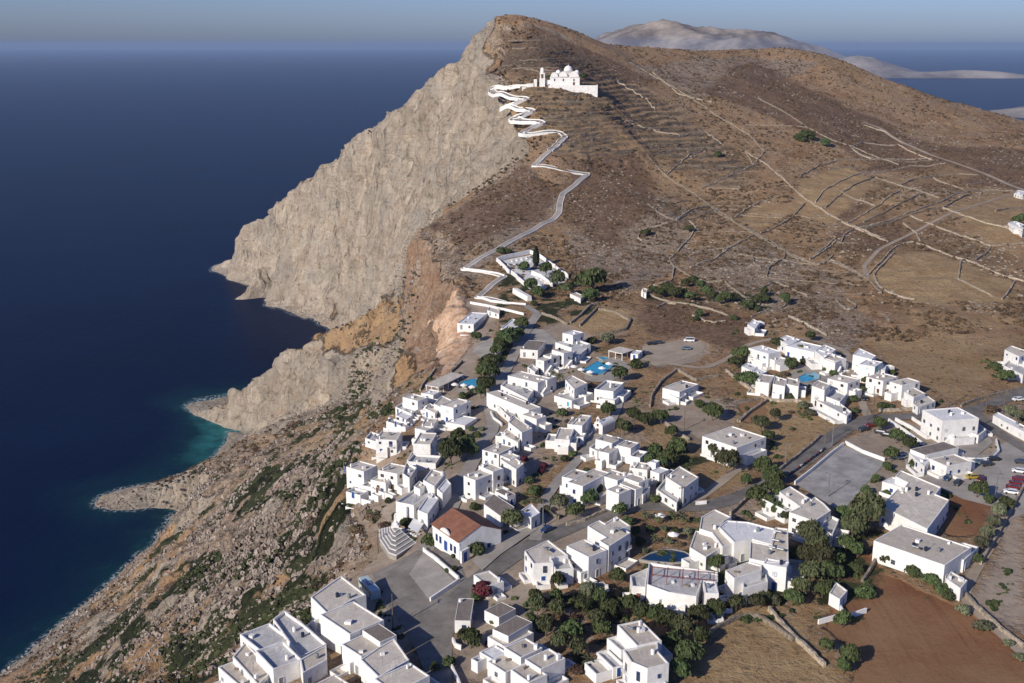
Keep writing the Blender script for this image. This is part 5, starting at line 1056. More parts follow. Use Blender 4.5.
# ------------------------------------------------------------------ monument on its fan of steps
def monument():
    pts = cp('G', '75,508 78,572 150,640 212,640 372,500 215,452'); w = ccw([G(*p)[:2] for p in pts]); c = G(*cp('G', '205,462')[0]); gz = max(hgt(*p) for p in w) - .3
    root = empty('monument', (c[0], c[1], gz), 0, 'white monument with slender column on a fan of striped steps by the square', 'monument')
    for k in range(6):
        s = 1 - k * .155; n = len(w); V = [((x - c[0]) * s, (y - c[1]) * s, z) for z in (-1.5 if k == 0 else .26 * k - .1, .26 * (k + 1)) for x, y in w]
        st = mesh_obj('step', V, [tuple(range(n, 2 * n))] + [(i, (i + 1) % n, n + (i + 1) % n, n + i) for i in range(n)], M_PAVE, root)
        rim = [((x - c[0]) * s, (y - c[1]) * s) for x, y in w]; inn = offset(rim, .32); V = [(x, y, .26 * (k + 1) + .02) for x, y in offset(rim, -.03)] + [(x, y, .26 * (k + 1) + .02) for x, y in inn] + [(x, y, .26 * k + .1) for x, y in offset(rim, -.03)]
        mesh_obj('nosing', V, [(i, (i + 1) % n, n + (i + 1) % n, n + i) for i in range(n)] + [(2 * n + i, 2 * n + (i + 1) % n, (i + 1) % n, i) for i in range(n)], M_WHITE, st)
    V, Fq = [], []; box_geo(V, Fq, -1.1, 1.1, -1.1, 1.1, 1.4, 2.2); box_geo(V, Fq, -.7, .7, -.7, .7, 2.2, 2.8); mesh_obj('pedestal', V, Fq, M_WHITE, root)
    V = [(x * r, y * r, z) for z, r in ((2.8, .38), (5.0, .26), (5.4, .02)) for x, y in ((-1, -1), (1, -1), (1, 1), (-1, 1))]; mesh_obj('column', V, [(0, 1, 5, 4), (1, 2, 6, 5), (2, 3, 7, 6), (3, 0, 4, 7), (4, 5, 9, 8), (5, 6, 10, 9), (6, 7, 11, 10), (7, 4, 8, 11)], M_WHITE, root)
monument()

# ------------------------------------------------------------------ little chapel
def vault_geo(V, Fq, w, l, hw, y0=0, n=12, x0=0):
    prof = [(-w / 2, -1.0)] + [(-w / 2 * math.cos(math.pi * i / n), hw + w / 2 * math.sin(math.pi * i / n)) for i in range(n + 1)] + [(w / 2, -1.0)]
    b = len(V); m = len(prof); V += [(x + x0, y, z) for y in (y0, y0 + l) for x, z in prof]
    Fq += [tuple(b + i for i in range(m - 1, -1, -1))[::-1], tuple(b + m + i for i in range(m - 1, -1, -1))] + [(b + i, b + m + i, b + m + i + 1, b + i + 1) for i in range(m - 1)]
def chapel():
    a = G(*cp('F', '350,268')[0]); b = G(*cp('F', '418,278')[0]); c = Vector(((a[0] + b[0]) / 2, (a[1] + b[1]) / 2)); ang = math.atan2(b[1] - a[1], b[0] - a[0])
    root = empty('chapel', (c.x, c.y, hgt(c.x, c.y)), ang - .25, 'tiny white barrel-vaulted chapel with bell gable and brown arched door', 'chapel')
    V, Fq = [], []; vault_geo(V, Fq, 3.9, 7.5, 2.6); mesh_obj('wall', V, Fq, M_WHITE, root, smooth=False)
    V, Fq = [], []; box_geo(V, Fq, -2.05, 2.05, -.25, .05, -1, 3.1); box_geo(V, Fq, -1.3, 1.3, -.25, .05, 3.1, 4.3); mesh_obj('facade', V, Fq, M_WHITE, root)
    V, Fq = [], []; box_geo(V, Fq, -.65, -.35, -.27, .07, 4.3, 5.6); box_geo(V, Fq, .35, .65, -.27, .07, 4.3, 5.6); box_geo(V, Fq, -.65, .65, -.27, .07, 5.6, 5.9); box_geo(V, Fq, -.25, .25, -.27, .07, 5.9, 6.4); mesh_obj('bell_gable', V, Fq, M_WHITE, root)
    part('door', DOOR['brown'], root, (0, -.25, 0.05)); part('window', WIN['brown'][1], root, (0, -.25, 3.0))
chapel()

# ------------------------------------------------------------------ domed church on the hill
def dome_prof(r, z0, k=6, fl=1.0): return [(r * math.cos(math.pi / 2 * i / k) + .01, z0 + fl * r * math.sin(math.pi / 2 * i / k)) for i in range(k + 1)]
def church():
    z = 296.; q = at_y(566, 88, 902); gz = hgt(q[0], q[1]); q = G(566, 90); gz = q[2]
    root = empty('church', (q[0], q[1], gz), -.06, 'gleaming white domed church on its walled terrace high on the hill', 'church')
    V, Fq = [], []; box_geo(V, Fq, -15, 27, 0, 24, -9, 2.4); box_geo(V, Fq, -15, 27, 0, .5, 2.4, 3.3); box_geo(V, Fq, 26.5, 27, .5, 24, 2.4, 3.3); mesh_obj('terrace_wall', V, Fq, M_WHITE, root)
    V, Fq = [], []; box_geo(V, Fq, -38, -15.02, 5, 5.6, -8, 1.8); box_geo(V, Fq, -38, -15.02, 13, 13.5, -6, 3.0); mesh_obj('forecourt_wall', V, Fq, M_WHITE, root)
    z0 = 2.4; V, Fq = [], []
    box_geo(V, Fq, -14, 11.5, 7, 19, z0, z0 + 6.4); box_geo(V, Fq, -17.5, -14.02, 9, 18, z0 - 3, z0 + 4.2); mesh_obj('wall', V, Fq, M_WHITE, root)
    V, Fq = [], []
    def vv(x, w, y0, y1, hz):
        n = 12; b = len(V); pr = [(x - w / 2 * math.cos(math.pi * i / n), hz + w / 2 * math.sin(math.pi * i / n)) for i in range(n + 1)]
        V.extend([(px_, y, zz) for y in (y0, y1) for px_, zz in pr]); m = n + 1
        Fq.append(tuple(b + i for i in range(m))[::-1]); Fq.append(tuple(b + m + i for i in range(m))); Fq.extend([(b + i, b + m + i, b + m + i + 1, b + i + 1)[::-1] for i in range(n)])
    vv(-10.3, 6.6, 6.6, 19.2, z0 + 6.3); vv(-2.6, 7.4, 6.2, 19.4, z0 + 6.5); vv(6.6, 8.4, 6.5, 19.3, z0 + 6.2); mesh_obj('vault', V, Fq, M_WHITE, root)
    V, Fq = [], []; lathe(V, Fq, [(3.9, z0 + 6), (3.9, z0 + 10.4)] + dome_prof(3.9, z0 + 10.4), 24, 1.6, 13); lathe(V, Fq, [(.3, z0 + 14), (.05, z0 + 15.6)], 6, 1.6, 13); mesh_obj('dome', V, Fq, M_WHITE, root, smooth=True)
    V, Fq = [], []; lathe(V, Fq, [(2.2, z0 + 6), (2.2, z0 + 9)] + dome_prof(2.2, z0 + 9), 18, 9, 14); mesh_obj('dome', V, Fq, M_WHITE, root, smooth=True)
    V, Fq = [], []; lathe(V, Fq, [(2.3, z0 + 6), (2.3, z0 + 9)] + dome_prof(2.3, z0 + 9), 18, -7, 14); mesh_obj('dome', V, Fq, M_WHITE, root, smooth=True)
    for x in (-10, -2.5, 6.6): part('window', WIN['grey'][0], root, (x, 6.98 if x != -2.5 else 6.98, z0 + 3.6)).scale = (1.2, 1, 1.5)
    part('door', DOOR['brown'], root, (6.6, 6.98, z0 + .1)).scale = (1.7, 1, 1.3)
    V, Fq = [], []; tx, ty = -20.6, 9; box_geo(V, Fq, tx - 2.4, tx + 2.4, ty - 2.4, ty + 2.4, -4, z0 + 5.4)
    for sx in (-1, 1):
        for sy in (-1, 1): box_geo(V, Fq, tx + sx * 1.6 - .5, tx + sx * 1.6 + .5, ty + sy * 1.6 - .5, ty + sy * 1.6 + .5, z0 + 5.41, z0 + 8.4)
    box_geo(V, Fq, tx - 2.3, tx + 2.3, ty - 2.3, ty + 2.3, z0 + 8.41, z0 + 9.1); lathe(V, Fq, [(1.7, z0 + 9.1), (1.7, z0 + 10.8)] + dome_prof(1.7, z0 + 10.8, 5, 1.3), 14, tx, ty); mesh_obj('bell_tower', V, Fq, M_WHITE, root)
    V, Fq = [], []; box_geo(V, Fq, -34, -28, 6.2, 12, -7, 4.2); box_geo(V, Fq, -27.9, -25.2, 7, 12.5, -7, 7.2); mesh_obj('gatehouse', V, Fq, M_WHITE, root)
    return root
church().scale = (.93, .93, 1.12)

# ------------------------------------------------------------------ walled graveyard
gy_ = [('290,215 380,190 460,172 500,186', 'white wall along the uphill side of the graveyard'), ('500,186 540,215 590,248', 'white stepped wall at the upper right of the graveyard'), ('595,255 625,280 655,300', 'low white wall end at the right corner of the graveyard'), ('292,215 320,240 355,275', 'white wall on the left side of the graveyard'), ('365,278 400,310 437,340', 'white wall at the lower left of the graveyard entrance'), ('470,280 520,300 575,345', 'white retaining wall between the two graveyard terraces')]
for s, lab in gy_: wall('white_wall', s, .6, 2.4, M_WHITE, lab, 'wall', 'walls of the graveyard', crop='Z', sm=0)
sheet('terrace', '305,215 380,197 460,180 500,192 585,252 650,300 640,330 570,330 500,385 440,340 360,275', simple('marble paving', (.52, .51, .49), .9, .15, .5), .12, crop='Z')
wall('ossuary', '383,372 420,395 458,415', 2.6, 2.6, M_WHITE, 'row of little white burial niches below the graveyard wall', 'ossuary', crop='Z', sm=0)
V, Fq = [], []; box_geo(V, Fq, -.45, .45, -1, 1, 0, .55); box_geo(V, Fq, -.35, .35, .8, .98, .551, 1.5); grave_me = bpy.data.meshes.new('grave'); grave_me.from_pydata(V, [], Fq); grave_me.materials.append(M_WHITE)
ORD = 'first second third fourth fifth sixth seventh eighth ninth tenth eleventh twelfth thirteenth fourteenth fifteenth sixteenth seventeenth eighteenth nineteenth twentieth'.split() + ['twenty-' + k for k in 'first second third fourth fifth sixth seventh eighth ninth'.split()]
for gi, s in enumerate(sorted('370,215 395,210 420,205 445,200 380,232 405,240 350,235 465,215 520,310 540,325 500,300 555,335 530,345 510,335 600,290 620,300 585,275'.split(), key=lambda t: float(t.split(',')[0]))):
    p = G(*cp('Z', s)[0]); o = bpy.data.objects.new('grave', grave_me); o.location = (p[0], p[1], p[2] + .1); o.rotation_euler = (0, 0, .4); COL.objects.link(o); tag(o, f'{ORD[gi]} white marble grave counted from the left in the walled graveyard', 'grave', 'graves in the walled graveyard')

# ------------------------------------------------------------------ pools and parasols
def water_mat():
    m, nt, N, L, b = new_mat('pool water'); B = NB(N, L); tc = N.new('ShaderNodeTexCoord').outputs['Object']
    c = B.mix(B.mr(B.noise(tc, .5, 4), .4, .6), (0.02, 0.26, 0.40), (0.04, 0.36, 0.50)); L.new(c, b.inputs['Base Color']); b.inputs['Roughness'].default_value = .12; b.inputs['Specular IOR Level'].default_value = .5; return m
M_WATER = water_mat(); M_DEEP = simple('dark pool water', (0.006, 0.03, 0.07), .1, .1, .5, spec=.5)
def pool(crop, pts, label, mat=None, deck=.9):
    w = ccw([tuple(G(*p)[:2]) for p in cp(crop, pts)]); c = (sum(p[0] for p in w) / len(w), sum(p[1] for p in w) / len(w)); z = max(hgt(*p) for p in w) + .25
    root = empty('swimming_pool', (c[0], c[1], z), 0, label, 'pool'); L_ = [(x - c[0], y - c[1]) for x, y in w]; n = len(L_); out = offset(L_, -.45)
    mesh_obj('water', [(x, y, -.12) for x, y in L_], [tuple(range(n))], mat or M_WATER, root)
    V = [(x, y, 0.05) for x, y in L_] + [(x, y, 0.05) for x, y in out] + [(x, y, -1.2) for x, y in out] + [(x, y, -.3) for x, y in L_]
    mesh_obj('rim', V, [(i, n + i, n + (i + 1) % n, (i + 1) % n)[::-1] for i in range(n)] + [(n + i, 2 * n + i, 2 * n + (i + 1) % n, n + (i + 1) % n)[::-1] for i in range(n)] + [(3 * n + i, i, (i + 1) % n, 3 * n + (i + 1) % n)[::-1] for i in range(n)], M_CONC, root)
pool('C', '178,378 305,292 425,325 400,350 340,400 260,412', 'large turquoise rectangular pool ringed by white parasols'); pool('C', '300,262 350,256 400,275 345,287', 'small children pool beside the large turquoise pool')
pool('A', '650,195 700,170 765,150 800,175 780,225 735,242 640,218', 'smaller blue-green pool half hidden by trees near the cliff bar')
pool('W', '812,350 850,330 890,322 918,335 915,355 870,372 825,380', 'bright turquoise kidney-shaped pool among the holiday houses')
pool('T', '262,60 310,30 370,10 420,4 480,14 520,35 500,62 420,72 300,66', 'dark blue oval pool in shade behind the terrace hotel', M_DEEP)
def parasol(c, s, label, group):
    p = G(*cp(c, s)[0]); root = empty('parasol', (p[0], p[1], p[2] + .1), rng.random(), label, 'parasol', group); r = 1.55; n = 8
    V = [(r * math.cos(2 * math.pi * i / n), r * math.sin(2 * math.pi * i / n), 2.3) for i in range(n)] + [(0, 0, 3.0), (0, 0, 2.9)] + [(r * math.cos(2 * math.pi * i / n), r * math.sin(2 * math.pi * i / n), 2.12) for i in range(n)]
    mesh_obj('canopy', V, [(i, (i + 1) % n, n) for i in range(n)] + [((i + 1) % n, i, n + 2 + i, n + 2 + (i + 1) % n) for i in range(n)] + [((i + 1) % n, i, n + 1) for i in range(n)], M_CANVAS, root)
    V, Fq = [], []; box_geo(V, Fq, -.04, .04, -.04, .04, -.1, 2.9); mesh_obj('pole', V, Fq, M_METAL, root)
for s, l in (('168,400', 'leftmost white parasol by the shallow corner of the large pool'), ('240,420', 'white parasol at the near corner of the large pool'), ('335,388', 'white parasol on the near right side of the large pool'), ('390,352', 'white parasol at the right end of the large pool'), ('112,376', 'white parasol standing apart between house and large pool')): parasol('C', s, l, 'parasols round the large pool')
for s, l in (('600,240', 'left one of three white parasols below the smaller pool'), ('672,246', 'middle one of three white parasols below the smaller pool'), ('738,260', 'right one of three white parasols below the smaller pool')): parasol('A', s, l, 'parasols below the smaller pool')
for s, l in (('790,45', 'white parasol by the planting beside the dark oval pool'),): parasol('U', '15,370', 'white parasol beside the dark oval hotel pool', 'parasols in the hotel garden'); parasol('I', '880,665', 'white parasol among the palms of the hotel garden', 'parasols in the hotel garden')

Vt, Ft = [], []; box_geo(Vt, Ft, -.45, .45, -.45, .45, .7, .76); tt_me = bpy.data.meshes.new('table_top'); tt_me.from_pydata(Vt, [], Ft); tt_me.materials.append(M_WROOF)
Vt, Ft = [], []; box_geo(Vt, Ft, -.05, .05, -.05, .05, .0, .7); tl_me = bpy.data.meshes.new('leg'); tl_me.from_pydata(Vt, [], Ft); tl_me.materials.append(M_METAL)
for gi, s in enumerate(sorted('270,430 300,450 330,420 350,455 380,430 400,410 365,400 420,395 385,455 340,400 300,420'.split(), key=lambda t: float(t.split(',')[0]))):
    p_ = G(*cp('G', s)[0]); t_ = empty('cafe_table', (p_[0], p_[1], p_[2] + .1), rng.random(), f'{ORD[gi]} cafe table from the left between the monument steps and awning', 'table', 'cafe tables by the monument'); part('table_top', tt_me, t_, (0, 0, 0)); part('leg', tl_me, t_, (0, 0, 0))
# ------------------------------------------------------------------ solar heaters
def heater(c, s, h, rz, label):
    p = at_z(*cp(c, s)[0], 200 + h); z = hgt(p[0], p[1]) + h; p = at_z(*cp(c, s)[0], z); root = empty('solar_heater', (p[0], p[1], z - .35), rz, label, 'solar heater', 'solar heaters on the flat roofs')
    V = [(-1, -.7, .1), (1, -.7, .1), (1, .7, 1.2), (-1, .7, 1.2), (-1, -.7, .2), (1, -.7, .2), (1, .7, 1.3), (-1, .7, 1.3)]; mesh_obj('panel', V, [(0, 3, 2, 1), (4, 5, 6, 7), (0, 1, 5, 4), (1, 2, 6, 5), (2, 3, 7, 6), (3, 0, 4, 7)], M_DARK, root)
    V, Fq = [], []; lathe(V, Fq, [(.02, -.9), (.28, -.85), (.28, .85), (.02, .9)], 10); t = mesh_obj('tank', [(z_, x + .95, y + 1.35) for x, y, z_ in V], Fq, M_METAL, root)
    V, Fq = [], []; [box_geo(V, Fq, a, a + .05, b, b + .05, -.1, hh) for a, b, hh in ((-.95, -.65, .12), (.9, -.65, .12), (-.95, .8, 1.25), (.9, .8, 1.25))]; mesh_obj('frame', V, Fq, M_METAL, root)
for c, s, h, rz, l in (('J', '350,410', 5.8, 2.2, 'dark solar water heater on the blank fronted patio house'), ('J', '690,380', 6.6, 2.2, 'dark solar water heater on the middle house of the three by the road'), ('J', '925,250', 7, 2.2, 'dark solar water heater on the big L-shaped house'),
                       ('U', '560,325', 6.4, 2.6, 'rearmost of four solar panels on the zigzag roofed building'), ('U', '548,370', 6.4, 2.6, 'second of four solar panels on the zigzag roofed building'), ('U', '528,405', 6.4, 2.6, 'third of four solar panels on the zigzag roofed building'), ('U', '570,415', 6.4, 2.6, 'foremost of four solar panels on the zigzag roofed building'),
                       ('F', '530,315', 5.4, 2.4, 'black solar heater on the rambling house near the chapel'), ('T', '218,410', 7, 2.4, 'small solar heater on the villa at the bottom centre'), ('X', '475,610', 5.4, 2.4, 'solar heater on the sandy roof of the long hall')): heater(c, s, h, rz, l)
# ------------------------------------------------------------------ trees and bushes
def leaf_mat(name, a, b_):
    m, nt, N, L, b = new_mat(name); B = NB(N, L); tc = N.new('ShaderNodeTexCoord').outputs['Object']; oi = N.new('ShaderNodeObjectInfo')
    c = B.mix(B.mr(B.noise(tc, 2.2, 4, .8), .38, .62), a, b_); hv = N.new('ShaderNodeHueSaturation'); L.new(c, hv.inputs['Color']); L.new(B.mr(oi.outputs['Random'], 0, 1, .47, .52), hv.inputs['Hue']); L.new(B.mr(oi.outputs['Random'], 0, 1, .6, 1.4), hv.inputs['Value'])
    L.new(hv.outputs[0], b.inputs['Base Color']); b.inputs['Roughness'].default_value = .8; b.inputs['Specular IOR Level'].default_value = .2; return m
M_LEAF = leaf_mat('dark leaves', (0.026, 0.040, 0.015), (0.085, 0.105, 0.038)); M_PINE = leaf_mat('pine needles', (0.034, 0.042, 0.018), (0.095, 0.100, 0.045)); M_OLIVE = leaf_mat('olive leaves', (0.060, 0.070, 0.038), (0.140, 0.145, 0.085)); M_DRYB = leaf_mat('dry twigs', (0.070, 0.045, 0.028), (0.140, 0.100, 0.062)); M_BOUG = leaf_mat('bougainvillea', (0.035, 0.022, 0.018), (0.14, 0.014, 0.036)); M_CYP = leaf_mat('cypress leaves', (0.012, 0.024, 0.010), (0.035, 0.050, 0.022))
M_TRUNK = simple('bark', (0.12, 0.085, 0.06), .95, .25, 2)
def crown_mesh(name, mat, seed, n=1500, lobes=9, leaf=.11, flat=.8, bottom=.35, shape='round'):
    r = np.random.RandomState(seed); P_ = []
    if shape == 'cypress':
        t = r.rand(n); rad = np.sin(np.pi * np.clip(t * .93 + .05, 0, 1)) ** .7 * (.8 + .4 * r.rand(n)); a = r.rand(n) * 6.283; pts = np.stack([rad * np.cos(a), rad * np.sin(a), .03 + t * 1.0], 1); nrm = np.stack([np.cos(a), np.sin(a), .3 + 0 * a], 1)
    else:
        C_ = []; 
        for i in range(lobes):
            a = i * 2.399 + r.rand() * .8; d = .58 * math.sqrt((i + .3) / lobes) * (1 + .35 * (r.rand() - .5)); C_.append((d * math.cos(a) * 1.1, d * math.sin(a), bottom + (1 - bottom) * (.42 + .34 * (1 - d) + .22 * (r.rand() - .5)), .30 + .24 * r.rand()))
        k = r.randint(0, lobes, n); C_ = np.array(C_); v = r.randn(n, 3); v /= np.linalg.norm(v, axis=1)[:, None]; v[:, 2] = np.where(v[:, 2] < -.5, -v[:, 2], v[:, 2]); rr = C_[k, 3] * (.55 + .68 * r.rand(n) ** .7)
        pts = C_[k, :3] + v * rr[:, None] * np.array([1, 1, (1 - bottom) * flat]); nrm = v
    nv = nrm + r.randn(n, 3) * .55; nv /= np.linalg.norm(nv, axis=1)[:, None]; t1 = np.cross(nv, r.randn(n, 3)); t1 /= np.linalg.norm(t1, axis=1)[:, None]; t2 = np.cross(nv, t1); s = leaf * (.6 + .9 * r.rand(n))[:, None]; asp = np.array([1, 1, 1.0])
    co = np.stack([pts - t1 * s - t2 * s * .7, pts + t1 * s - t2 * s * .5, pts + t1 * s * .7 + t2 * s, pts - t1 * s * .8 + t2 * s * .8], 1).reshape(-1, 3)
    me = bpy.data.meshes.new(name); nf = n; me.vertices.add(4 * n); me.vertices.foreach_set('co', co.astype(np.float32).ravel()); me.loops.add(4 * n); me.loops.foreach_set('vertex_index', np.arange(4 * n, dtype=np.int32)); me.polygons.add(n); me.polygons.foreach_set('loop_start', np.arange(0, 4 * n, 4, dtype=np.int32)); me.polygons.foreach_set('loop_total', np.full(n, 4, np.int32)); me.materials.append(mat); me.update(calc_edges=True); return me
def trunk_mesh(h=.55, r0=.07, limbs=4, seed=0):
    rr = random.Random(seed); V, Fq = [], []
    def tube(p, q, a, b):
        d = (Vector(q) - Vector(p)).normalized(); u = d.cross(Vector((.3, 1, .2))).normalized(); v = d.cross(u); i0 = len(V); n = 6
        for c, r in ((p, a), (q, b)): V.extend([tuple(Vector(c) + u * r * math.cos(6.283 * i / n) + v * r * math.sin(6.283 * i / n)) for i in range(n)])
        Fq.extend([(i0 + i, i0 + (i + 1) % n, i0 + n + (i + 1) % n, i0 + n + i) for i in range(n)]); Fq.append(tuple(i0 + n + i for i in range(n)))
    tube((0, 0, -.12), (.02, .01, h * .6), r0, r0 * .7)
    for i in range(limbs):
        a = 6.283 * i / limbs + rr.random(); tube((.02, .01, h * .5), (.38 * math.cos(a), .38 * math.sin(a), h + .12 * rr.random()), r0 * .55, r0 * .22)
    me = bpy.data.meshes.new('trunk'); me.from_pydata(V, [], Fq); me.materials.append(M_TRUNK); return me
TR = [trunk_mesh(seed=i) for i in range(3)]; TRC = trunk_mesh(.2, .12, 3)
KIND = {'t': ([crown_mesh('crown', M_LEAF, 1 + i, 1700, 10, .085, .85, .28) for i in range(3)], TR, 1.5, 'tree'),
        'p': ([crown_mesh('crown', M_PINE, 11 + i, 1700, 12, .08, .8, .38) for i in range(3)], TR, 1.9, 'pine_tree'),
        'o': ([crown_mesh('crown', M_OLIVE, 21 + i, 1300, 8, .09, .8, .30) for i in range(2)], TR, 1.4, 'olive_tree'),
        'b': ([crown_mesh('crown', M_LEAF, 31 + i, 1000, 7, .11, .9, .02) for i in range(3)], [TRC], 1.15, 'bush'),
        'g': ([crown_mesh('crown', M_OLIVE, 41 + i, 1000, 7, .11, .9, .02) for i in range(2)], [TRC], 1.0, 'bush'),
        'd': ([crown_mesh('crown', M_DRYB, 51 + i, 900, 9, .10, .9, .02) for i in range(2)], [TRC], .8, 'bush'),
        'r': ([crown_mesh('crown', M_BOUG, 61, 1200, 9, .10, .9, .05)], [TRC], 1.0, 'bougainvillea'),
        'c': ([crown_mesh('crown', M_CYP, 71, 900, shape='cypress', leaf=.12)], [TRC], 5.5, 'cypress_tree')}
CAT = {'tree': 'tree', 'pine_tree': 'pine tree', 'olive_tree': 'olive tree', 'bush': 'bush', 'bougainvillea': 'bougainvillea', 'cypress_tree': 'cypress', 'palm_tree': 'palm tree'}
def palm_mesh():
    V, Fq = [], []
    for i in range(16):
        a = i * 2.4; el = .75 - (i / 16) * 1.1; p = Vector((0, 0, 1)); d = Vector((math.cos(a) * math.cos(el), math.sin(a) * math.cos(el), math.sin(el))); sd = Vector((-math.sin(a), math.cos(a), 0)); prev = None
        for k in range(6):
            w = .13 * math.sin(math.pi * (k + .6) / 6.4); b = len(V); V += [tuple(p - sd * w + Vector((0, 0, -w * .5))), tuple(p), tuple(p + sd * w + Vector((0, 0, -w * .5)))]
            if prev is not None: Fq += [(prev, prev + 1, b + 1, b), (prev + 1, prev + 2, b + 2, b + 1)]
            prev = b; p = p + d * .19; d = (d + Vector((0, 0, -.22))).normalized()
    me = bpy.data.meshes.new('crown'); me.from_pydata(V, [], Fq); me.materials.append(M_PINE); return me
KIND['m'] = ([palm_mesh()], [trunk_mesh(1.5, .07, 0)], 1.3, 'palm_tree')
def tree(k, px, py, rp, label, group=None, hk=None):
    crowns, trunks, ratio, name = KIND[k]; b = G(px, py + rp * (.75 if k != 'c' else 1.5)); dist = math.sqrt(b[0] ** 2 + b[1] ** 2 + (CAMZ - b[2]) ** 2); r = rp * dist / F * (1.0 if k != 'm' else 1.0)
    h = r * ratio * (hk or 1) * rng.uniform(.9, 1.1)
    if k in 'tpo': h = max(h, min(4.5, r * 2.0))
    root = empty(name, (b[0], b[1], b[2] - .05), rng.uniform(0, 6.28), label, CAT[name], group); root.scale = (r * rng.uniform(.93, 1.07), r * rng.uniform(.93, 1.07), h)
    part('crown', rng.choice(crowns), root, (0, 0, 0)); part('trunk', rng.choice(trunks), root, (0, 0, 0))
def clump(label, group, items):
    its = sorted((it.split() for it in items.split(';')), key=lambda t: float(t[1])); n = len(its)
    for i, (k, px, py, r) in enumerate(its):
        tree(k, float(px), float(py), float(r), (f'leftmost {label}' if i == 0 else f'rightmost {label}' if i == n - 1 else f'{ORD[i]} from left {label}'), group)
clump('dark tree in the row shading the lane beside the smaller pool', 'trees along the shaded lane', 't 488 375 12;t 485 386 10;t 492 362 10;t 497 350 8;t 506 340 11;t 500 344 8;t 515 334 9;t 521 325 7;t 481 394 6')
clump('leafy tree in the group below the tall blank-walled house', 'trees at the lane bend', 't 451 454 15;t 467 444 11;t 459 436 8;t 473 452 7')
clump('small green bush in the planted strip left of the lane', 'bushes of the planted strip', 'b 477 434 5;b 471 428 4;g 482 428 4')
for a in (('t 477 338 6', 'small tree by the clifftop house above the orange cliff'), ('b 463 395 5', 'low green hedge bush under the three parasols'), ('b 470 393 4', 'right low hedge bush under the three parasols'), ('b 431 539 9', 'round bush at the left corner of the red-roofed building'), ('b 476 548 10', 'dark bushy shrub beside the shaded gable of the red-roofed building'), ('p 512 523 11', 'round yellow-green tree behind the raised pavement'), ('b 474 506 6', 'bush between the red roof and the outside staircase house'),
          ('b 453 556 3', 'tiny round shrub by the blue door of the red-roofed building'), ('b 406 522 7', 'green bush under the restaurant terrace'), ('b 396 516 5', 'small green bush left of the restaurant terrace'), ('d 357 527 9', 'dry brown thicket on the cliff edge above the monument'), ('d 372 515 8', 'dry brown bush below the cliff corner house'), ('d 385 523 7', 'dry brown bush beside the restaurant'), ('b 389 500 4', 'green bush in front of the two storey clifftop house'),
          ('m 560 378 6', 'palm in the court behind the broad white house'), ('m 553 374 4', 'small palm in the court behind the broad white house'), ('b 592 340 5', 'dark bush behind the tower house'), ('o 608 339 8', 'wide olive bush between tower house and grassy plot'), ('b 636 363 7', 'square dark bush below the pool pavilion'), ('t 620 375 9', 'dark spreading tree right of the large pool'), ('t 607 410 9', 'dark tree below the chair terrace building'), ('b 562 412 6', 'green bush in the garden court below the turquoise door house'),
          ('d 569 420 4', 'reddish shrub in the garden court'), ('t 633 415 8', 'dark tree above the rambling house roof, left one'), ('t 645 421 7', 'dark tree next to the small plot wall by the yard house'), ('t 624 428 9', 'dark tree right behind the little chapel'), ('t 648 421 6', 'left round tree of the pair under the yard house'), ('t 661 418 8', 'right round tree of the pair under the yard house')):
    s, lab = a; k, x, y, r = s.split(); tree(k, float(x), float(y), float(r), lab)
clump('tall dark tree in the thick grove right of the rambling house', 'grove right of the rambling house', 't 677 446 11;t 666 459 10;t 655 452 8;t 672 434 7;t 661 466 7;t 650 462 6')
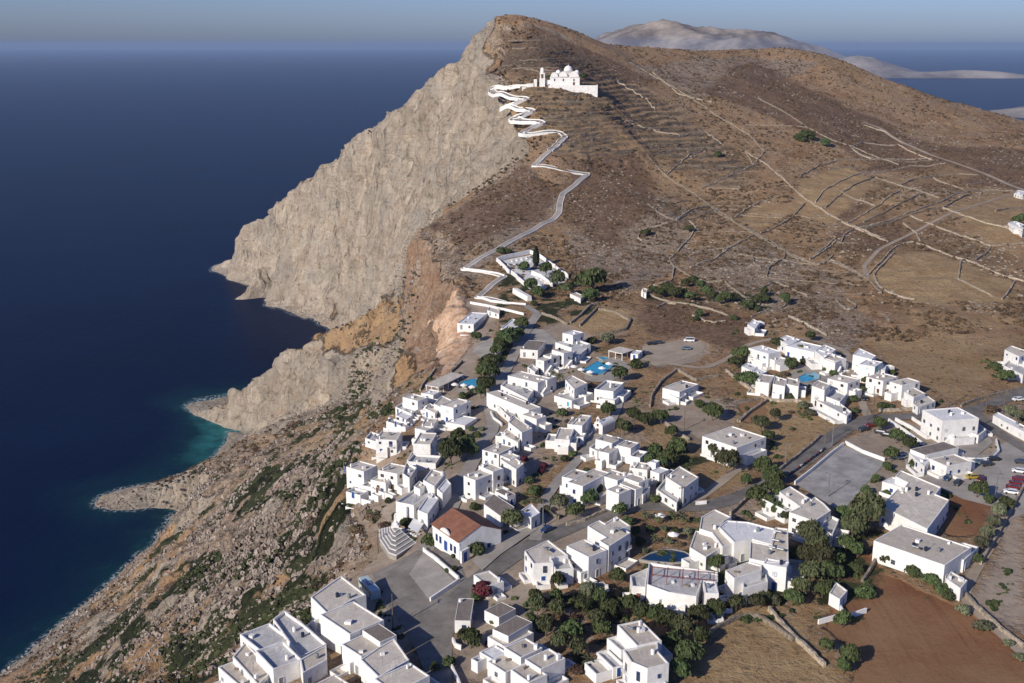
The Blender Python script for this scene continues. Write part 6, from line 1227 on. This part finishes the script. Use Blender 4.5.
for a in (('t 588 499 10', 'big tree standing before the cube house over the road bend'), ('t 576 512 9', 'dark tree low beside the road below the big cream-roofed house'), ('t 597 492 7', 'small tree against the cube house wall'), ('o 559 503 10', 'grey-green tree at the lane junction wall'), ('g 546 508 6', 'small olive bush left of the junction tree'), ('b 535 490 8', 'green garden bush below the lane house end'), ('b 529 480 5', 'green bush beside the bougainvillea court'), ('r 524 458 5', 'dark red bougainvillea on the shaded terrace'), ('r 544 465 5', 'bright red bougainvillea over the small terrace roof'), ('r 541 470 4', 'lower red bougainvillea by the small terrace'), ('g 540 500 5', 'yellowish bush by the curved garden steps'), ('g 533 498 5', 'low yellow-green bush in the lane garden'),
          ('b 595 453 3', 'small round green shrub on the rambling house front terrace'), ('b 573 453 5', 'green bush beside the narrow street below the chapel'), ('b 565 458 5', 'green bush left of the narrow street'), ('b 655 498 6', 'round green bush before the boxy house'), ('b 660 485 4', 'small bush against the boxy house wall'), ('b 707 440 1', 'tiny shrub by the arched window house'), ('t 712 413 10', 'tree up the slope from the arched window house'), ('b 699 403 6', 'dark bush by the yard house stones'), ('p 726 465 12', 'bushy tree right in front of the arched window house'), ('p 714 453 7', 'olive bush left in front of the arched window house'), ('d 708 446 5', 'dry shrub left of the arched window house'), ('p 761 426 8', 'left tree of the trio in the dry roadside plot'), ('p 775 418 6', 'upper right tree of the trio in the dry roadside plot'), ('t 768 438 6', 'lowest tree of the trio in the dry roadside plot'),
          ('d 791 411 3', 'small reddish shrub in the dry roadside plot'), ('g 792 428 3', 'tiny green shrub in the dry roadside plot'), ('b 747 408 3', 'lone bush in the stony plot left of the wall'), ('g 738 413 2', 'tiny green tuft in the red soil patch'), ('t 743 355 10', 'dark tree left of the curved holiday house'), ('t 736 363 8', 'lower dark tree left of the curved holiday house'), ('t 749 380 10', 'dark tree below the leftmost front row holiday house'), ('b 740 377 7', 'dark bush at the bend of the holiday garden wall'), ('t 777 344 7', 'tree in the corner of the holiday court'), ('t 802 351 7', 'tree before the back row of holiday houses'), ('b 791 363 8', 'round dark bush in the holiday court'), ('b 803 361 4', 'small bush beside the round dark one'), ('b 775 366 4', 'small bush behind the front row'), ('d 784 372 5', 'brown shrub above the front row roofs'), ('b 825 369 4', 'small bush right of the kidney pool court'), ('b 816 360 3', 'tiny bush at the back row wall'), ('t 810 338 5', 'tree peeping over the back row'), ('b 789 396 4', 'small bush before the front row steps'), ('g 803 404 7', 'yellow-green bush left of the round stone planter'), ('g 810 411 6', 'yellow-green bush on the round stone planter'), ('b 833 373 4', 'bush at the right end of the kidney pool'),
          ('b 892 372 4', 'round bush beside the turquoise window house'), ('b 853 398 5', 'bush on the short lane by the long garden wall'), ('b 860 389 5', 'bush up the short lane'), ('b 855 410 4', 'lowest bush of the short lane'), ('b 866 380 4', 'topmost bush of the short lane'), ('b 883 405 5', 'left round bush in the roadside yard'), ('b 891 406 3', 'right small bush in the roadside yard'), ('t 879 426 7', 'upper tree of the roadside row at the court'), ('t 896 438 7', 'middle tree of the roadside row at the court'), ('t 908 446 7', 'lower tree of the roadside row at the court'), ('b 995 366 6', 'dark hedge bush left of the hillside house with terrace'), ('t 1006 378 8', 'round dark tree below the hillside house with terrace'), ('o 1010 414 6', 'olive bush on the verge by the right hand road'), ('o 1019 419 6', 'second olive bush on the verge by the right hand road'), ('d 990 407 7', 'bare brown thicket under the utility pole'),
          ('t 891 456 8', 'tree behind the court beside the big school roof'), ('b 887 466 5', 'bush at the court corner under the tree'), ('b 876 478 5', 'uppermost bush along the right side of the court'), ('b 865 490 6', 'middle bush along the right side of the court'), ('b 859 497 4', 'lowest bush along the right side of the court'), ('p 866 520 18', 'very large olive-green tree left of the school building'), ('p 852 531 13', 'broad lower companion of the very large tree'), ('b 886 492 4', 'shrub in the school porch corner'), ('b 913 463 5', 'bush between the low building and the school'), ('t 977 491 9', 'dark tree at the edge of the car park'), ('b 988 499 5', 'bush beside the dark tree at the car park')):
    s, lab = a; k, x, y, r = s.split(); tree(k, float(x), float(y), float(r), lab)
clump('dark tree in the tight row at the upper road bend', 'trees at the upper road bend', 't 763 466 10;t 771 478 11;t 757 497 11;t 775 490 10;t 768 505 8;t 745 482 6;t 780 498 7')
clump('round grey-green bush in the hedge beside the long right wall', 'hedge right of the red yard', 'b 1006 502 8;o 998 514 7;o 992 526 7;o 986 537 7;o 980 547 7;b 976 558 6')
clump('round bush in the row curving round the red field', 'bushes along the red field', 'b 888 558 8;b 913 571 8;b 930 579 8;b 941 588 8;b 948 596 6;g 963 609 7;g 982 624 8;g 1008 642 5;g 1019 655 6')
for a in (('t 849 658 10', 'dark round tree at the lower left of the red field'), ('t 843 669 7', 'smaller dark tree under the round one at the red field'), ('b 864 592 9', 'dark bush at the left tip of the red field'), ('t 842 622 8', 'dark tree by the white rail wall'), ('b 857 568 6', 'low bush by the garden wall above the red field'), ('t 826 648 7', 'dark tree on the field edge at the bottom right'), ('t 717 566 9', 'dark tree in the gap between hotel and front roof house'), ('d 700 560 6', 'bare shrub behind the hotel terrace'), ('r 746 548 6', 'red-leaved shrub in the court of the zigzag roofed building'), ('r 484 588 12', 'large purple bougainvillea beside the plain small building'), ('b 476 596 6', 'green bush at the foot of the large bougainvillea'), ('r 488 644 5', 'small red bougainvillea by the old house with raised roof'), ('t 471 641 10', 'dark tree on the lower right of the square'), ('b 463 632 6', 'bush beside the shed on the square'), ('b 449 661 7', 'dark shrub at the bottom of the square'), ('b 435 666 5', 'small dark shrub in the shade of the long building'), ('b 454 568 4', 'garden bush inside the white kerb wall'), ('b 447 570 3', 'small garden bush inside the white kerb wall'), ('t 558 583 8', 'round tree in front of the patio house'), ('b 494 620 5', 'bush beside the ruined building')):
    s, lab = a; k, x, y, r = s.split(); tree(k, float(x), float(y), float(r), lab)
clump('bushy pine in the wood beside the zigzag roofed building', 'pine wood beside the zigzag roofed building', 'p 801 526 9;p 808 538 12;p 815 550 12;p 807 560 11;p 820 562 12;t 828 572 11;p 810 576 11;p 800 590 9;t 846 546 9;t 843 516 8;t 857 553 7;t 832 560 10;t 822 592 8;t 838 576 7;t 792 600 8;t 776 512 7;t 785 518 6')
clump('scrubby tree in the overgrown garden under the L-shaped house', 'overgrown garden under the L-shaped house', 'p 537 609 10;p 546 628 11;t 535 598 7;p 556 612 9;d 568 616 9;t 572 632 12;o 588 594 9;t 583 609 9;p 578 651 9;m 589 662 9;p 560 645 9;d 548 600 6;t 600 600 9;p 596 622 9;d 577 668 8;t 556 598 7')
clump('dense tree in the garden round the white villa', 'garden round the villa', 't 617 579 8;d 612 590 8;t 629 606 11;t 610 610 12;t 602 632 9;t 642 615 10;t 655 618 10;t 668 622 12;p 682 632 12;p 699 618 11;t 715 611 9;p 736 606 8;p 756 605 8;g 774 598 8;g 787 594 7;t 688 655 14;t 680 672 12;d 648 600 7;t 672 645 10;p 640 630 8;t 700 640 9;d 728 603 6;p 765 600 6')
clump('plant in the hotel garden below the road bend', 'planted hotel garden', 'm 645 516 6;m 658 520 6;m 672 515 6;g 664 527 5;b 650 528 6;m 683 520 6;g 688 530 6;b 640 540 6;g 668 540 5;m 655 540 6;b 628 520 7;b 635 530 6;d 680 542 5;m 692 540 5;b 700 530 5;t 620 512 7;g 645 550 4;b 675 530 4')
for a in (('c 536 262 3', 'slim dark cypress in the middle of the graveyard'), ('b 525 266 6', 'small tree left of the graveyard cypress'), ('t 546 270 8', 'dark tree on the upper graveyard terrace'), ('t 531 285 9', 'dark tree over the lower graveyard wall'), ('t 537 293 7', 'dark tree by the burial niches'), ('p 558 284 9', 'green tree at the right of the graveyard'), ('p 566 291 7', 'lower green tree at the right of the graveyard'), ('b 534 303 4', 'bush at the end of the burial niches'), ('t 592 283 15', 'tall solitary dark tree right of the graveyard'), ('t 590 296 9', 'lower half of the pair of dark trees right of the graveyard'), ('b 501 250 5', 'dark bush beside the path above the graveyard'), ('b 508 251 4', 'second dark bush beside the path above the graveyard'), ('b 548 77 3', 'dark tree beside the bell tower of the hill church'), ('b 568 79 3', 'dark tree in front of the hill church vault'), ('b 584 76 4', 'low dark bush right of the hill church'), ('t 646 233 5', 'lone bush on the slope left of the curved wall'), ('t 689 230 4', 'lone bush inside the curved wall'), ('b 718 154 4', 'small tree in the hollow above the field slope'), ('b 825 142 5', 'right hand tree of the far pair on the slope'), ('b 1017 220 5', 'dark bush at the far right edge of the fields'), ('b 1022 217 4', 'second dark bush at the far right edge of the fields')):
    s, lab = a; k, x, y, r = s.split(); tree(k, float(x), float(y), float(r), lab)
clump('small dark tree in the far left group on the upper slope', 'far tree group on the upper slope', 'b 798 137 5;b 804 134 6;b 810 136 5;b 803 139 4')
clump('dark carob tree in the walled plot on the lower hillside', 'trees in the walled plot', 't 654 291 6;t 660 293 6;t 667 290 7;t 674 294 7;t 682 293 6;t 690 297 6;t 693 281 6;t 700 286 6;t 706 292 6;t 712 296 6;t 725 298 7;t 732 299 5;t 718 302 4;t 686 284 5')
clump('dark tree standing in the open ground right of the walled plot', 'trees right of the walled plot', 't 764 293 5;t 760 299 6;t 766 301 5;t 748 306 7;t 784 299 5;t 787 303 4;b 700 313 5;b 733 317 4;b 757 309 4;b 696 318 4')
clump('low dark shrub clinging to the pale cliff slope below the town', 'shrubs on the cliff slope', 'b 385 386 4;b 342 410 4;b 339 417 4;g 360 408 3;b 430 378 3;b 345 405 3;b 318 430 4;b 300 440 4;b 290 436 3;g 380 405 3')
random.seed(5)
# ------------------------------------------------------------------ poles
def pole(px, py, h, label, arms=True, mat=None, lamp=False):
    p = G(px, py); root = empty('street_lamp' if lamp else 'utility_pole', p, rng.uniform(0, 3), label, 'street lamp' if lamp else 'utility pole', 'street lamps' if lamp else 'wooden utility poles')
    V, Fq = [], []; lathe(V, Fq, [(.17, -.8), (.11, h), (.01, h + .02)], 8); mesh_obj('post', V, Fq, mat or (M_METAL if lamp else M_WOOD), root)
    V, Fq = [], []
    if lamp: box_geo(V, Fq, -.06, 1.3, -.06, .06, h - .1, h); box_geo(V, Fq, .9, 1.6, -.16, .16, h - .22, h - .1); mesh_obj('lamp_head', V, Fq, M_METAL, root)
    else: box_geo(V, Fq, -1.0, 1.0, -.07, .07, h - .8, h - .65); [box_geo(V, Fq, x - .05, x + .05, -.05, .05, h - .649, h - .4) for x in (-.9, -.4, .4, .9)]; mesh_obj('crossarm', V, Fq, M_WOOD, root)
for px, py, h, l in ((570, 324, 9, 'utility pole rising behind the tower house beside the walled track'), (948, 407, 9, 'utility pole right behind the large three storey block'), (984, 425, 10, 'utility pole at the fork of the right hand roads'), (873, 417, 9, 'utility pole at the roadside left of the yard bushes'), (867, 421, 8, 'shorter utility pole just left of the roadside yard'), (825, 444, 9, 'utility pole over the parked motorbikes'), (393, 628, 9, 'utility pole in the shade of the long building at the square'), (681, 508, 7, 'thin pole against the boxy house corner'), (378, 553, 7, 'thin pole on the cliff edge left of the monument'), (684, 430, 7, 'pole on the dry plot left of the arched window house'), (620, 438, 6, 'pole on the rambling house roof side'), (1003, 414, 8, 'utility pole on the verge at the right edge')): pole(px, py, h, l)
for px, py, l in ((785, 466, 'street lamp beside the road above the parked motorbikes'), (828, 497, 'floodlight post on the sports court'), (832, 446, 'street lamp at the top corner of the sports court'), (543, 527, 'street lamp at the lane junction'), (995, 498, 'street lamp by the dark tree at the car park')): pole(px, py, 7.5, l, lamp=True)
# ------------------------------------------------------------------ vehicles
def car_meshes(cname, col, van=False):
    m = simple(cname, col, .3, .03, 1, spec=.6); V, Fq = [], []
    prof = [(-2.05, .35), (-2.1, .75), (-1.35 if not van else -1.7, .95), (2.0, .95), (2.1, .7), (2.05, .35)] if not van else [(-2.3, .35), (-2.35, .9), (-1.8, 1.1), (2.2, 1.1), (2.25, .35)]
    roof = [(-.75, 1.42), (1.3, 1.42)] if not van else [(-1.2, 1.95), (2.15, 1.95)]; base = [(-1.3, .95), (1.95, .95)] if not van else [(-1.8, 1.1), (2.2, 1.1)]
    n = len(prof); V = [(x, s * .84, z) for s in (-1, 1) for x, z in prof]; Fq = [tuple(range(n)), tuple(range(2 * n - 1, n - 1, -1))] + [(i, n + i, n + (i + 1) % n, (i + 1) % n) for i in range(n)]
    b = len(V); V += [(x, s * .62, z) for s in (-1, 1) for x, z in roof] ; Fq.append((b, b + 1, b + 3, b + 2)); V += [(x, s * .62, z - .06) for s in (-1, 1) for x, z in roof]; Fq.append((b + 4, b + 6, b + 7, b + 5)); Fq += [(b, b + 4, b + 5, b + 1), (b + 2, b + 3, b + 7, b + 6), (b, b + 2, b + 6, b + 4), (b + 1, b + 5, b + 7, b + 3)]
    for (bx, rx) in zip(base, roof):
        for s in (-1, 1):
            c = len(V); d = .06; V += [(bx[0] - d, s * .78 - d, bx[1]), (bx[0] + d, s * .78 - d, bx[1]), (bx[0] + d, s * .78 + d, bx[1]), (bx[0] - d, s * .78 + d, bx[1]), (rx[0] - d, s * .6 - d, rx[1] - .01), (rx[0] + d, s * .6 - d, rx[1] - .01), (rx[0] + d, s * .6 + d, rx[1] - .01), (rx[0] - d, s * .6 + d, rx[1] - .01)]
            Fq += [(c, c + 1, c + 5, c + 4), (c + 1, c + 2, c + 6, c + 5), (c + 2, c + 3, c + 7, c + 6), (c + 3, c, c + 4, c + 7)]
    body = bpy.data.meshes.new('body'); body.from_pydata(V, [], Fq); body.materials.append(m)
    G_ = [(x, s * .77, z) for s in (-1, 1) for x, z in base] + [(x, s * .6, z - .05) for s in (-1, 1) for x, z in roof]
    gl = bpy.data.meshes.new('windows'); gl.from_pydata(G_, [], [(0, 1, 5, 4), (3, 2, 6, 7), (1, 3, 7, 5), (2, 0, 4, 6)]); gl.materials.append(M_GLASS)
    return body, gl
Vw, Fw = [], []; lathe(Vw, Fw, [(.01, -.1), (.2, -.1), (.32, -.09), (.32, .09), (.2, .1), (.01, .1)], 14); wheel = bpy.data.meshes.new('wheel'); wheel.from_pydata([(x, z, y) for x, y, z in Vw], [], Fw); wheel.materials.append(simple('tyre', (.02, .02, .02), .8, .1, 1))
Vh, Fh = [], []; box_geo(Vh, Fh, -.03, .03, -.15, .15, -.06, .06); lampm = bpy.data.meshes.new('headlight'); lampm.from_pydata(Vh, [], Fh); lampm.materials.append(simple('lamp glass', (.7, .7, .68), .2, .02, 1))
CARC = {'black': (.015, .016, .018), 'dark': (.04, .045, .055), 'blue': (.02, .045, .12), 'white': (.75, .75, .74), 'red': (.16, .014, .012), 'yellow': (.42, .29, .03), 'silver': (.42, .43, .44), 'maroon': (.10, .012, .014), 'bluegrey': (.10, .15, .18)}
CM = {}
def car(px, py, rz, colour, label, van=False, group='parked cars'):
    if (colour, van) not in CM: CM[(colour, van)] = car_meshes(colour + ' car paint', CARC[colour], van)
    body, gl = CM[(colour, van)]; p = G(px, py); root = empty('parked_van' if van else 'parked_car', (p[0], p[1], p[2] + .18), rz, label, 'van' if van else 'car', group)
    part('body', body, root, (0, 0, 0)); part('window', gl, root, (0, 0, 0))
    for x in (-1.3, 1.3):
        for s in (-1, 1): part('wheel', wheel, root, (x, s * .76, .32))
    for s in (-1, 1): part('headlight', lampm, root, (-2.1 if not van else -2.35, s * .6, .68))
for a in ((547, 532, .75, 'blue', 'dark blue car driving down the lane towards the junction'), (864, 400, 1.5, 'black', 'black car in the short lane by the long garden wall'), (871, 427, .4, 'red', 'red car first in the line along the court road'), (863, 431, .5, 'dark', 'dark car left of the red one on the court road'), (880, 434, -.6, 'dark', 'dark car second in the line along the court road'), (887, 437, -.6, 'black', 'black car at the end of the line along the court road'), (1018, 401, .2, 'white', 'white car on the upper road at the right edge'), (934, 468, -.5, 'maroon', 'dark maroon car against the blue painted low building'), (947, 480, .9, 'blue', 'dark blue car at the lower edge of the car park'), (957, 485, .9, 'dark', 'dark grey car next to the blue one at the lower edge'), (972, 479, .2, 'yellow', 'yellow car in the middle of the car park'), (981, 481, 1.2, 'maroon', 'dark red car beside the yellow one'), (978, 464, -.3, 'bluegrey', 'grey-blue car by the curved forecourt wall'), (986, 466, .3, 'dark', 'dark car touching the shade of the forecourt wall'), (993, 461, .2, 'black', 'black car at the end of the curved forecourt wall'), (1019, 473, -.4, 'white', 'white car at the right edge of the car park'), (1021, 464, -.4, 'dark', 'dark car behind the white one at the right edge'), (1019, 481, -.4, 'red', 'uppermost red car of the row at the right edge'), (1016, 485, -.4, 'red', 'second red car of the row at the right edge'), (1013, 489, -.4, 'red', 'lower red car of the row at the right edge'), (1011, 494, -.4, 'white', 'white car closing the row at the right edge'), (996, 499, .6, 'dark', 'dark car under the hedge end at the car park'), (901, 459, .5, 'silver', 'silver car behind the court by the low building'), (651, 345, .1, 'black', 'black car left of the pair on the dirt car park'), (658, 344, .1, 'dark', 'dark car right of the pair on the dirt car park'), (646, 355, .3, 'dark', 'dark car beside the tiny hut at the dirt car park'), (686, 350, -.2, 'bluegrey', 'grey-blue car alone on the right of the dirt car park')): car(*a)
car(689, 342, -.1, 'white', 'white van at the top of the dirt car park', True)
# motorbikes
Vb, Fb = [], []; box_geo(Vb, Fb, -.5, .45, -.13, .13, .45, .78); box_geo(Vb, Fb, .1, .75, -.15, .15, .78, .9); box_geo(Vb, Fb, -.75, -.55, -.12, .12, .4, 1.0); box_geo(Vb, Fb, -.7, -.62, -.34, .34, 1.0, 1.06)
def motorbike(px, py, col, rz, label):
    me = bpy.data.meshes.get('bike_' + col)
    if not me: me = bpy.data.meshes.new('bike_' + col); me.from_pydata(Vb, [], Fb); me.materials.append(simple('bike ' + col, CARC[col], .4, .05, 1, spec=.5))
    p = G(px, py); root = empty('motorbike', (p[0], p[1], p[2] + .18), rz, label, 'motorbike', 'motorbikes lined up beside the court wall'); part('body', me, root, (0, 0, 0))
    for x in (-.62, .62): part('wheel', wheel, root, (x, 0, .32))
for i in range(13): t = i / 12; motorbike(790 + 34 * t, 476 - 25 * t, ['red', 'black', 'blue', 'red', 'silver', 'black', 'red'][i % 7], .9 + .1 * math.sin(i * 3), f'{ORD[i]} motorbike from the left in the row beside the sports court wall')
# bus in the shade
def bus():
    a = G(*cp('R', '760,190')[0]); b = G(*cp('R', '880,275')[0]); c = ((a[0] + b[0]) / 2, (a[1] + b[1]) / 2); root = empty('parked_bus', (c[0], c[1], hgt(*c) + .12), math.atan2(b[1] - a[1], b[0] - a[0]), 'pale bus parked in the deep shade behind the long building', 'bus')
    m = simple('bus paint', (.42, .50, .50), .4, .05, .5, spec=.5); L_ = 4.6; V, Fq = [], []
    prof = [(-L_, .35), (-L_ - .1, 1.5), (-L_ + .15, 3.0), (L_ - .1, 3.0), (L_, 1.5), (L_, .35)]; n = len(prof); V = [(x, s * 1.22, z) for s in (-1, 1) for x, z in prof]; Fq = [tuple(range(n)), tuple(range(2 * n - 1, n - 1, -1))] + [(i, n + i, n + (i + 1) % n, (i + 1) % n) for i in range(n)]; mesh_obj('body', V, Fq, m, root)
    for s in (-1, 1):
        V, Fq = [], []; box_geo(V, Fq, -L_ + .4, L_ - .4, s * 1.22 - .03, s * 1.22 + .03, 1.6, 2.5); mesh_obj('window', V, Fq, M_GLASS, root)
        for x in (-3.1, 2.9): w_ = part('wheel', wheel, root, (x, s * 1.1, .45)); w_.scale = (1.45, 1.4, 1.45)
    V, Fq = [], []; box_geo(V, Fq, -1.2, .8, -.6, .6, 3.0, 3.25); mesh_obj('roof_unit', V, Fq, M_METAL, root)
bus()

# ------------------------------------------------------------------ countless shrubs and loose rocks
def scatter(name, n, mat, seed, accept, smin, smax, flat, poly='oct'):
    r = np.random.RandomState(seed); 
    d = 230 + (1500 - 230) * r.rand(n) ** 1.35; s = -.56 + 1.12 * r.rand(n); x = s * (d * .86 + 125); y = d
    z = hgts(x, y); k = accept(x, y, z, r); x, y, z = x[k], y[k], z[k]; n = len(x)
    base_ = np.array([(1, 0, 0), (0, 1, 0), (-1, 0, 0), (0, -1, 0), (0, 0, 1), (.7, .7, .55), (-.7, .7, .5), (-.7, -.7, .55), (.7, -.7, .5)], float)
    fc = np.array([(0, 5, 4), (5, 1, 4), (1, 6, 4), (6, 2, 4), (2, 7, 4), (7, 3, 4), (3, 8, 4), (8, 0, 4), (0, 1, 5), (1, 2, 6), (2, 3, 7), (3, 0, 8)])
    sc = smin + (smax - smin) * r.rand(n) ** 2.2; a = r.rand(n) * 6.283; ca, sa = np.cos(a), np.sin(a)
    v = base_[None] * (1 + .45 * (r.rand(n, 9, 3) - .5)); v = v * sc[:, None, None]; ax = .7 + .6 * r.rand(n)
    X = (v[:, :, 0] * ax[:, None] * ca[:, None] - v[:, :, 1] * sa[:, None]); Y = (v[:, :, 0] * sa[:, None] * ax[:, None] + v[:, :, 1] * ca[:, None]); Z = v[:, :, 2] * flat
    Z[:, :4] -= .35 * sc[:, None]
    co = np.stack([X + x[:, None], Y + y[:, None], Z + z[:, None]], -1).reshape(-1, 3); f = (fc[None] + (np.arange(n) * 9)[:, None, None]).reshape(-1, 3)
    o = fast_mesh(name, co, f, mat, smooth=False); tag(o, kind='stuff'); return o
def stuffmat(name, a, b_, s=.25):
    m, nt, N, L, b = new_mat(name); B = NB(N, L); g = N.new('ShaderNodeNewGeometry'); tc = N.new('ShaderNodeTexCoord').outputs['Object']
    c = B.mix(g.outputs['Random Per Island'], a, b_); c = B.mix(B.mr(B.noise(tc, .03, 4), .35, .65, 0, .5), c, a); L.new(c, b.inputs['Base Color']); b.inputs['Roughness'].default_value = .95; b.inputs['Specular IOR Level'].default_value = .1; return m
inTb = blur(pip(town, gx, gy).astype(np.float32), 2.0)
soilm = np.zeros_like(gx, dtype=np.float32)
for p in SOIL + [d[0] for d in DRY if d[1] > .6] + DIRT: soilm = np.maximum(soilm, pip(photo_poly(p, HM), gx, gy))
roadm = np.zeros_like(soilm)
for (nm, wd, ma, w, z) in ROADW:
    for q in w:
        i0 = int((q[0] - X0 - wd * .6) / STEP); i1 = int((q[0] - X0 + wd * .6) / STEP) + 2; j0 = int((q[1] - Y0 - wd * .6) / STEP); j1 = int((q[1] - Y0 + wd * .6) / STEP) + 2; roadm[max(0, j0):j1, max(0, i0):i1] = 1
for p in ([(372, 574), (400, 560), (424, 549), (441, 537), (452, 548), (463, 572), (470, 590), (462, 606), (452, 640), (452, 700), (435, 700), (418, 655), (405, 630), (388, 606)], [(903, 449), (940, 450), (990, 455), (1012, 440), (1045, 505), (996, 508), (938, 487), (906, 468)], [(643, 346), (690, 339), (706, 344), (680, 361), (655, 366)], [(795, 484), (843, 446), (885, 463), (842, 512)]): roadm = np.maximum(roadm, pip(photo_poly(p, HM), gx, gy))
free = (1 - np.clip(inTb * 1.5, 0, 1)) * (1 - soilm) * (1 - roadm)
free2 = (1 - soilm) * (1 - roadm)
houseblk = np.zeros_like(soilm)
for h_ in HOUSES:
    for b_ in h_[1]:
        p = b_[0]; i0 = int((min(q[0] for q in p) - X0) / STEP) - 1; i1 = int((max(q[0] for q in p) - X0) / STEP) + 2; j0 = int((min(q[1] for q in p) - Y0) / STEP) - 1; j1 = int((max(q[1] for q in p) - Y0) / STEP) + 2; houseblk[j0:j1, i0:i1] = 1
def acc_shrub(x, y, z, r):
    st = bil(SLOPE_MAP, x, y, STEP); f = bil(free, x, y, STEP); cl = fbm2(x / 18, y / 18, 4, 909); dens = np.clip((cl - .40) * 4.5, .06, 1) * np.where(y > 800, .8, 1)
    west = (x < -55) & (y < 650)
    return (z > 6) & (f > .5) & (st < .75) & (r.rand(len(x)) < np.where(west, dens * .6, dens)) & ((z < 1000))
def acc_rock(x, y, z, r):
    st = bil(SLOPE_MAP, x, y, STEP); f = bil(free, x, y, STEP); cl = fbm2(x / 25, y / 25, 4, 808); west = (x < -40) & (y < 760) & (z < 192)
    dens = np.where(west, np.clip((cl - .38) * 5, .1, 1), np.clip((cl - .47) * 5, .03, .8)); return (z > .5) & (f > .5) & (st < (1.1 if True else .8)) & (r.rand(len(x)) < dens) & ~((y > 800) & (st > .6))
scatter('shrubs', 230000, stuffmat('thorny shrubs', (0.045, 0.032, 0.020), (0.150, 0.098, 0.056)), 1, acc_shrub, .35, 1.5, .75)
scatter('rocks', 150000, stuffmat('grey rocks', (0.15, 0.125, 0.10), (0.34, 0.295, 0.24)), 2, acc_rock, .25, 1.0, .7)
ROCKY = photo_poly([(200, 470), (262, 425), (330, 415), (352, 440), (330, 500), (300, 545), (262, 580), (238, 620), (205, 640), (185, 590), (195, 540), (175, 520)], HM)
def acc_big(x, y, z, r):
    inr = pip(ROCKY, x + (fbm2(x / 22, y / 22, 3, 1) - .5) * 40, y)
    west = (x < -45) & (y < 760) & (z < 190); cl = fbm2(x / 30, y / 30, 4, 818); return west & (z > 0) & (r.rand(len(x)) < np.where(inr, np.clip((cl - .36) * 6, 0.15, 1), np.maximum(np.clip((cl - .54) * 6, .03, .6), (z < 6) * .5)))
scatter('boulders', 230000, stuffmat('boulders', (0.12, 0.095, 0.08), (0.40, 0.335, 0.28)), 3, acc_big, .25, 1.5, 1.0)
def acc_green(x, y, z, r):
    west = (x < -45) & (y < 760) & (z < 190) & (z > 18); cl = fbm2(x / 15 + y / 40, y / 30, 4, 88); return west & (r.rand(len(x)) < np.clip((cl - np.where(pip(ROCKY, x, y), .54, .485)) * 12, 0.02, 1))
scatter('scrub', 170000, stuffmat('green scrub', (0.022, 0.028, 0.012), (0.062, 0.068, 0.030)), 4, acc_green, .5, 1.6, .7)
def acc_town(x, y, z, r):
    t = bil(inTb, x, y, STEP); f = bil(free2, x, y, STEP); hb = bil(houseblk, x, y, STEP); cl = fbm2(x / 9, y / 9, 3, 919); return (t > .6) & (f > .6) & (hb < .1) & (r.rand(len(x)) < np.clip((cl - .48) * 6, 0.01, .9)) & (y < 620)
scatter('weeds', 60000, stuffmat('weeds', (0.045, 0.045, 0.022), (0.15, 0.11, 0.06)), 5, acc_town, .2, .7, .7)
near = blur(houseblk, 2.2)
def acc_gard(x, y, z, r):
    hb = bil(houseblk, x, y, STEP); nb = bil(near, x, y, STEP); f = bil(1 - roadm, x, y, STEP); t = bil(inTb, x, y, STEP); cl = fbm2(x / 6, y / 6, 3, 929); return (t > .6) & (hb < .05) & (nb > .12) & (f > .9) & (r.rand(len(x)) < np.clip((cl - .46) * 9, 0, 1)) & (y < 560)
scatter('garden_plants', 160000, stuffmat('garden plants', (0.020, 0.032, 0.012), (0.085, 0.095, 0.040)), 6, acc_gard, .3, 1.1, 1.0)
